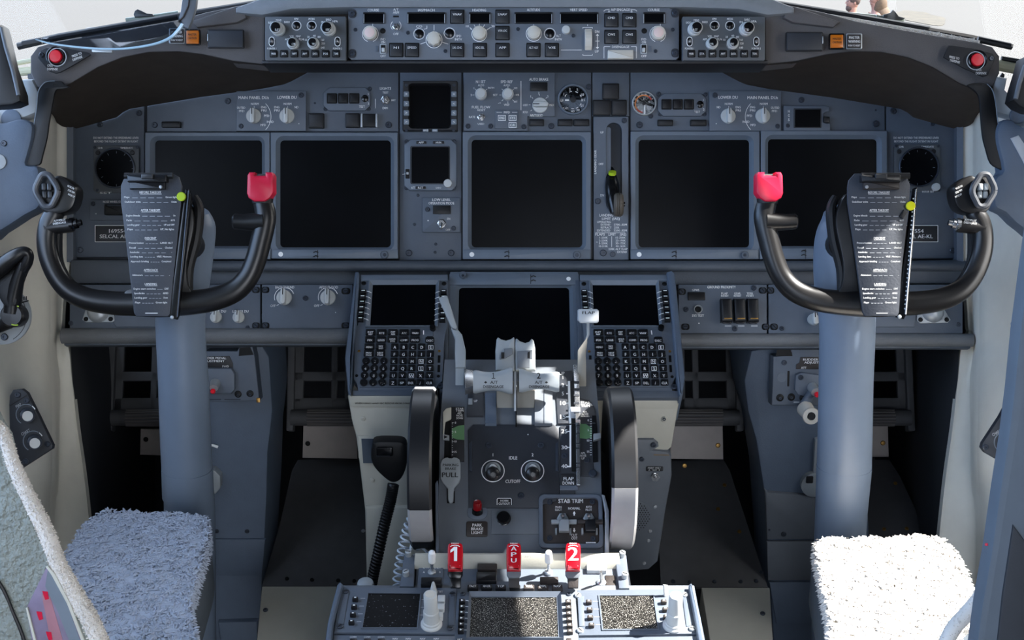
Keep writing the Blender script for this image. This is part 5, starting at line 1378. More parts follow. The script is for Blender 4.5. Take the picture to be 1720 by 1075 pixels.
# --- speed brake lever
TLpart('speed_brake_lever', [(764.5, 563), (776, 561), (782, 587), (782, 617), (765, 617), (764, 590)], -14, 0, 'lever_grey', 1.985, 20, 1.5)
TLpart('speed_brake_arm', [(757, 551), (765, 548), (776, 562), (781, 583), (772, 570), (765, 570)], -12, -1, 'lever_grey', 1.99, 20, 1.2)
TLpart('speed_brake_handle', [(736.5, 500), (749, 496), (751.5, 497.5), (768, 549), (766, 553), (760, 551), (757, 548), (737.5, 504)], -10, 4, 'lever_grey', 1.985, 10, 2)
TLtext('SPD BRK', 752.5, 519, 7, 32, 1.985, 10, 4.5, 'black_ink', -1.19)
TLpart('speed_brake_base', [(765, 617.5), (780, 617.5), (779, 653), (765, 653)], -14, 3, 'lever_grey', 1.975, 20, 1); TLpart('speed_brake_foot', [(768, 654), (779, 654), (779, 666), (768, 666)], -14, 0, 'lever_grey', 1.97, 20, .8)
TLpart('speed_brake_arrow', [(768, 627.5), (778, 634), (768, 640.5)], 3, 3.4, 'black_ink', 1.975, 20, 0)
# --- flap lever
TLpart('flap_handle', [(971, 521), (973, 519), (1003, 519), (1006, 522), (1006, 540), (1003, 543), (976, 543), (971, 538)], -16, 8, 'white_soft', 1.985, 0, 3); TLtext('FLAP', 988, 525.3, 4.6, 21, 1.985, 0, 8.4)
TLpart('flap_stem', [(985.5, 542), (990, 542), (990.5, 562), (986, 572), (980, 580), (982, 572), (985.5, 562)], -8, -2, 'lever_grey', 1.985, 5, .8)
TLpart('flap_lever', [(986, 566), (986.5, 575), (984, 595), (985, 640), (984, 666), (974, 666), (971, 650), (970.5, 588)], -14, 0, 'lever_beige', 1.98, 15, 1.2)
# --- trim wheels
for m in (0, 1):
    xc, yc, d = (713, 786, 1.873) if not m else (1039, 785, 1.873)
    f = Frame(xc, yc, d)
    R_, hw = 135.5 / FPX * d, (19.5 if not m else 21) / FPX * d
    mw = Matrix(((0, 0, 1), (0, 1, 0), (-1, 0, 0))).to_4x4()
    def seg(a0, a1, n_, z=0):
        pr = [(R_ * .72, -hw * .7), (R_ * .9, -hw), (R_ * .97 + z, -hw * 1.0), (R_ + z, -hw * .8), (R_ + z, hw * .8), (R_ * .97 + z, hw * 1.0), (R_ * .9, hw), (R_ * .72, hw * .7)]
        bb = B().lathe(pr, n_, None, radians(a0), radians(a1))
        # lathe axis z -> world x ; angle 0 toward the viewer (aft), 90 up
        return B().add([(f.o + RT * v[2] - FW * v[0] + UP * v[1])[:] for v in bb.v], bb.f)
    w_ = Q.part('trim_wheel', QW(seg(-245, 115, 96) if 0 else seg(0, 360, 96)), 'wheel_black')
    for a0, a1 in (((-55, -23.5), (80, 112), (200, 230)) if not m else ((-84, -8), (150, 180))):  # right wheel's big white arc and left's top arc stand for sunlight
        Q.part('wheel_stripe_and_sun', QW(seg(a0, a1, 8, .0006)), 'wheel_white')
    hb = B().lathe([(R_ * .2, -hw * .6), (R_ * .74, -hw * .45), (R_ * .74, hw * .45), (R_ * .2, hw * .6)], 48)
    Q.part('wheel_hub', QW(B().add([(f.o + RT * v[2] - FW * v[0] + UP * v[1])[:] for v in hb.v], hb.f)), 'yoke_rubber')
Q.done()
# ================================================================ aft pedestal
PL = Frame(865, 985, 1.76, a=58)
# pedestal body
T = Thing('aft_pedestal', 'waist-high slate pedestal between the seats carrying the radio panels', 'pedestal', PL.at(865, 985))
def face(pts, z1, z0=-8, m='panel', name='deck', ch=1): return T.poly(name, pts, z0, z1, m, ch)
lo = [(566, 983), (1166, 983), (1190, 1110), (545, 1110)]
q = [T.L(*p, -4) for p in lo]
T.part('deck', B().prism(q, -420, -4, 1), 'console_slate')
up_ = [(690, 936), (1052, 936), (1060, 986), (684, 986)]
q = [T.L(*p, -22) for p in up_]
T.part('fire_bay', B().prism(q, -300, -22, 0), 'dark_panel')
for m in (0, 1):
    r_ = [(571, 976), (576, 980), (570, 1000), (560, 1040), (553, 1110), (541, 1110), (550, 1045), (561, 1000), (567, 980)] if not m else [(1157, 981), (1161, 978), (1166, 984), (1176, 1030), (1192, 1110), (1179, 1110), (1166, 1030), (1158, 990)]
    T.poly('side_rail', r_, -30, 14, 'side_slate', 4)
    br = [(679, 932), (697, 932), (695, 985), (671, 985)] if not m else [(1033, 934), (1052, 932), (1057, 988), (1040, 988)]
    T.poly('bracket', br, -20, 2, 'panel_raised', 1.5)
    for x, y in ((686, 933), (682, 966)) if not m else ((1045, 934), (1049.5, 970)): T.slotscrew(x, y, 5.6, 2, 'silver', 9)
T.done()
# ---- fire and overheat panel
T = Thing('fire_panel', 'recessed fire protection panel with three red fire handles and white-tipped toggles', 'control panel', PL.at(865, 965))
T.poly('faceplate', [(700, 950), (1036, 950), (1040, 990), (697, 990)], -21, -6, 'panel_raised', 1)
# upright back wall of the recess
wf = Frame(865, 945, 1.793, a=-10)
q = [wf.L(x, y) for x, y in ((697, 931), (1040, 931), (1042, 956), (695, 956))]
b_ = B().prism(q, -6, 0, 1); Mx = wf.mat(); b_.v = [tuple(T.fr.loc(Mx @ (Vector(v) * wf.k))) for v in b_.v]
T.part('back_wall', b_, 'console_beige')
Zf = -6
def fpl(name, x0, y0, x1, y1, z0, z1, m, **k_): return T.plate(name, x0, y0, x1, y1, Zf + z0, Zf + z1, m, **k_)
fpl('loop_switch_plate', 702, 949, 744, 986, 0, 2, 'panel_raised'); T.text('OVHT DET', 725.5, 953, 3.6, 31, Zf + 2.3); T.text('B', 739, 961, 3, None, Zf + 2.3); T.text('A', 712, 961, 3, None, Zf + 2.3)
fpl('light_cap', 707, 969, 742, 981, 0, 16, 'key_black', ch=1.5)
fpl('light_cap', 907, 968, 938, 980, 0, 14, 'brown_plate', ch=1.5)  # sunlit copy of the black cap, light put into the brown
fpl('overheat_light', 802, 946, 835, 956, 0, 14, 'brown_plate', ch=1.5); fpl('overheat_light', 800, 960, 834, 975, 0, 18, 'key_black', ch=1.5)
fpl('discharge_light', 985.5, 947, 1019, 958, 0, 8, 'silver', ch=1.2)
fpl('test_plate', 1017, 966, 1034, 985, 0, 1.5, 'brown_plate')
fpl('placard', 877, 931, 895, 938, 14, 16, 'brown_plate'); 
def upright(name, pts, z0, z1, m, d, a, parent=None, ch=1.5):
    f = Frame(pts[0][0], pts[0][1], d, a)
    q = [f.L(p[0], p[1], z1) for p in pts]
    b2 = B().prism(q, z0, z1, ch); Mx = f.mat()
    b2.v = [tuple(T.fr.loc(Mx @ (Vector(v) * f.k))) for v in b2.v]
    return T.part(name, b2, m, parent=None)
def utext(s_, x, y, h, w, d, a, z, m='white', rot=0, line=None):
    f = (Frame(x, 915, d, a).at(x, y) if a == 18 else Frame(x, y, d, a)); b2 = B()
    if line: b2.line(line, w, z)
    elif s_ == '1': b2.one(1, 0, h, z, 5.2)
    else: b2.text(s_, 0, 0, h, w, 'c', z, rot)
    Mx = f.mat(); T.b(m).add([tuple(T.fr.loc(Mx @ (Vector(v) * f.k))) for v in b2.v], b2.f)
for i, (xc, s_) in enumerate(((764.5, '1'), (863, 'APU'), (962.5, '2'))):
    d = 1.745; a = 18; w_ = 13 if i != 1 else 12.5
    upright('handle_base', [(xc - 10, 956), (xc + 10, 956), (xc + 9, 987), (xc - 8, 987)], -16, -2, 'black_gloss' if i == 0 else 'brown_plate', d, a)  # handles past the first get a lighter base, sunlight put into colour
    upright('handle_collar', [(xc - w_, 948), (xc + w_, 948), (xc + w_ - .5, 965), (xc + w_ - 4, 971), (xc - w_ + 4, 971), (xc - w_ + .5, 965)], -14, 0, 'black_gloss' if i == 0 else 'console_slate', d, a, ch=2)  # slate collars are sunlit copies of the black one
    h_ = upright('fire_handle', smooth([(xc - w_ + 1, 915), (xc - w_ + 4, 912), (xc, 911.5), (xc + w_ - 4, 912), (xc + w_ - 1, 915), (xc + w_, 924), (xc + w_, 945), (xc + w_ - 1, 957), (xc + w_ - 3, 958.5), (xc - w_ + 3, 958.5), (xc - w_ + 1, 957), (xc - w_, 945), (xc - w_, 924)], 2, True), -16, 5, 'red_deep', d, a, ch=4)
    h_['label'] = 'red fire handle marked ' + s_
    upright('handle_slot', [(xc - 7, 960), (xc + 7, 960), (xc + 7, 964), (xc - 7, 964)], -2, 1.5, 'black' if i != 1 else 'silver', d, a, ch=.5)
    utext('DISCH', xc, 913.5, 2.4, 12, d, a, 5.3); utext('', xc, 918, 0, 1.1, d, a, 5.3, line=[(-8, -1), (-5, .8), (0, 1.4), (5, .8), (8, -1)])
    if i != 1: utext(s_, xc, 931, 24 if i == 0 else 22, 9 if i == 0 else 18, d, a, 5.4)
    else:
        for j, c_ in enumerate('APU'): utext(c_, xc, 922 + 10 * j, 7.2, 9.5, d, a, 5.4)
    for dx in (-8, 8): utext('o', xc + dx, 951, 1.6, None, d, a, 5.3)
for x in (725.5, 921.5):
    f0 = T.L(x, 963, Zf)
    o = T.part('toggle_switch', B().lathe([(7, 0), (7, 4), (5.5, 6), (0, 6)], 18), 'silver', (x, 963), Zf)
    p0 = PL.hit(x, 962, Zf * PL.k); p1 = P(x, 947, (p0 - CAM).dot(FW) - .012); p2 = P(x, 943, (p0 - CAM).dot(FW) - .014); p3 = P(x, 926, (p0 - CAM).dot(FW) - .026)
    L_ = lambda p: tuple(T.fr.loc(p))
    T.part('switch_shaft', B().tube([L_(p0), L_(p1)], 2.6, 12), 'chrome')
    T.part('switch_tip', B().tube([L_(p2 + (p1 - p2) * .2), L_(p2), L_(p2 + (p3 - p2) * .6), L_(p2 + (p3 - p2) * .9), L_(p3)], [5.6, 6.2, 6.4, 5.4, 2.5], 16), 'white')
T.part('test_switch', B().lathe([(8, 0), (8, 2), (5, 4), (0, 4)], 16), 'silver', (1010, 979), Zf); p0 = PL.hit(1010, 980, Zf * PL.k); p1 = P(1009.5, 960, (p0 - CAM).dot(FW) - .02)
T.part('switch_shaft', B().tube([tuple(T.fr.loc(p0)), tuple(T.fr.loc(p0 + (p1 - p0) * .7)), tuple(T.fr.loc(p1))], [2.2, 2.6, 2], 12), 'chrome')
T.text('CUTOUT', 886, 934.5, 3.4, 15, Zf + 16.3) if 0 else utext('CUTOUT', 886, 934, 3.6, 15, 1.775, -10, 4)
T.done()
# ---- radio panels
def radio(label, out, sc, lks, rks, knob, mt):
    cx = sum(p[0] for p in out) / len(out)
    T = Thing('radio_panel', label, 'radio panel', PL.at(cx, 1030))
    T.poly('faceplate', out, -6, 4, 'panel_raised', 1.2)
    q1 = [T.L(p[0], p[1], 4) for p in sc]
    b_ = B(); o2 = inset([T.L(p[0], p[1], 4) for p in sc][::-1], -2.2)[::-1]
    b_.ringcap([[(x, y, 4) for x, y in o2], [(x, y, 6) for x, y in o2], [(x, y, 6) for x, y in q1], [(x, y, 3) for x, y in q1]], False, False)
    T.part('screen_frame', b_, 'panel_raised'); T.part('screen', B().prism(q1, 3, 4.5), mt)
    return T
def softkey(T, x, y, dxl, m='key_black', lit=True):
    T.plate('soft_key', x - 5, y - 2.6, x + 5, y + 2.6, 4, 11, m, 2, 1.5)
    T.fill(x - 1.6, y - 1.6, x + 1.8, y + .2, 11.3)
    if dxl: T.line([(x + dxl[0], y + 1), (x + dxl[1], y + 1)], 1.2, 4.4, 'white_soft')
def tower(T, x, y, r=18):
    def pr(a, z0, z1): return [(a, z0), (a * .98, z1 - 1.5), (a * .9, z1), (0, z1)]
    o = T.part('tuning_knob', B().lathe([(r, 4), (r, 7), (r * .93, 9), (r * .86, 10), (r * .86, 13), (r * .78, 14.5), (0, 14.5)], 36), 'knob', (x, y), 0)
    T.part('knob_ring', B().lathe(pr(r * .74, 14, 36), 32), 'knob', (x, y), 0, o); T.part('knob_core', B().lathe(pr(r * .63, 36, 72), 32), 'knob', (x, y), 0, o)
    T.part('knob_cap', B().lathe([(r * .46, 71), (r * .46, 72.6), (0, 72.6)], 28), 'knob_cream', (x, y), 0, o)
T = radio('tuning radio panel on the shaded side of the pedestal, its screen clean and dark', [(573, 986), (767, 987), (765, 1064), (561, 1062)], [(619, 997), (706, 998), (700, 1055), (609, 1055)], 0, 0, 0, 'screen_dust_shaded')
for x, y in ((596.5, 1004), (594.5, 1017), (592.5, 1030), (590, 1043)): softkey(T, x, y, (9, 17))
for x, y in ((712, 1007), (710.5, 1020), (709, 1033)): T.line([(x - 4, y), (x + 4, y)], 1.2, 4.4, 'white_soft')
for x, y in ((741.5, 1004), (740.5, 1018), (738, 1032)): T.plate('white_key', x - 6, y - 5, x + 6, y + 5, 4, 12, 'knob', 1, 1)
tower(T, 725, 1052); T.part('cone_knob', B().lathe([(7.5, 4), (7.5, 6), (6, 9), (2.5, 26), (1.4, 28), (0, 28)], 20), 'knob', (728.5, 998)); T.text('TFT', 740, 994, 3.4, 8, 4.4); T.text('DIM', 717, 1002, 3.4, 7, 4.4)
T.poly('edge_strip', [(577, 995), (586, 995), (577, 1048), (566, 1048)], 4, 5.4, 'panel', .5); T.poly('edge_strip', [(755, 998), (764, 998), (763, 1050), (753, 1050)], 4, 5.4, 'panel', .5)
for x, y in ((581, 995), (571, 1053), (760, 999), (756, 1056)): T.slotscrew(x, y, 5.4, 4, 'screw')
T.done()
T = radio('tuning radio panel on the sunlit side of the pedestal with a dusty speckled screen', [(970, 991), (1160, 989), (1174, 1064), (972, 1067)], [(1007, 1001.5), (1097, 1001), (1105, 1057), (1013, 1058)], 0, 0, 0, 'screen_dust_sunlit')
for x, y in ((989, 1009), (990.5, 1022), (991.5, 1035), (993.5, 1048)): softkey(T, x, y, (7, 17), 'brown_plate')  # brown keys: sunlit copy of the black soft keys
for x, y in ((1115, 1008.5), (1117.5, 1021.5), (1119, 1034)): softkey(T, x, y, (-15, -7), 'brown_plate')
tower(T, 1131, 1054); T.part('key_blade', B().prism([(-4, 0), (4, 0), (4, 20), (-4, 24)], -1.5, 1.5, .6), 'knob', (1119, 1001), 4, rot=(pi / 2 - .2, 0, .5))
T.poly('edge_strip', [(966 + 4, 1001), (981, 1001), (982, 1051), (973, 1052)], 4, 5.4, 'panel_raised', .5); T.poly('edge_strip', [(1146, 1000), (1156, 1000), (1164, 1050), (1153, 1052)], 4, 5.4, 'panel_raised', .5)
for x, y in ((970.5, 1001), (974.5, 1060), (1151, 1000), (1163, 1057)): T.slotscrew(x, y, 5.6, 4, 'silver')  # silver screws: sunlit copy of the dark ones opposite
T.done()
T = radio('pedestal display with seven keys along its top and a half sunlit dusty screen', [(771, 979), (774, 976), (952, 976), (956, 983), (966, 990), (974, 1100), (762, 1100), (768, 988)], [(792, 1004), (935, 1004), (938, 1071), (789, 1071)], 0, 0, 0, 'screen_dust_sunlit')
q1 = [T.L(*p, 13) for p in ((788, 993), (942, 993), (947, 1071), (783, 1071))]; q2 = [T.L(*p, 4) for p in ((792, 1004), (935, 1004), (938, 1071), (789, 1071))]
T.part('sloping_rim', B().ringcap([[(x, y, 4) for x, y in q1], [(x, y, 13) for x, y in q1], [(x, y, 5) for x, y in q2]], False, False), 'panel_raised')
for x, s_ in zip((794, 817.5, 841, 865, 888.5, 912, 936), ('TACT', 'ND FLTR', 'TCP', 'TSD', 'TUNE', 'DSPL', 'NAV')):
    T.plate('function_key', x - 9, 981.5, x + 9, 988.5, 4, 12, 'key_black' if x < 875 else 'brown_plate', 2, 1.5); T.text(s_, x, 984.5, 3.6, 12, 12.3)  # black to brown along the row is the sun's edge painted in
for i in range(6):
    for x, y in ((776 - .45 * i, 1008 + 9.9 * i), (954.5 + .6 * i, 1009 + 9.9 * i)):
        T.plate('arrow_key', x - 5, y - 3, x + 5, y + 3, 4, 11, 'key_black' if x < 860 else 'brown_plate', 1.5, 1.2)  # brown side is the sunlit copy of the black keys
        s_ = 1 if x < 860 else -1
        T.poly2([(x - 1.5 * s_, y - 1.8), (x + 2.5 * s_, y), (x - 1.5 * s_, y + 1.6)], 11.3)
        if s_ > 0: T.line([(x + 6, y + .6), (x + 10, y + .6), (x + 13, y + 4.5)], 1.2, 8)
for x, y in ((777, 998), (955.5, 998.5)): T.screw(x, y, 4.4, 4)
T.plate('push_key', 767, 1072, 778, 1080, 4, 10, 'key_black'); T.text('BRT', 772.5, 1074.5, 3.6, 8, 10.3)
T.plate('push_key', 951, 1071.5, 960, 1075, 4, 8, 'brown_plate')
T.done()
T = Thing('audio_panel', 'top edge of the next slate radio panel at the shaded side of the pedestal', 'radio panel', PL.at(660, 1085))
T.poly('faceplate', [(561, 1066.5), (764, 1068), (763, 1110), (556, 1110)], -6, 4, 'panel_raised', 1)
for x in (593, 616.5, 640): T.plate('button', x - 6, 1072, x + 6, 1084, 4, 9, 'key_black'); T.text('COMM', x, 1070, 2.6, 11, 4.4)
for x in (664, 686, 710, 733): T.text('NAV', x, 1073, 3, 9, 4.4)
T.done()
T = Thing('audio_panel', 'top edge of the next bright radio panel at the sunlit side of the pedestal', 'radio panel', PL.at(1070, 1088))
T.poly('faceplate', [(972, 1071), (1174, 1068), (1180, 1110), (974, 1110)], -6, 4, 'panel_raised', 1)
for x in (1000, 1030, 1060, 1092, 1130): T.plate('button', x - 6, 1075, x + 6, 1086, 4, 9, 'brown_plate')  # sunlight on black buttons put into the brown
T.done()

# ================================================================ hand microphone and cords
T = Thing('hand_microphone', 'black hand microphone hanging in the console recess with a black coiled cord', 'microphone', Frame(652, 770, 2.0, a=-20))
body = smooth([(624, 752), (630, 743), (660, 742), (678, 745), (683, 760), (682, 785), (674, 805), (663, 812), (650, 808), (630, 789), (623, 772)], 3, True)
T.poly('body', body, -8, 16, 'cord_black', 6)
T.plate('talk_bar', 632, 752, 660, 767, 14, 20, 'black_gloss', 3, 2); T.line([(632, 766), (655, 766)], .9, 20.3, 'screw')
b = B(); pts = []
path = [(661, 812, 4), (657, 835, 12), (648, 870, 20), (638, 915, 26), (628, 960, 24), (622, 995, 10)]
pp = smooth([tuple(T.L(x, y)) + (z,) for x, y, z in path], 12)
core = B().tube(pp, 6.5, 10)
n = 46 * 12
for i in range(n + 1):
    t_ = i / n * (len(pp) - 1); j = min(len(pp) - 2, int(t_)); f_ = t_ - j
    c_ = Vector(pp[j]).lerp(Vector(pp[j + 1]), f_); a_ = 2 * pi * i / 12
    tg = (Vector(pp[j + 1]) - Vector(pp[j])).normalized(); u = tg.cross(Vector((0, 0, 1))).normalized(); w_ = u.cross(tg)
    pts.append(c_ + u * 8 * cos(a_) + w_ * 8 * sin(a_))
cb = B().tube(pts, 2.2, 6); cb.add(core.v, core.f)
T.part('coiled_cord', cb, 'cord_black')
T.done()
T = Thing('coiled_cable', 'pale grey coiled cable looping beside the shaded trim wheel', 'cable', Frame(685, 940, 1.84, a=0))
pp = smooth([tuple(T.L(x, y)) + (0,) for x, y in ((700, 862), (689, 880), (681, 905), (675, 935), (670, 965), (668, 995))], 10)
pts = []
turns = 13; n = turns * 12
for i in range(n + 1):
    t_ = i / n * (len(pp) - 1); j = min(len(pp) - 2, int(t_)); f_ = t_ - j
    c_ = Vector(pp[j]).lerp(Vector(pp[j + 1]), f_); a_ = 2 * pi * i / 12
    tg = (Vector(pp[j + 1]) - Vector(pp[j])).normalized(); u = tg.cross(Vector((0, 0, 1))).normalized(); w_ = u.cross(tg)
    pts.append(c_ + u * 8.5 * cos(a_) + w_ * 8.5 * sin(a_))
T.part('coil', B().tube(pts, 1.9, 7), 'cord_white')
lp = smooth([tuple(T.L(x, y)) + (z,) for x, y, z in ((700, 925, -6), (709, 920, 4), (719, 929, 6), (716, 936, 4), (705, 937, 0), (694, 934, -6))], 6)
T.part('tail', B().tube(lp, 2.2, 8), 'cord_white')
T.part('strand', B().tube([tuple(T.L(x, y)) + (4,) for x, y in ((694, 900), (688, 935), (684, 985))], 2.4, 8), 'cord_white')
T.done()
w_ = Thing('round_cap', 'small pale round cap standing behind the shaded radio panel', 'cap', PL.at(615, 990, -.008))
w_.part('cap', B().lathe([(15, -20), (15, 2), (13, 9), (7, 12), (0, 13)], 28), 'lever_grey', (614, 985), -6); w_.done()
# ================================================================ control columns with yokes
LEFTTXT = [('BEFORE TAKEOFF', 323, None), ('Flaps', 331, 'Green light'), ('Stabilizer trim', 339, 'Units'), ('AFTER TAKEOFF', 353, None), ('Engine bleeds', 362, 'On'), ('Packs', 370, 'AUTO'), ('Landing gear', 377.5, 'UP and OFF'), ('Flaps', 385, 'UP, No lights'),
           ('DESCENT', 400, None), ('Pressurization', 408, 'LAND ALT ___'), ('Recall', 416, 'Checked'), ('Autobrake', 423.5, '___'), ('Landing data', 431, 'VREF, Minimums'), ('Approach briefing', 439, 'Completed'), ('APPROACH', 453.5, None), ('Altimeters', 462, '___'),
           ('LANDING', 477, None), ('Engine start switches', 485, 'CONT'), ('Speedbrake', 492.5, 'ARMED'), ('Landing gear', 500, 'Down'), ('Flaps', 508, 'Green light')]
for m in (0, 1):
    lbl = ('black control column and yoke in shade, its checklist pointer lime green' if not m else 'sunlit control column and yoke with a bright yellow checklist pointer')
    cx = 272 if not m else 1458
    d = 1.86
    T = Thing('control_column', lbl, 'control column', Frame(cx, 420, d), 'control columns')
    k = T.k
    X = lambda x: MX(x, m)
    def V3(x, y, z=0.0): return T.L(X(x), y, z) + (z,)
    # column tube: from hub to floor boot (in world it drops almost plumb)
    cxs = [(330, 352, 1.90, 22), (325, 372, 1.905, 38), (315, 410, 1.91, 45), (308, 470, 1.915, 44), (303, 540, 1.93, 41), (308, 640, 1.955, 41.5), (312, 740, 1.985, 42), (314.5, 786, 2.0, 42)]
    low = [(314.5, 786, 2.0, 42.6), (316, 832, 2.015, 42.6), (318, 836, 2.017, 42), (319, 900, 2.04, 42), (320, 1000, 2.075, 42), (320, 1090, 2.1, 42)]
    if m:
        cxs = [(1730 - 1404, 352, 1.90, 22), (1730 - 1410, 372, 1.905, 34), (1730 - 1412, 410, 1.91, 44), (1730 - 1416, 470, 1.915, 48), (1730 - 1423, 540, 1.93, 46.5), (1730 - 1421, 640, 1.955, 45), (1730 - 1419, 740, 1.985, 45), (1730 - 1418, 783, 2.0, 45)]
        low = [(1730 - 1418, 783, 2.0, 45.6), (1730 - 1413, 860, 2.02, 43), (1730 - 1409, 940, 2.05, 42), (1730 - 1405, 1090, 2.1, 42)]
    for nm, arr in (('column_tube', cxs), ('column_base', low)):
        pts = [T.fr.loc(P(X(x), y, dd)) for x, y, dd, r in arr]; rad = [r * (dd / d) for x, y, dd, r in arr]
        if nm == 'column_tube': pts = smooth([tuple(p) for p in pts], 4); rad = [v[0] for v in smooth([(r,) for r in rad], 4)]
        T.part(nm, B().tube(pts, rad, 36), 'column_paint')
    T.screw(319 if not m else 1409, 438, 5.5, -30) if 0 else None
    ps = T.fr.loc(P(320 if not m else 1409, 438, 1.868))
    T.part('screw', B().lathe([(6, 0), (5.4, 2), (0, 3)], 16, Matrix.Translation(ps)), 'silver')
    # yoke: one lofted U with swelling horns
    pl = [(100, 352), (93, 358), (84, 372), (79, 395), (80, 420), (87, 445), (100, 470), (120, 490), (150, 503), (190, 509), (230, 510), (272, 509), (320, 508), (360, 502), (395, 488), (417, 465), (430, 435), (438, 405), (444, 380), (446, 360), (441, 338)]
    rad = [13, 16, 17, 17, 17, 17, 17, 18, 19, 20, 21, 24, 21, 20, 19, 18, 18, 18, 18, 18, 16]
    pts = smooth([V3(x, y, 0) for x, y in pl], 4); rr_ = [v[0] for v in smooth([(r,) for r in rad], 4)]
    T.part('yoke_wheel', B().tube(pts, rr_, 20, True, (0, 0, 1), .85), 'yoke_black')
    # inner web behind the horns
    web = smooth([V3(x, y, -16) for x, y in ((100, 380), (97, 410), (99, 440), (110, 465), (128, 482), (160, 492))], 4)
    T.part('inner_web', B().tube(web, [6, 8, 8, 8, 7, 5], 10), 'yoke_rubber')
    # hub block behind the checklist
    hub = [(205, 340), (225, 322), (300, 322), (322, 345), (328, 380), (316, 440), (318, 480), (330, 500), (330, 522), (215, 528), (212, 490), (232, 480), (226, 440)]
    q = [V3(x, y)[:2] for x, y in hub]
    T.part('hub', B().prism(smooth(q, 3, True), -6, 10, 2.5), 'yoke_black')
    hn = T.L(X(312), 410, -20); T.part('hub_shaft', B().lathe([(26, -40), (26, 0), (0, 0)], 24), 'yoke_rubber', (X(312), 410), -4)
    if m == 0 or m == 1:
        arm = smooth([V3(x, y, -6) for x, y in ((326, 330), (334, 352), (330, 400), (318, 450), (316, 490))], 4)
        T.part('hub_rib', B().tube(arm, [6, 9, 9, 8, 8], 10), 'yoke_rubber')
    # grips: switch head outboard
    hd = [V3(x, y)[:2] for x, y in ((92, 300), (104, 296), (126, 309), (133, 322), (128, 346), (114, 358), (88, 361), (72, 352), (66, 330), (74, 308))]
    T.part('switch_head', B().prism(smooth(hd, 3, True), -22, 14, 6), 'yoke_black')
    oc = V3(79, 320, 20)
    ring_ = [(oc[0] + (16.5 * cos(t_) * (1 + .12 * cos(2 * t_ * 2)) + (-2 if not m else 2) * sin(t_)), oc[1] + 27 * sin(t_), 22) for t_ in [2 * pi * i / 36 for i in range(37)]]
    T.part('trim_bezel', B().tube(ring_, 5.2, 10, False), 'bezel_grey')
    T.part('trim_recess', B().prism([(p[0], p[1]) for p in ring_[:-1]], 4, 15, 1), 'yoke_rubber')
    for j, yy in ((0, 314), (1, 327)):
        for sx_ in (-4.5, 4.5):
            p_ = V3(79, yy, 20)
            T.part('trim_rocker', B().box(p_[0] + sx_ - 4, p_[0] + sx_ + 4, p_[1] - 6, p_[1] + 6, 14, 24 if j == 0 else 21, 2), 'key' if not m else 'lever_grey')  # sunlit yoke's rockers carry the light in a paler grey
    for j, s_ in enumerate(('NOSE DN', 'STAB TRIM', 'NOSE UP')): 
        T.text(s_, X(119 + j * .5), 314.5 + 7 * j, 3.2, 12, 14.4, rot=-.45 if not m else .45)
    # autopilot disengage button on its stub
    st = smooth([V3(x, y, 2) for x, y in ((78, 384), (95, 381), (112, 379.5), (122, 378))], 3)
    T.part('disengage_stub', B().tube(st, [13, 12, 12, 12], 16), 'yoke_black')
    bt = [V3(x, y, 4) for x, y in ((118, 377), (124, 376.5), (124.5, 376.5), (130, 375), (130.5, 375), (137, 373.5))]
    T.part('disengage_button', B().tube(bt, [11, 11, 8.5, 8.5, 5.5, 5], 16), 'black_gloss' if not m else 'chrome')
    T.text('AUTOPILOT', X(100), 370, 3.4, 20, 15.5, rot=.12 if not m else -.1); T.text('DISENGAGE', X(100), 374.5, 3.4, 22, 15, rot=.12 if not m else -.1)
    # inboard horn: trigger stub and red guarded switch
    sb = [V3(x, y, 2) for x, y in ((444, 372), (425, 373), (410, 373), (394, 372), (391, 372))]
    T.part('trigger_stub', B().tube(sb, [17, 15, 13.5, 13, 10], 18), 'yoke_black')
    gq = [V3(x, y)[:2] for x, y in ((419, 296), (422, 291), (431, 291), (431, 297), (449, 297), (449, 291), (460, 291), (463, 296), (463, 325), (457, 334), (448, 340), (430, 340), (421, 334), (418, 326))]
    T.part('switch_guard', B().prism(gq, -8, 20, 4), 'red', label='red flip-up switch guard on the horn')
    T.part('guard_pin', B().tube([V3(432, 295, 10), V3(449, 295, 10)], 3, 10), 'chrome')
    nk = [V3(x, y, 2) for x, y in ((441, 342), (441, 334))]
    T.part('horn_neck', B().tube(nk, [17, 18.5], 16, True, (0, 0, 1), .8), 'yoke_rubber')
    # ---- checklist plate
    zc = 30
    if not m: pq = [(203, 312), (207, 302), (216, 292.5), (290, 291.5), (300, 297), (305, 312), (304, 345), (291, 470), (285.5, 527), (282, 531.5), (229, 531.5), (225, 526), (213, 420), (203, 340)]; off = 0
    else: pq = [(1424, 315), (1426, 303), (1436, 291.5), (1512, 290), (1524, 297), (1529, 312), (1527, 345), (1515, 450), (1510, 525), (1507, 531), (1453, 531), (1449, 524), (1437, 430), (1424, 340)]; off = 1
    T.poly('checklist_plate', pq, zc - 6, zc, 'checklist', 1)
    def ed(y):
        t_ = (y - 320) / 205
        return (203.5 + 21 * t_, 303.5 - 19 * t_) if not m else (1425 + 24 * t_, 1527.5 - 18 * t_)
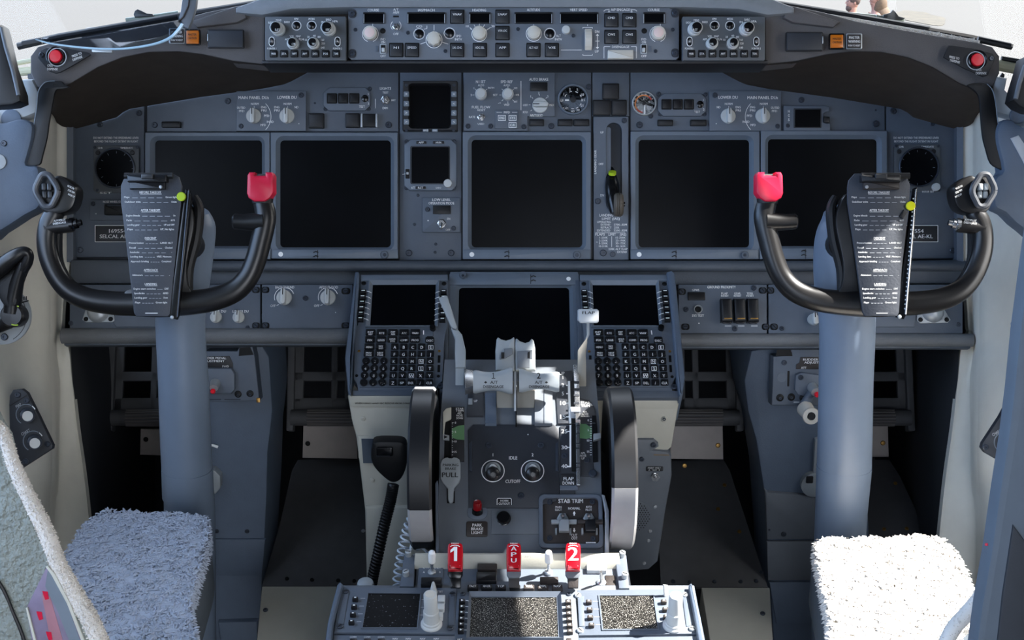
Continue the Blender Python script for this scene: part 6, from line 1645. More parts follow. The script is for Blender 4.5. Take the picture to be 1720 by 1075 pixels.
    for s_, y, r_ in LEFTTXT:
        a, c_ = ed(y)
        if r_ is None:
            w_ = {'BEFORE TAKEOFF': 36, 'AFTER TAKEOFF': 32, 'DESCENT': 19, 'APPROACH': 23, 'LANDING': 20}[s_]
            T.text(s_, (a + c_) / 2 - (1 if not m else 0), y, 3.6, w_, zc + .4); T.line([((a + c_) / 2 - w_ / 2, y + 3), ((a + c_) / 2 + w_ / 2, y + 3)], .6, zc + .4)
        else:
            T.text(s_, a + 4, y, 2.9, len(s_) * 1.75, zc + .4, 'white', 'l')
            wr = len(r_) * 1.75
            if '___' in r_: r_ = r_.replace(' ___', '').replace('___', '-')
            T.text(r_, c_ - 5, y, 2.9, None if r_ == '-' else wr, zc + .4, 'white', 'r')
            x0, x1 = a + 7 + len(s_) * 1.75, c_ - 8 - wr
            n_ = 4
            for i in range(n_):
                if x1 - x0 > 6: T.line([(x0 + (x1 - x0) * (i + .1) / n_, y + 1.2), (x0 + (x1 - x0) * (i + .8) / n_, y + 1.2)], .7, zc + .4, 'white_soft')
    T.text('B-737', 254 if not m else 1481, 526, 2.6, 20, zc + .4) if 0 else T.line([((244 if not m else 1472), 526), ((265 if not m else 1491), 526)], 1.2, zc + .4)
    c0, c1 = (213, 280) if not m else (1447, 1514)
    T.part('clip_hinge', B().tube([T.L(c0 - 2, 296, zc) + (zc + 6,), T.L(c1 + 12, 296, zc) + (zc + 6,)], 5, 12), 'yoke_rubber')
    T.plate('clip', c0, 293, c1, 306, zc, zc + 14, 'key_black', 2, 3)
    T.plate('clip_jaw', c0 + 4, 303, c1 - 3, 318, zc, zc + 8, 'key_black' if not m else 'brown_plate', 1, 2)
    xm = (c0 + c1) / 2
    T.plate('clip_tab', xm - 10, 291.5, xm + 10, 300.5, zc + 10, zc + 18, 'key', 2, 1.5)
    T.part('rivet', B().lathe([(3, 0), (2.4, 1.4), (0, 1.8)], 14), 'silver', ((270 if not m else 1456), 314), zc + 8)
    # marker rail along the edge
    rq = [(311, 318), (317, 318), (321, 330), (299, 530), (296, 537), (283, 532), (287, 500)] if not m else [(1536, 316), (1541, 314), (1541, 330), (1524, 525), (1519, 536), (1507, 533), (1512, 480)]
    T.poly('marker_rail', rq, zc - 14, zc - 2, 'black_gloss', 1.5)
    e0, e1 = ((317, 320), (298, 532)) if not m else ((1538.5, 318), (1521, 528))
    T.part('rail_edge', B().tube([T.L(e0[0], e0[1], zc) + (zc,), T.L(e1[0], e1[1], zc) + (zc,)], 1.3, 8), 'screw' if not m else 'chrome')
    if m:
        hb = B()
        for i in range(26):
            t_ = (i + .5) / 26; p_ = T.L(1534.5 - 15 * t_, 330 + 192 * t_, zc - 2)
            hb.lathe([(1.3, zc - 2), (1.3, zc - 1.2), (0, zc - 1)], 8, Matrix.Translation((p_[0], p_[1], 0)))
        T.part('rail_perforation', hb, 'white')
    T.part('rivet', B().lathe([(3.4, 0), (2.4, 1.4), (0, 1.8)], 14), 'silver', ((289, 533) if not m else (1511, 532)), zc)
    T.part('pointer_disc', B().lathe([(7.6, 0), (7.6, 3), (6.6, 4), (0, 4)], 24), 'lime' if not m else 'yellow', ((305, 330.5) if not m else (1529, 346)), zc)
    if m: T.part('pointer_tongue', B().box(-4, 4, -14, 0, 0, 2, .6), 'key_black', (1521, 354), zc, rot=(0, 0, -.6))
    T.done()
# ================================================================ footwells, floor, walls
def setting(name, b, m, label=None, sharp=32):
    return world_obj(name, b, m, label, None, 'structure', sharp=sharp)
def wbox(x0, x1, y0, y1, z0, z1):
    b = B(); b.add([(x, y, z) for x in (x0, x1) for y in (y0, y1) for z in (z0, z1)], [(0, 1, 3, 2), (4, 6, 7, 5), (0, 4, 5, 1), (2, 3, 7, 6), (0, 2, 6, 4), (1, 5, 7, 3)]); return b
setting('floor', wbox(-1.05, 1.05, -.6, 3.3, -.04, 0.0), 'foot_dark', 'dark grey cockpit floor')
setting('wall_front', wbox(-1.0, 1.0, 3.2, 3.26, 0, .95), 'dark_structure', 'dark bulkhead in front of the pedals')
setting('ceiling', wbox(-1.3, .88, -.9, 2.95, 1.93, 1.99), 'dark_structure', 'unseen cockpit roof put in to block the sun')  # unseen roof slab, reaching forward to stop stray sun
# footwell cheeks: dark inner panels on either side of each footwell
def prismw(pts, d, a, z0, z1, m, name, ch=1.5):
    f = Frame(pts[0][0], pts[0][1], d, a)
    q = [f.L(p[0], p[1], 0) for p in pts]
    b = B().prism(q, z0, z1, ch); Mx = f.mat()
    b.v = [tuple(Mx @ (Vector(v) * f.k)) for v in b.v]
    return b
for m in (0, 1):
    rows = [[(118, 575, 2.17), (150, 575, 2.3), (200, 575, 2.5), (250, 575, 2.75)], [(122, 640, 2.17), (160, 650, 2.3), (206, 655, 2.5), (252, 660, 2.75)], [(138, 760, 2.19), (168, 760, 2.32), (212, 760, 2.52), (255, 760, 2.77)],
            [(150, 870, 2.2), (176, 870, 2.34), (216, 860, 2.54), (258, 860, 2.79)], [(160, 980, 2.22), (185, 980, 2.36), (222, 960, 2.56), (262, 940, 2.81)], [(170, 1090, 2.24), (195, 1090, 2.38), (230, 1060, 2.58), (266, 1000, 2.83)]]
    b = slab([mir(r, m) for r in rows], .02)
    setting('wall_' + ('right_footwell' if m else 'left_footwell'), b, 'dark_structure')
    # column housing: plumb slate panel behind the column between the two pedals
    pts = [(330, 577), (372, 577), (438, 577), (452, 600), (458, 690), (450, 760), (448, 840), (440, 985), (436, 1090), (300, 1090), (290, 900), (300, 700)]
    if m: pts = [(1262, 590), (1300, 582), (1372, 582), (1400, 582), (1450, 690), (1460, 900), (1462, 1090), (1300, 1090), (1294, 985), (1284, 830), (1270, 740), (1256, 690), (1250, 640)]
    T = Thing('column_housing', 'plumb %s housing panel behind the %s control column' % ('grey-blue' if m else 'dark', 'sunlit' if m else 'shaded'), 'panel', Frame(pts[0][0], 700, 2.24, a=-18))
    q = [T.L(p[0], p[1]) for p in pts]
    T.part('face', B().prism(q, -160, 0, 4), 'side_slate')
    if m:
        T.poly('lower_cover', [(1284, 822), (1290, 827), (1378, 834), (1378, 907), (1288, 907), (1286, 850)], 0, 8, 'console_slate', 4)
        T.poly('lower_cover', [(1288, 910), (1378, 910), (1378, 975), (1290, 975)], 0, 6, 'console_slate', 2)
        T.poly('step', [(1292, 978), (1378, 978), (1378, 1048), (1304, 1048)], 0, 4, 'side_slate', 2)
        T.screw(1316, 897, 4.6, 8); T.screw(1292, 890, 2, 8)
        T.part('vent_valve', B().lathe([(22, -8), (22, 8), (16, 10), (0, 10)], 28), 'lever_grey', (1366, 812), 4); T.plate('valve_mark', 1354, 800, 1366, 812, 14, 15, 'black_plate', 2, .4)
        T.poly('bracket', [(1369, 738), (1376, 736), (1378, 800), (1366, 800)], 0, 8, 'lever_grey', 1.5)
    else:
        T.poly('lower_cover', [(360, 906), (446, 906), (440, 968), (362, 968)], 0, 5, 'side_slate', 3)
        T.poly('step', [(366, 1046), (432, 1044), (432, 1090), (372, 1090)], 0, 12, 'side_slate', 3)
        for x in (364, 415): T.screw(x, 892, 4, 0)
        T.poly('bracket', [(352, 790), (360, 790), (370, 800), (370, 820), (362, 830), (352, 830)], 0, 18, 'lever_grey', 2)
        T.part('cord_end', B().tube([T.L(350, 748, 6) + (6,), T.L(358, 748, 8) + (8,), T.L(366, 751, 8) + (8,)], 2.4, 8), 'white')
    T.done()
    # rudder pedal adjuster
    rx0, rx1 = (352, 437) if not m else (1296, 1376)
    T = Thing('pedal_adjuster', 'rudder pedal adjustment box with a %s beside the %s column' % (('cream crank knob and red button', 'sunlit') if m else ('small red-tipped button', 'shaded')), 'adjuster', Frame((rx0 + rx1) / 2, 640, 2.17, a=-8))
    if m:
        T.poly('case', [(1299, 599), (1326, 597), (1330, 582), (1376, 582), (1376, 681), (1296, 681), (1298, 640)], -30, 0, 'panel', 2)
        T.poly('side_pocket', [(1306, 583), (1324, 583), (1330, 592), (1331, 598), (1303, 598)], 0, 1, 'black', 0)
        T.poly('label_plate', [(1345, 600), (1376, 600), (1376, 620), (1337, 620), (1338, 612), (1343, 609)], 0, 1.5, 'brown_plate', .4)
        T.text('RUDDER PEDAL', 1372, 604, 3.6, 46, 1.8); T.text('ADJUSTMENT', 1372, 608.8, 3.6, 42, 1.8); T.text('ATT', 1350, 617.8, 3.6, 9, 1.8)
        T.poly('gear_cover', [(1337, 630), (1346, 626), (1376, 630), (1376, 664), (1352, 666), (1340, 663), (1335, 655)], 0, 10, 'panel_raised', 2.5)
        for x, y in ((1317, 609), (1345, 634)): T.screw(x, y, 4.4, 0 if x < 1330 else 10)
        T.part('disc', B().lathe([(8, 0), (8, 1), (0, 1.2)], 20), 'panel_raised', (1313, 634)); T.plate('slot', 1322.5, 623, 1326, 649, 0, .6, 'black', 1, 0)
        for x, y in ((1310, 668), (1329, 667), (1349, 668)): T.hole(x, y, 6.4, 'black', None, 0, 'socket_hole'); T.screw(x + .6, y + 1, 2.6, 1)
        T.part('plunger', B().tube([T.L(1364, 650, 8) + (8,), T.L(1370, 659, 26) + (26,)], [9, 7.5], 16), 'silver'); T.part('plunger_tip', B().lathe([(4.6, 0), (4.6, 4), (3, 6), (0, 6)], 16), 'red_button', (1372, 662.5), 26)
        T.part('crank_arm', B().tube([T.L(1366, 655, 12) + (12,), T.L(1352, 678, 14) + (14,), T.L(1346, 690, 14) + (14,)], [7, 8, 9], 14), 'panel_raised')
        T.part('crank_spool', B().tube([T.L(1352, 686, 16) + (16,), T.L(1360, 696, 36) + (36,)], [14, 12], 22), 'knob_cream')
        T.part('crank_knob', B().lathe([(14, 0), (14.6, 3), (13.6, 6), (7, 6.6), (6.4, 3), (0, 3)], 30), 'knob_cream', (1361.5, 698), 36); T.part('knob_core', B().lathe([(6.6, 3), (6.4, 6), (0, 6.4)], 20), 'black_plate', (1362.5, 698), 36)
        T.line([(1333, 675.5), (1343, 675.5)], 2.4, .4, 'white_soft')
    else:
        T.poly('case', [(345, 590), (398, 590), (402, 582), (424, 582), (428, 600), (436, 673), (345, 676)], -30, 0, 'panel', 2)
        T.poly('label_plate', [(345, 599), (385, 598), (391, 611), (391, 618), (345, 617)], 0, 1.5, 'black_plate', .4)
        T.text('RUDDER PEDAL', 358, 601.5, 3.4, 44, 1.8); T.text('ADJUSTMENT', 357, 606.5, 3.4, 40, 1.8); T.text('FWD', 379, 615.5, 3.4, 11, 1.8)
        T.poly('gear_cover', [(345, 619), (388, 619), (394, 628), (394, 655), (388, 662), (345, 662)], 0, 10, 'panel_raised', 3)
        T.part('plunger', B().tube([T.L(362, 643, 8) + (8,), T.L(359, 652, 22) + (22,)], [9, 7], 16), 'silver'); T.part('plunger_tip', B().lathe([(4.2, 0), (4.2, 3), (2.6, 5), (0, 5)], 16), 'red_button', (358, 657), 22)
        T.poly('side_pocket', [(402, 584), (420, 583), (426, 596), (401, 598)], 0, 1, 'black', 0)
        for x, y in ((420, 661), (400, 662)): T.hole(x, y, 6, 'black', None, 0, 'socket_hole'); T.screw(x, y + 2, 2.6, 1)
        T.line([(352, 671), (371, 671)], 2, .4, 'screw'); T.line([(377, 671), (404, 671)], 2, .4, 'screw')
        T.part('corner_tab', B().box(-3, 3, -4, 4, 0, 2, .5), 'brass', (434, 672), 0)
    T.done()
    # pedals and kick plates
    for inb in (1, 0):
        lb = '%s rudder pedal with window openings, %s' % ('grey' if m else 'dim', {(0, 1): 'between the shaded column and the console', (0, 0): 'between the shaded column and the outer wall', (1, 1): 'between the console and the sunlit column', (1, 0): 'between the sunlit column and the outer wall'}[(m, inb)])
        if inb: cx = 1195 if m else 535
        else: cx = 1482 if m else 232
        T = Thing('rudder_pedal', lb, 'pedal', Frame(cx, 650, 2.42, a=8), 'rudder pedals')
        sx = 1 if (m == inb) else -1
        def PX(x): return cx + (x - 1195) * (1 if m == 1 else -1) * (1 if inb else -1 if 0 else 1)
        def R4(x0, x1): a, b_ = PX(x0), PX(x1); return (min(a, b_), max(a, b_))
        for x0, x1, y0, y1 in ((1140, 1151, 575, 700), (1163, 1174, 575, 700), (1220, 1240, 575, 700), (1140, 1240, 624, 640), (1140, 1240, 668, 700)):
            a, b_ = R4(x0, x1); T.plate('frame_bar', a, y0, b_, y1, -8, 0, 'foot_dark', 3, 2)
        a, b_ = R4(1236, 1248); T.plate('strut', a, 578, b_, 724, -10, 10, 'foot_dark', 3, 2)
        yb = T.L(cx, 702)[1]; xl, xr = T.L(PX(1122), 702)[0], T.L(PX(1240), 702)[0]; xm_ = T.L(PX(1212), 702)[0]
        rb = B()
        for i in range(7):
            a0 = radians(30 + 22 * i)
            rb.tube([(xl, yb + 14 * cos(a0), 6 + 14 * sin(a0)), (xm_, yb + 14 * cos(a0), 6 + 14 * sin(a0))], 1.7, 6)
        o = T.part('foot_bar', B().tube([(xl, yb, 6), (xr, yb, 6)], 13.5, 20), 'foot_dark'); T.part('tread_ribs', rb, 'rib')
        T.done()
    for inb in (1, 0):
        if inb: q = [(1126, 716), (1214, 716), (1215, 772), (1126, 771)] if m else [(510, 688), (600, 687), (600, 771), (508, 769)]
        else: q = [(1455, 685), (1488, 685), (1491, 688), (1493, 768), (1455, 768)] if m else [(236, 721), (290, 721), (290, 766), (235, 764)]
        lb = '%s kick plate with dark screw holes, %s' % ('tan' if m else 'dim grey', {(0, 1): 'beside the console', (0, 0): 'beyond the shaded column', (1, 1): 'beside the cream console cheek', (1, 0): 'beyond the sunlit column'}[(m, inb)])
        T = Thing('kick_plate', lb, 'plate', Frame((q[0][0] + q[1][0]) / 2, 740, 2.5, a=-10), 'kick plates')
        T.poly('plate', q, -4, 0, 'kick_tan', 1.2)
        for x, y in ({(1, 1): ((1206, 748), (1150, 786 - 4)), (1, 0): ((1482, 701), (1483, 744)), (0, 1): ((518, 703), (517, 745)), (0, 0): ((245, 738), )}[(m, inb)]): T.hole(x, y, 4.2, 'black' if not m else 'brass', None, 0, 'screw_hole')
        T.done()
    # sloping foot panel below the pedals
    fp = [(1100, 775), (1215, 771), (1226, 790), (1262, 900), (1290, 986), (1110, 986)] if m else [(500, 772), (620, 772), (625, 984), (440, 984), (470, 880), (490, 790)]
    T = Thing('foot_panel', 'sloping %s foot panel with rivets beside the %s console' % ('dark grey' if m else 'near-black', 'sunlit' if m else 'shaded'), 'panel', Frame(fp[0][0], 880, 2.42, a=46))
    T.poly('plate', fp, -6, 0, 'foot_dark', 1)
    if m:
        for x, y in ((1217, 815), (1206, 855), (1242, 893), (1279, 961), (1131, 977), (1158, 978), (1200, 977), (1244, 977), (1270, 976)): T.part('rivet', B().lathe([(3.6, 0), (3, 1.6), (0, 2)], 12), 'brass' if y < 900 else 'screw', (x, y))
    else:
        for x, y in ((524, 974), (568, 975), (595, 976), (482, 972), (610, 892)): T.part('rivet', B().lathe([(3.6, 0), (3, 1.6), (0, 2)], 12), 'black' if y > 900 else 'silver', (x, y))
    T.done()
    if m:
        T = Thing('foot_panel', 'dark grey-brown foot panel beyond the sunlit column with small rivets', 'panel', Frame(1500, 840, 2.42, a=46))
        T.poly('plate', [(1450, 772), (1494, 772), (1512, 800), (1550, 880), (1580, 930), (1600, 990), (1440, 990)], -6, 0, 'foot_dark', 1)
        for x, y in ((1504, 812), (1548, 887), (1485, 889), (1523, 888)): T.part('rivet', B().lathe([(3.4, 0), (2.8, 1.6), (0, 2)], 12), 'brass', (x, y))
        T.done()
    # platform beside the pedestal
    pf = [(1178, 986), (1293, 986), (1300, 1095), (1195, 1095)] if m else [(440, 984), (566, 984), (556, 1095), (429, 1095)]
    T = Thing('floor_platform', 'pale grey raised floor platform on the %s side of the radio pedestal' % ('sunlit' if m else 'shaded'), 'platform', Frame(pf[0][0], 1040, 2.1, a=58))
    T.poly('top', pf, -60, 0, 'console_beige', 3)
    T.screw(1281 if m else 446, 1031 if m else 1025, 4.4, 0)
    T.done()

# ---- side linings
def lining(m):
    # columns run outward from the footwell edge; rows go down
    rows = [
        [(121, 178, 2.185), (108, 178, 2.183), (92, 178, 2.165), (82, 178, 2.115), (52, 178, 2.07), (0, 188, 1.99), (-60, 198, 1.925)],
        [(121, 300, 2.185), (108, 300, 2.183), (92, 300, 2.165), (82, 300, 2.115), (52, 300, 2.07), (0, 310, 1.99), (-60, 320, 1.925)],
        [(118, 430, 2.185), (108, 430, 2.183), (92, 430, 2.165), (82, 430, 2.115), (52, 430, 2.07), (0, 440, 1.99), (-60, 450, 1.925)],
        [(107, 500, 2.185), (103, 500, 2.183), (92, 500, 2.165), (82, 500, 2.115), (52, 500, 2.07), (0, 510, 1.99), (-60, 520, 1.925)],
        [(104, 548, 2.185), (100, 548, 2.183), (92, 548, 2.165), (82, 548, 2.115), (52, 548, 2.07), (0, 558, 1.99), (-60, 568, 1.925)],
        [(103, 558, 2.185), (99, 558, 2.183), (92, 558, 2.165), (82, 558, 2.115), (52, 558, 2.07), (0, 568, 1.99), (-60, 578, 1.925)],
        [(115, 584, 2.17), (108, 584, 2.168), (92, 584, 2.165), (82, 584, 2.115), (52, 584, 2.07), (0, 594, 1.99), (-60, 604, 1.925)],
        [(121, 640, 2.17), (112, 640, 2.168), (98, 640, 2.155), (84, 640, 2.095), (50, 640, 2.045), (0, 650, 1.99), (-60, 660, 1.925)],
        [(130, 720, 2.17), (120, 720, 2.168), (96, 720, 2.145), (86, 720, 2.065), (48, 720, 2.025), (0, 730, 1.99), (-60, 740, 1.925)],
        [(140, 790, 2.17), (128, 790, 2.168), (96, 790, 2.145), (86, 790, 2.065), (48, 790, 2.025), (0, 800, 1.99), (-60, 810, 1.925)],
        [(148, 860, 2.17), (134, 860, 2.168), (96, 860, 2.15), (78, 860, 2.1), (44, 860, 2.05), (0, 870, 1.99), (-60, 880, 1.925)],
        [(160, 980, 2.17), (144, 980, 2.168), (96, 980, 2.15), (78, 980, 2.1), (44, 980, 2.05), (0, 990, 1.99), (-60, 1000, 1.925)],
        [(170, 1100, 2.17), (152, 1100, 2.168), (96, 1100, 2.15), (78, 1100, 2.1), (44, 1100, 2.05), (0, 1110, 1.99), (-60, 1120, 1.925)],
    ]
    rows = [mir(r, m) for r in rows]
    # densify with Catmull-Rom along the columns
    cols = [[r[j] for r in rows] for j in range(len(rows[0]))]
    cols = [smooth(c, 4) for c in cols]
    R2 = [[c[i] for c in cols] for i in range(len(cols[0]))]
    R3 = [smooth(r, 3) for r in R2]
    setting('wall_right_lining' if m else 'wall_left_lining', slab(R3, .015), 'wall_cream', ('cream' if m else 'grey-green') + ' moulded side lining', sharp=60)
for m in (0, 1): lining(m)
# grey strip between the lining and the instrument panel
for m in (0, 1):
    b = slab([mir([(123, 190, 2.185), (112, 205, 2.18)], m), mir([(123, 440, 2.185), (112, 440, 2.18)], m)], .02)
    setting('trim_%d' % (m + 1), b, 'panel')
# ---- upper side consoles under the side windows
for m in (0, 1):
    side = 'sunlit' if m else 'shaded'
    T = Thing('side_console', 'rounded slate-blue armrest console below the %s side window' % side, 'console', Frame(MX(30, m), 290, 1.96))
    c_ = [(-70, 212), (0, 206), (30, 199), (48, 203), (55, 212), (53, 235), (46, 262), (44, 276), (62, 279), (67, 300), (68, 344), (40, 363), (0, 389), (-70, 430)]
    if m: c_ = [(1800, 240), (1720, 212), (1700, 200), (1684, 202), (1676, 215), (1676, 240), (1686, 285), (1672, 300), (1671, 345), (1690, 358), (1720, 385), (1800, 430)]
    q = [T.L(p[0], p[1]) for p in smooth(c_, 3, True)]
    T.part('armrest', B().prism(q, -40, 0, 9), 'side_slate')
    led = [(-70, 170), (0, 172), (28, 167), (32, 140), (36, 132), (54, 132), (66, 156), (60, 190), (40, 198), (20, 203), (8, 214), (-70, 225)]
    if m: led = [(1800, 190), (1720, 170), (1700, 160), (1690, 150), (1694, 130), (1672, 126), (1668, 150), (1666, 178), (1676, 190), (1700, 196), (1720, 206), (1800, 236)]
    q = [T.L(p[0], p[1], -30) for p in led]
    T.part('window_ledge', B().prism(q, -60, -30, 8), 'wall_grey')
    if not m:
        T.part('cup_recess', B().lathe([(17, -30), (17, -28), (15, -27.4), (0, -29)], 30), 'side_slate', (8, 196)); T.screw(7, 241, 5, 0)
        T.part('round_vent', B().lathe([(13, 0), (13, 3), (11, 4), (0, 4)], 30), 'wall_grey', (-2, 272))
    else:
        T.part('cup_recess', B().lathe([(14, -30), (14, -28), (12, -27), (0, -29)], 30), 'side_slate', (1720, 190)); T.poly('pale_card', [(1698, 232), (1711, 227), (1760, 300), (1740, 310)], 0, 3, 'white_soft', 1)
    T.done()
    # window post
    po = [(-40, 60), (0, 40), (4, 52), (17, 110), (33, 155), (34, 170), (20, 176), (0, 178), (-40, 180)]
    if m: po = [(1770, 90), (1722, 95), (1716, 118), (1706, 150), (1702, 168), (1712, 178), (1730, 186), (1770, 190)]
    T = Thing('window_post', 'black padded side window post at the %s edge' % side, 'post', Frame(MX(10, m), 120, 1.9))
    q = [T.L(p[0], p[1]) for p in po]; T.part('pad', B().prism(q, -40, 0, 6), 'yoke_rubber')
    if not m: T.part('grey_bead', B().tube([T.L(x, y, 2) + (2,) for x, y in ((2, 46), (10, 80), (22, 120), (31, 160))], 3.5, 8), 'console_slate')
    else: T.part('grey_bead', B().tube([T.L(x, y, 2) + (2,) for x, y in ((1722, 110), (1712, 140), (1706, 166))], 4, 8), 'console_slate')
    T.done()
    # sill rods outside the hood
    T = Thing('window_sill_rail', 'pale window sill rails at the %s tip of the glareshield' % side, 'rail', Frame(MX(50, m), 100, 2.12))
    if not m: rl = (((38, 74), (70, 68), 5.5, 'wiper'), ((18, 108), (62, 100), 4, 'cream_post'), ((18, 122), (64, 118), 7, 'cream_post'))
    else: rl = (((1642, 66), (1697, 78), 5.5, 'wiper'), ((1682, 98), (1730, 106), 4, 'wiper'), ((1668, 108), (1730, 120), 9, 'cream_post'))
    for a, c, r, mt in rl: T.part('rail', B().tube([T.L(*a) + (0,), T.L(*c) + (0,)], r, 10), mt)
    if m: T.poly('side_flap', [(1684, 122), (1688, 125), (1685, 142), (1668, 166), (1664, 164), (1660, 150), (1674, 136)], -2, 4, 'dark_panel', 1)
    else: T.poly('side_flap', [(46, 118), (52, 112), (68, 140), (64, 158), (58, 150), (46, 130)], -2, 4, 'dark_panel', 1)
    T.done()
    # windshield sill line
    sl_ = B().tube([P(MX(x, m), y, 2.3) for x, y in ((690, 2), (445, 4), (330, 22), (215, 42), (100, 62), (30, 78))], .006, 8)
    setting('window_sill_%d' % (m + 1), sl_, 'wiper')
    # glass panes
    wn = [[(-160, 130, 2.37), (-160, -300, 2.37)], [(864, 130, 2.37), (864, -300, 2.37)]]
    setting('window_%d' % (m + 1), slab([mir(r, m) for r in wn], .006), 'window_glass')

# ---- tiller, covers, map light panels
T = Thing('steering_tiller', 'black curved nose wheel steering tiller on its round dial, at the shaded side wall', 'tiller', Frame(20, 520, 1.93))
T.part('dial', B().lathe([(49, -16), (49, -10), (47, -9), (0, -9)], 44), 'wall_grey', (-1, 530), 0)
T.arc(-1, 530, 46, -60, 75, 1, -8.6, 'black_ink')
for i in range(4): T.fill(36 + 2.6 * i, 499 + -.5 * i, 37.4 + 2.6 * i, 504, -8.6, 'black_ink')
T.line([(34, 509), (48, 505)], 2.2, -8.6, 'black_ink')
rim = smooth([T.L(x, y, z) + (z,) for x, y, z in ((-40, 478, 20), (-10, 458, 30), (20, 434, 36), (38, 424, 36), (47, 427, 34), (45, 440, 30), (38, 452, 26))], 5)
T.part('rim', B().tube(rim, [13, 14, 13, 10, 9, 10, 10], 14, True, None), 'yoke_black')
T.part('spoke', B().tube(smooth([T.L(x, y, z) + (z,) for x, y, z in ((40, 440, 30), (30, 470, 22), (23, 500, 14), (20, 525, 10))], 4), [8, 11, 14, 15], 14), 'yoke_black')
T.part('spoke_web', B().prism(smooth([T.L(x, y, 20) for x, y in ((-6, 462), (18, 446), (44, 436), (47, 444), (38, 466), (31, 490), (29, 512), (12, 516), (0, 500), (-8, 480))], 3, True), 4, 26, 4), 'yoke_rubber')
T.part('hub', B().lathe([(20, -8), (20, 16), (17, 20), (0, 21)], 32), 'yoke_black', (26, 530))
T.arc(26, 530, 16, 70, 115, 2, 21.5, 'lime'); T.arc(26, 530, 16, 245, 285, 2, 21.5, 'lime')
T.part('hub_tail', B().tube([T.L(14, 540, 4) + (4,), T.L(-6, 552, 2) + (2,), T.L(-30, 570, 0) + (0,)], [13, 9, 6], 12), 'yoke_black')
T.screw(8, 566, 6, -8)
T.done()
T = Thing('access_cover', 'round cream access cover flush in the sunlit side lining', 'cover', Frame(1720, 515, 1.965))
dl = lambda x: 2.0 + (1730 - x) * .00155 - .008
b_ = B(); oc = [(1738 + 54 * cos(2 * pi * i / 48), 524 + 58 * sin(2 * pi * i / 48)) for i in range(48)]
b_.ringcap([[tuple(T.fr.loc(P(1738 + (x - 1738) * q_, 524 + (y - 524) * q_, dl(1738 + (x - 1738) * q_) - e_))) for x, y in oc] for q_, e_ in ((1, -.006), (1, .001), (.97, .003))])
T.part('disc', b_, 'wall_cream')
b_ = B().lathe([(4, -1), (4, 2), (3.2, 3.4), (0, 3.4)], 14, Matrix.Translation(T.fr.loc(P(1701, 544, dl(1701) - .004)))); T.part('rivet', b_, 'wall_grey'); T.done()
for m in (0, 1):
    ol = [(15, 680), (16, 665), (22, 655), (36, 653), (45, 660), (65, 700), (88, 748), (87, 754), (28, 792), (22, 788), (17, 770)]
    if m: ol = [(1760, 655), (1715, 655), (1706, 658), (1697, 668), (1680, 700), (1651, 744), (1649, 752), (1655, 760), (1700, 786), (1760, 800)]
    T = Thing('map_light_panel', 'dark slate panel with two grey MAP and CHART dimmer knobs on the %s wall' % ('sunlit' if m else 'shaded'), 'control panel', Frame(MX(48, m), 722, 1.955))
    T.poly('faceplate', ol, -10, 3, 'dark_panel', 1.5)
    if not m: T.line([(16, 682), (45, 664)], 1.4, 3.4, 'black_ink')
    for kx, ky, s_ in ((46, 697, 'MAP'), (58, 742, 'CHART')):
        X_ = kx if not m else (1703 if s_ == 'MAP' else 1689); Y_ = ky if not m else (702 if s_ == 'MAP' else 744)
        T.arc(X_ - 2, Y_ - 1, 17, 60, 240, 1.4, 3.4, 'key_grey'); T.arc(X_ - 2, Y_ - 1, 17, 30, 55, 1.6, 3.4)
        lean = Matrix.Rotation(-.35 if m else .35, 4, 'Y')
        o = T.part('knob', B().lathe([(13, 0), (12, 12), (8.6, 13), (8.4, 28), (7.6, 29), (0, 29)], 28, lean), 'screw', (X_, Y_), 3)
        o2 = T.part('knob_face', B().lathe([(8.6, 27), (8.5, 29.3), (0, 29.5)], 24, lean), 'knob', (X_, Y_), 3, o)
        T.text(s_, X_ - 15, Y_ - 16 if not m else Y_ - 17, 5, 10 if s_ == 'MAP' else 16, 3.4, 'white_soft', rot=.5)
    for x, y in ((30, 663), (45, 673), (80, 746), (43, 775), (27, 784)) if not m else ((1693, 682), (1655, 751)): T.screw(x, y, 5, 3)
    T.done()

# ================================================================ seats
def Sub(name, main, fr):
    t = Thing(name, None, None, fr)
    t.e.parent = main.e; t.e.matrix_parent_inverse = main.fr.mat().inverted()
    return t
def inside(x, y, p):
    c = False
    for i in range(len(p)):
        (x1, y1), (x2, y2) = p[i - 1], p[i]
        if (y1 > y) != (y2 > y) and x < (x2 - x1) * (y - y1) / (y2 - y1) + x1: c = not c
    return c
def tufts(poly, n, z, ln, w, lean, rnd, jitter=.5):
    b = B(); xs = [p[0] for p in poly]; ys = [p[1] for p in poly]
    k_ = 0
    while k_ < n:
        x, y = rnd.uniform(min(xs), max(xs)), rnd.uniform(min(ys), max(ys))
        if not inside(x, y, poly): continue
        k_ += 1
        a = lean(x, y) + rnd.gauss(0, jitter); l = ln * rnd.uniform(.6, 1.3); ww = w * rnd.uniform(.6, 1.2)
        dx, dy = cos(a), sin(a); h = rnd.uniform(.35, .75)
        zl = 3.5 * sin(x * .13 + 2 * sin(y * .06)) * sin(y * .15 + 1.7 * sin(x * .05))
        rings = []
        for t_, r_ in ((0, 1.0), (.4, 1.0), (.75, .75), (1, .25)):
            c = (x + dx * l * t_ * t_ * .9, y + dy * l * t_ * t_ * .9, z - 3 + zl + l * h * (1.3 * t_ - .75 * t_ * t_))
            rings.append([(c[0] - dy * ww * r_, c[1] + dx * ww * r_, c[2]), (c[0] + dx * ww * r_ * .5, c[1] + dy * ww * r_ * .5, c[2] + ww * r_ * .7), (c[0] + dy * ww * r_, c[1] - dx * ww * r_, c[2])])
        b.ringcap(rings, False, True)
    return b
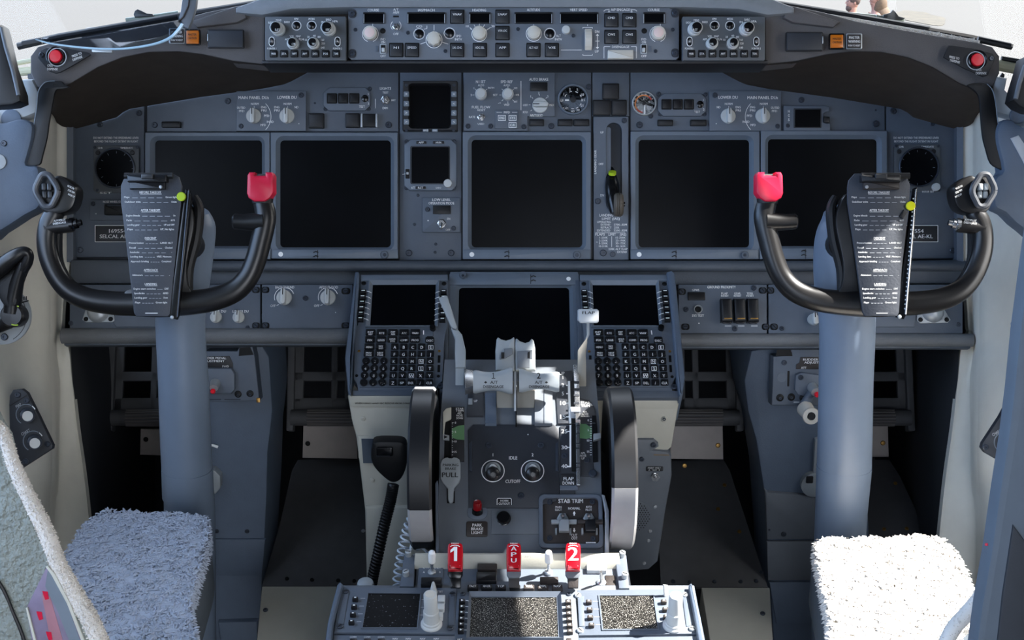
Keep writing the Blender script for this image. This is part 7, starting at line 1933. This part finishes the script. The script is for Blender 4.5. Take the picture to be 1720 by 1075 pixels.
for m in (0, 1):
    side = 'sunlit' if m else 'shaded'
    ol = [(160, 864), (172, 857), (200, 857), (290, 861), (343, 866), (351, 876), (351, 905), (335, 960), (322, 1010), (318, 1110), (120, 1110), (98, 965), (103, 940), (122, 905), (140, 880)]
    if m: ol = [(1367, 916), (1372, 906), (1390, 903), (1480, 901), (1560, 898), (1582, 905), (1610, 930), (1626, 965), (1641, 1000), (1640, 1020), (1610, 1050), (1590, 1110), (1405, 1110), (1392, 1040), (1380, 980)]
    T = Thing('pilot_seat', ('pilot seat with sunlit white sheepskin cushion and grey-blue back pillar' if m else 'pilot seat with shaded blue-grey sheepskin cushion and textured leather back'), 'seat', Frame(MX(240, m), 985, 1.80 if m else 1.735, a=70), 'pilot seats')
    SEAT = globals().setdefault('SEATS', {}); SEAT[m] = T
    q = smooth([T.L(*p) for p in ol], 3, True)
    if area(q) < 0: q = q[::-1]
    T.part('seat_pan', B().prism(q, -120, -22, 4), 'seat_shell')
    mx_, my_ = sum(p[0] for p in q) / len(q), sum(p[1] for p in q) / len(q)
    T.part('seat_base', B().prism([(mx_ + (p[0] - mx_) * .55, my_ + (p[1] - my_) * .55 - 20) for p in q], -T.fr.o.z / T.k, -120, 4), 'dark_structure')
    T.part('sheepskin', B().prism(q, -40, 0, 14), 'wool_white' if m else 'wool_shaded')
    rnd = random.Random(5 + m)
    lean = (lambda x, y: -1.9 + .9 * sin(x * .021 + y * .017)) if not m else (lambda x, y: -1.0 + .8 * sin(x * .02 + y * .013))
    pq = inset(q, 3)
    o = T.part('sheepskin_pile', tufts(pq, 13000, 1, 8.5, 2.3, lean, rnd, 2.2), 'wool_white' if m else 'wool_shaded'); o['kind'] = 'stuff'
    # fringe over the edges
    fr_ = B(); n_ = len(q)
    for i in range(n_):
        (x0, y0), (x1, y1) = q[i], q[(i + 1) % n_]
        L_ = math.hypot(x1 - x0, y1 - y0); nx, ny = (y1 - y0) / (L_ or 1), -(x1 - x0) / (L_ or 1)
        for j in range(int(L_ * 1.1)):
            t_ = rnd.random(); x, y = x0 + (x1 - x0) * t_, y0 + (y1 - y0) * t_
            zz = rnd.uniform(-34, 0); l = rnd.uniform(2.5, 5.5); ww = rnd.uniform(1, 2)
            rings = [[(x - ny * ww * r_ + nx * l * s_, y + nx * ww * r_ + ny * l * s_, zz - l * .5 * s_), (x + nx * l * s_, y + ny * l * s_, zz + ww * r_ - l * .5 * s_), (x + ny * ww * r_ + nx * l * s_, y - nx * ww * r_ + ny * l * s_, zz - l * .5 * s_)] for s_, r_ in ((-.3, 1), (.4, .8), (1, .08))]
            fr_.ringcap(rings, False, True)
    o = T.part('sheepskin_fringe', fr_, 'wool_white' if m else 'wool_shaded'); o['kind'] = 'stuff'
    T.done()
# shaded seat back seen from behind
T = Sub('backrest', SEATS[0], Frame(60, 950, 1.2, a=-12))
ol = [(-660, -150), (-170, -150), (-120, 150), (-70, 480), (-40, 660), (-10, 722), (3, 742), (14, 790), (40, 850), (74, 925), (92, 962), (120, 1010), (160, 1075), (175, 1110), (-760, 1110)]
T.poly('leather_shell', ol, -50, 0, 'seat_leather', 6)
T.poly('piped_panel', [(-60, 960), (0, 985), (15, 1010), (33, 1060), (45, 1110), (-60, 1110)], 0, 7, 'seat_leather', 4)
T.part('piping', B().tube([T.L(x, y, 4) + (4,) for x, y in smooth([(-4, 975), (8, 995), (20, 1025), (36, 1062), (50, 1110)], 5)], 3.2, 8), 'black_plate')
ed = smooth([(-12, 712), (4, 728), (20, 775), (38, 815), (58, 855), (80, 900), (96, 945), (112, 975), (132, 1010), (150, 1040), (170, 1085), (180, 1112)], 6)
pts = [T.L(x, y, -10) + (-10,) for x, y in ed]
T.part('sheepskin_edge', B().tube(pts, [9, 12, 13, 14, 15, 16], 12), 'wool_white')
rnd = random.Random(11); b = B()
for i in range(7500):
    t_ = rnd.random() * (len(pts) - 1.001); j = int(t_); c = Vector(pts[j]).lerp(Vector(pts[j + 1]), t_ - j); r0 = 9 + 7 * t_ / len(pts)
    a = rnd.uniform(0, 2 * pi); tg = (Vector(pts[j + 1]) - Vector(pts[j])).normalized(); u = tg.cross(Vector((0, 0, 1))).normalized()
    n_ = u * cos(a) + Vector((0, 0, 1)) * sin(a); p0 = c + n_ * r0 * .93; l = rnd.uniform(2, 5); ww = rnd.uniform(1.4, 2.6)
    dr = (n_ * .6 + tg * rnd.uniform(-.5, .9) + u * rnd.uniform(-.4, .4)).normalized(); s1 = dr.cross(n_).normalized() if dr.cross(n_).length > .01 else u
    b.ringcap([[tuple(p0 + dr * l * s_ - s1 * ww * r_), tuple(p0 + dr * l * s_ + n_ * ww * r_ * .6), tuple(p0 + dr * l * s_ + s1 * ww * r_)] for s_, r_ in ((0, 1), (.5, .9), (1, .35))], False, True)
o = T.part('sheepskin_pile', b, 'wool_white'); o['kind'] = 'stuff'
T.done()
T = Thing('safety_card', 'purple safety card with red marks in the seat back pocket', 'card', Frame(60, 950, 1.2, a=-12).at(90, 1010))
cq = [(78, 953), (88, 962), (112, 1010), (150, 1112), (60, 1112), (44, 1022)]
T.poly('card', cq, 0, 2, 'card_purple', .4)
T.poly('pocket_edge', [(76, 952), (80, 951), (92, 964), (118, 1015), (156, 1112), (150, 1112), (112, 1014), (86, 966)], 2, 5, 'card_frame', .8); T.poly('pocket_edge', [(43, 1022), (46, 1020), (70, 1112), (64, 1112)], 2, 5, 'card_frame', .8)
T.poly('grey_stripe', [(80, 958), (86, 966), (112, 1014), (148, 1112), (130, 1112), (98, 1030), (76, 985)], 2, 2.6, 'key_grey', 0)
T.poly('pink_stripe', [(70, 998), (84, 1002), (116, 1112), (92, 1112)], 2, 2.6, 'card_pink', 0)
for x, y in ((76, 1000), (66, 1034), (82, 1068)): T.poly('red_mark', [(x - 5, y - 7), (x + 4, y - 6), (x + 6, y + 6), (x, y + 8), (x - 3, y)], 2.6, 3.2, 'red', 0)
T.done()
# sunlit seat back: only its inboard pillar shows
T = Sub('backrest', SEATS[1], Frame(1690, 900, 1.15, a=-12))
T.poly('shell', [(1712, 560), (1728, 440), (1748, 300), (1795, 100), (1870, -150), (2380, -150), (2480, 1110), (1636, 1110), (1648, 1020), (1664, 930), (1678, 830), (1692, 740), (1702, 660)], -40, 0, 'seat_shell', 12)
T.poly('core', [(1702, 882), (1760, 960), (1760, 1110), (1672, 1110), (1684, 1000)], 0, 4, 'dark_structure', 3)
T.part('tag', B().box(-5, 5, -2, 2, 0, 3, .5), 'red', (1659, 914), -20)
T.done()
T = Sub('sheepskin_edge', SEATS[1], Frame(1620, 1030, 1.45, a=0))
pts = [T.L(x, y) + (0,) for x, y in smooth([(1662, 955), (1655, 985), (1640, 1010), (1620, 1035), (1600, 1058), (1580, 1100)], 5)]
T.part('roll', B().tube(pts, [7, 10, 12, 13, 13, 12], 12), 'wool_white')
rnd = random.Random(3); b = B()
for i in range(900):
    t_ = rnd.random() * (len(pts) - 1.001); j = int(t_); c = Vector(pts[j]).lerp(Vector(pts[j + 1]), t_ - j)
    a = rnd.uniform(0, 2 * pi); tg = (Vector(pts[j + 1]) - Vector(pts[j])).normalized(); u = tg.cross(Vector((0, 0, 1))).normalized()
    n_ = u * cos(a) + Vector((0, 0, 1)) * sin(a); p0 = c + n_ * 9; l = rnd.uniform(4, 9); ww = rnd.uniform(1, 2); dr = (n_ + tg * rnd.uniform(-.6, .6)).normalized(); s1 = dr.cross(tg).normalized()
    b.ringcap([[tuple(p0 + dr * l * s_ - s1 * ww * r_), tuple(p0 + dr * l * s_ + tg * ww * r_ * .6), tuple(p0 + dr * l * s_ + s1 * ww * r_)] for s_, r_ in ((0, 1), (.5, .8), (1, .1))], False, True)
o = T.part('sheepskin_pile', b, 'wool_white'); o['kind'] = 'stuff'
T.done()

# ---- outer right side wall with unseen openings cut to shape the sun patches
SUNV = Vector((.67, .03, .73)).normalized()
WX = 0.86
def to_wall(p):
    t = (WX - p.x) / SUNV.x
    q = p + SUNV * t
    return (q.y, q.z)
def hull(pts):
    pts = sorted(set(pts)); lo = []; up = []
    for p in pts:
        while len(lo) > 1 and (lo[-1][0] - lo[-2][0]) * (p[1] - lo[-2][1]) - (lo[-1][1] - lo[-2][1]) * (p[0] - lo[-2][0]) <= 0: lo.pop()
        lo.append(p)
    for p in reversed(pts):
        while len(up) > 1 and (up[-1][0] - up[-2][0]) * (p[1] - up[-2][1]) - (up[-1][1] - up[-2][1]) * (p[0] - up[-2][0]) <= 0: up.pop()
        up.append(p)
    return lo[:-1] + up[:-1]
SEATF = Frame(1490, 985, 1.80, a=70)
holes = []
H = lambda lst: holes.append(hull([to_wall(p) for p in lst]))
H([SEATF.hit(x, y, 0) for x, y in ((1350, 880), (1570, 885), (1680, 960), (1700, 1130), (1350, 1130))])
H([PL.hit(x, y) for x, y in ((846, 935), (868, 1000), (882, 1110), (1230, 1110), (1180, 930))] + [QA.hit(868, 897), QA.hit(925, 850), P(1062, 768, 1.78), P(1062, 925, 1.80)])
H([QB.hit(868, 708), QA.hit(900, 716), QA.hit(937, 738), QB.hit(1000, 708), P(1008, 527, 1.98), P(893, 568, 1.965), QB.hit(862, 660)])
H([P(690, 661, 1.85), P(738, 670, 1.85), P(738, 640, 1.88), P(690, 640, 1.88)])
H([P(1262, 334, 1.84), P(1308, 318, 1.84), P(1350, 380, 1.85), P(1376, 520, 1.85), P(1330, 525, 1.85)])
H([P(1437, 418, 1.83), P(1530, 343, 1.83), P(1545, 540, 1.83), P(1450, 545, 1.83)])
H([P(1630, 275, 1.81), P(1700, 275, 1.81), P(1630, 275, 1.85), P(1700, 275, 1.85), P(1700, 420, 1.84), P(1600, 380, 1.85)])
H([P(1437, 520, 1.888), P(1437, 604, 1.893), P(1455, 580, 1.90), P(1468, 552, 1.915), P(1474, 530, 1.93), P(1474, 500, 1.93)])
# wall built in thin courses so that each sun-shaping opening stays clear
wb = B(); dz = .004; z = 0.0
def xspan(h, zc):
    xs = []
    for (y1, z1), (y2, z2) in zip(h, h[1:] + h[:1]):
        if (z1 > zc) != (z2 > zc): xs.append(y1 + (y2 - y1) * (zc - z1) / (z2 - z1))
    return (min(xs), max(xs)) if len(xs) > 1 else None
while z < 1.93:
    sp = sorted(s_ for s_ in (xspan(h, z + dz / 2) for h in holes) if s_)
    y0 = -.9; runs = []
    for a, c in sp:
        if a > y0: runs.append((y0, a))
        y0 = max(y0, c)
    runs.append((y0, 3.3 if z < .95 else 2.3 if z < 1.25 else 2.5))
    for a, c in runs:
        wb.v += [(WX, a, z), (WX, c, z), (WX, c, z + dz), (WX, a, z + dz), (WX + .004, a, z), (WX + .004, c, z), (WX + .004, c, z + dz), (WX + .004, a, z + dz)]
        o_ = len(wb.v) - 8
        wb.f += [tuple(o_ + q for q in f) for f in ((3, 2, 1, 0), (4, 5, 6, 7), (0, 1, 5, 4), (2, 3, 7, 6), (0, 4, 7, 3), (1, 2, 6, 5))]
    z += dz
setting('wall_right', wb, 'dark_structure', 'outer side wall with added openings that shape the sun patches')
setting('wall_left', wbox(-.95, -.93, -.9, 3.3, 0, .93), 'dark_structure')
bk = wbox(-.95, .02, -.96, -.9, 0, 1.93)  # unseen half-width wall, sized to darken the shaded side
setting('wall_back', bk, 'dark_structure')
setting('trim_3', wbox(-.95, .88, 2.205, 3.3, .9, .93), 'dark_structure')  # hidden deck added to keep light out of the footwells
# ================================================================ outside: apron, wipers, people
GZ = -2.9
setting('ground', wbox(-150, 150, 4, 400, GZ - .1, GZ), 'apron', 'pale sunlit apron outside')
for m in (0, 1):
    T = Thing('windshield_wiper', 'windshield wiper with grey arm and black knuckle outside the %s windshield' % ('sunlit' if m else 'shaded'), 'wiper', Frame(MX(250, m), 28, 2.42))
    if not m:
        T.part('arm', B().tube([T.L(212, 34) + (0,), T.L(260, 28) + (0,), T.L(300, 22) + (0,)], 4.2, 10), 'wiper_arm')
        T.poly('knuckle', [(224, 24), (226, 18), (231, 15), (238, 18), (246, 22), (256, 23), (258, 27), (226, 29)], -6, 8, 'wiper', 1.5)
    else:
        T.part('arm', B().tube([T.L(1330, 17) + (0,), T.L(1440, 25) + (0,), T.L(1478, 29) + (0,)], 3.6, 10), 'wiper_arm')
        T.poly('arm_block', [(1473, 24), (1520, 32), (1517, 46), (1469, 37)], -8, 8, 'wiper_arm', 2)
        T.poly('knuckle', [(1485, 24), (1496, 21), (1500, 16), (1504, 19), (1510, 27), (1521, 30), (1516, 33), (1484, 31)], 0, 12, 'wiper', 1.5)
        T.part('blade', B().tube([T.L(1470, 38, -6) + (-6,), T.L(1580, 56, -6) + (-6,), T.L(1650, 72, -6) + (-6,)], 2.6, 8), 'wiper')
    T.done()
def skin_body(name, pts, edges, rad, m, parent, root=0):
    me = bpy.data.meshes.new(name); me.from_pydata(pts, edges, []); ob = bpy.data.objects.new(name, me); COL.objects.link(ob)
    sk = ob.modifiers.new('skin', 'SKIN'); sk.use_smooth_shade = True
    for i, r in enumerate(rad): me.skin_vertices[0].data[i].radius = (r, r * .85) if not isinstance(r, tuple) else r
    me.skin_vertices[0].data[root].use_root = True
    sb = ob.modifiers.new('sub', 'SUBSURF'); sb.levels = 2; sb.render_levels = 2
    me.materials.append(MATS[m]); ob.parent = parent
    return ob
def person(name, label, base, turn, hair_m, top_m, beard=False, long_hair=False):
    e = bpy.data.objects.new(name, None); COL.objects.link(e); e.location = base; e.rotation_euler = (0, 0, turn); tag(e, label, 'person')
    # a standing figure that faces -X before turning
    P_ = [(0, 0, .95), (0, 0, 1.15), (0, 0, 1.36), (0, 0, 1.47), (-.02, 0, 1.56), (-.02, 0, 1.66)]
    R_ = [(.13, .17), (.12, .16), (.12, .19), (.055, .06), (.085, .07), (.08, .07)]
    E_ = [(0, 1), (1, 2), (2, 3), (3, 4), (4, 5)]
    for s in (-1, 1):
        i = len(P_); P_ += [(0, .19 * s, 1.38), (.02, .24 * s, 1.12), (-.08, .23 * s, .9), (-.12, .22 * s, .82)]; R_ += [.06, .045, .036, .03]; E_ += [(2, i), (i, i + 1), (i + 1, i + 2), (i + 2, i + 3)]
        i = len(P_); P_ += [(0, .09 * s, .88), (-.02, .1 * s, .48), (.02, .1 * s, .09), (-.12, .11 * s, .04)]; R_ += [.095, .06, .045, .035]; E_ += [(0, i), (i, i + 1), (i + 1, i + 2), (i + 2, i + 3)]
    skin_body('body', P_, E_, R_, 'skin', e)
    hb = B()
    def sph(c, r, n=14): 
        t = B().lathe([(r[0] * sin(pi * i / 10), -cos(pi * i / 10)) for i in range(11)], n); hb_ = [(c[0] + v[0], c[1] + v[1] * r[1] / r[0], c[2] + v[2] * r[2]) for v in t.v]; return hb_, t.f
    hd = B(); hd.add(*sph((-.02, 0, 1.66), (.098, .078, .125)))
    hd.add(*sph((-.055, 0, 1.585), (.05, .052, .05)))
    hd.add([(-.108, 0, 1.69), (-.14, 0, 1.645), (-.105, .018, 1.638), (-.105, -.018, 1.638)], [(0, 1, 2), (0, 3, 1), (1, 3, 2)])
    for s in (-1, 1): hd.add(*sph((0, .078 * s, 1.66), (.022, .01, .034), 8))
    hd.add(*sph((-.105, 0, 1.607), (.018, .03, .008), 8))
    o = finish('head', hd, 'skin', 1, 60); oo = bpy.data.objects.new('head', o); COL.objects.link(oo); oo.parent = e
    ey = B()
    for s in (-1, 1): ey.add(*sph((-.098, .032 * s, 1.685), (.013, .016, .011), 8))
    o = finish('eyes', ey, 'black_plate', 1, 60); ob = bpy.data.objects.new('eyes', o); COL.objects.link(ob); ob.parent = e
    hr = B(); hr.add(*sph((.0, 0, 1.70), (.108, .09, .105)))
    if long_hair: hr.add(*sph((.06, 0, 1.52), (.12, .12, .22))); hr.add(*sph((.1, 0, 1.36), (.15, .17, .2)))
    o = finish('hair', hr, hair_m, 1, 60); ob = bpy.data.objects.new('hair', o); COL.objects.link(ob); ob.parent = e
    if beard:
        bd = B(); bd.add(*sph((-.058, 0, 1.57), (.062, .064, .055))); o = finish('beard', bd, 'beard', 1, 60); ob = bpy.data.objects.new('beard', o); COL.objects.link(ob); ob.parent = e
    skin_body('shirt', [(0, 0, .93), (0, 0, 1.15), (0, 0, 1.37), (0, .2, 1.37), (-.06, .245, .92), (0, -.2, 1.37), (-.06, -.245, .92), (0, 0, 1.44)], [(0, 1), (1, 2), (2, 3), (3, 4), (2, 5), (5, 6), (2, 7)], [(.15, .19), (.14, .18), (.14, .2), .075, .06, .075, .06, (.08, .08)], top_m, e)
    skin_body('trousers', [(0, 0, .93), (0, .09, .84), (-.02, .1, .48), (.02, .1, .12), (0, -.09, .84), (-.02, -.1, .48), (.02, -.1, .12)], [(0, 1), (1, 2), (2, 3), (0, 4), (4, 5), (5, 6)], [(.15, .18), .11, .075, .06, .11, .075, .06], 'trouser', e)
def stand(px, py, hz):
    """ground point under a head height hz seen at a pixel"""
    r = ray(px, py); t = (GZ + hz - CAM.z) / r.z; p = CAM + r * t; return (p.x, p.y, GZ)
person('person', 'bearded person in profile with white collar standing outside beyond the windshield', stand(1434, 4, 1.66), 0, 'beard', 'shirt_white', True)
person('person', 'person with long brown hair standing behind the bearded person outside', stand(1473, -3, 1.66), .0, 'hair_brown', 'hair_brown', False, True)
b = B(); c0 = stand(1546, 30, 0)
rnd = random.Random(2)
b.prism(smooth([(c0[0] + .45 * (1 + .25 * rnd.random()) * cos(a) , c0[1] + 1.1 * (1 + .3 * rnd.random()) * sin(a)) for a in [2 * pi * i / 16 for i in range(16)]], 3, True), GZ, GZ + .01)
world_obj('ground_patch', b, 'sand', 'sandy stained patch on the bright apron outside', None, 'structure')
# ================================================================ camera, sky, sun
cd = bpy.data.cameras.new('camera'); cd.sensor_width = 36.0; cd.lens = FPX * 36.0 / 1720.0; cd.clip_start = .05; cd.clip_end = 500
co = bpy.data.objects.new('camera', cd); COL.objects.link(co)
M = Matrix.Identity(4)
for i, ax in enumerate((RT, UP, -FW)):
    for j in range(3): M[j][i] = ax[j]
M.translation = CAM
co.matrix_world = M; SC.camera = co
SUN = Vector((.67, .03, .73)).normalized()
sl = bpy.data.lights.new('sun', 'SUN'); sl.energy = SUN_E; sl.angle = radians(.5); sl.color = (1, .97, .92)
so = bpy.data.objects.new('sun', sl); COL.objects.link(so); so.rotation_euler = (-SUN).to_track_quat('-Z', 'Y').to_euler(); so.location = (4, 1, 6)
w = bpy.data.worlds.new('sky'); SC.world = w; w.use_nodes = True
nt = w.node_tree; bg = nt.nodes['Background']; bg.inputs['Strength'].default_value = SKY_E
tc = nt.nodes.new('ShaderNodeTexCoord'); sp = nt.nodes.new('ShaderNodeSeparateXYZ'); cr = nt.nodes.new('ShaderNodeValToRGB')
mr = nt.nodes.new('ShaderNodeMapRange'); mr.inputs['From Min'].default_value = -1; mr.inputs['From Max'].default_value = 1
nt.links.new(tc.outputs['Generated'], sp.inputs[0]); nt.links.new(sp.outputs['X'], mr.inputs['Value']); nt.links.new(mr.outputs['Result'], cr.inputs['Fac'])
cr.color_ramp.elements[0].color = (.26, .42, .70, 1); cr.color_ramp.elements[1].color = (1.0, .97, .92, 1)
# darker below the horizon, where the ground lies
m2 = nt.nodes.new('ShaderNodeMapRange'); m2.inputs['From Min'].default_value = -.12; m2.inputs['From Max'].default_value = .05; m2.inputs['To Min'].default_value = .3; m2.inputs['To Max'].default_value = 1.0
nt.links.new(sp.outputs['Z'], m2.inputs['Value'])
mu = nt.nodes.new('ShaderNodeMixRGB'); mu.blend_type = 'MULTIPLY'; mu.inputs['Fac'].default_value = 1
nt.links.new(cr.outputs['Color'], mu.inputs[1]); nt.links.new(m2.outputs['Result'], mu.inputs[2]); nt.links.new(mu.outputs[0], bg.inputs['Color'])
vs = SC.view_settings; vs.view_transform = 'Standard'; vs.look = 'None'; vs.gamma = 1; vs.exposure = 0.0
SC.cycles.use_denoising = True; SC.cycles.max_bounces = 6; SC.cycles.diffuse_bounces = 3; SC.cycles.glossy_bounces = 3; SC.cycles.transparent_max_bounces = 8
SC.cycles.sample_clamp_indirect = 6
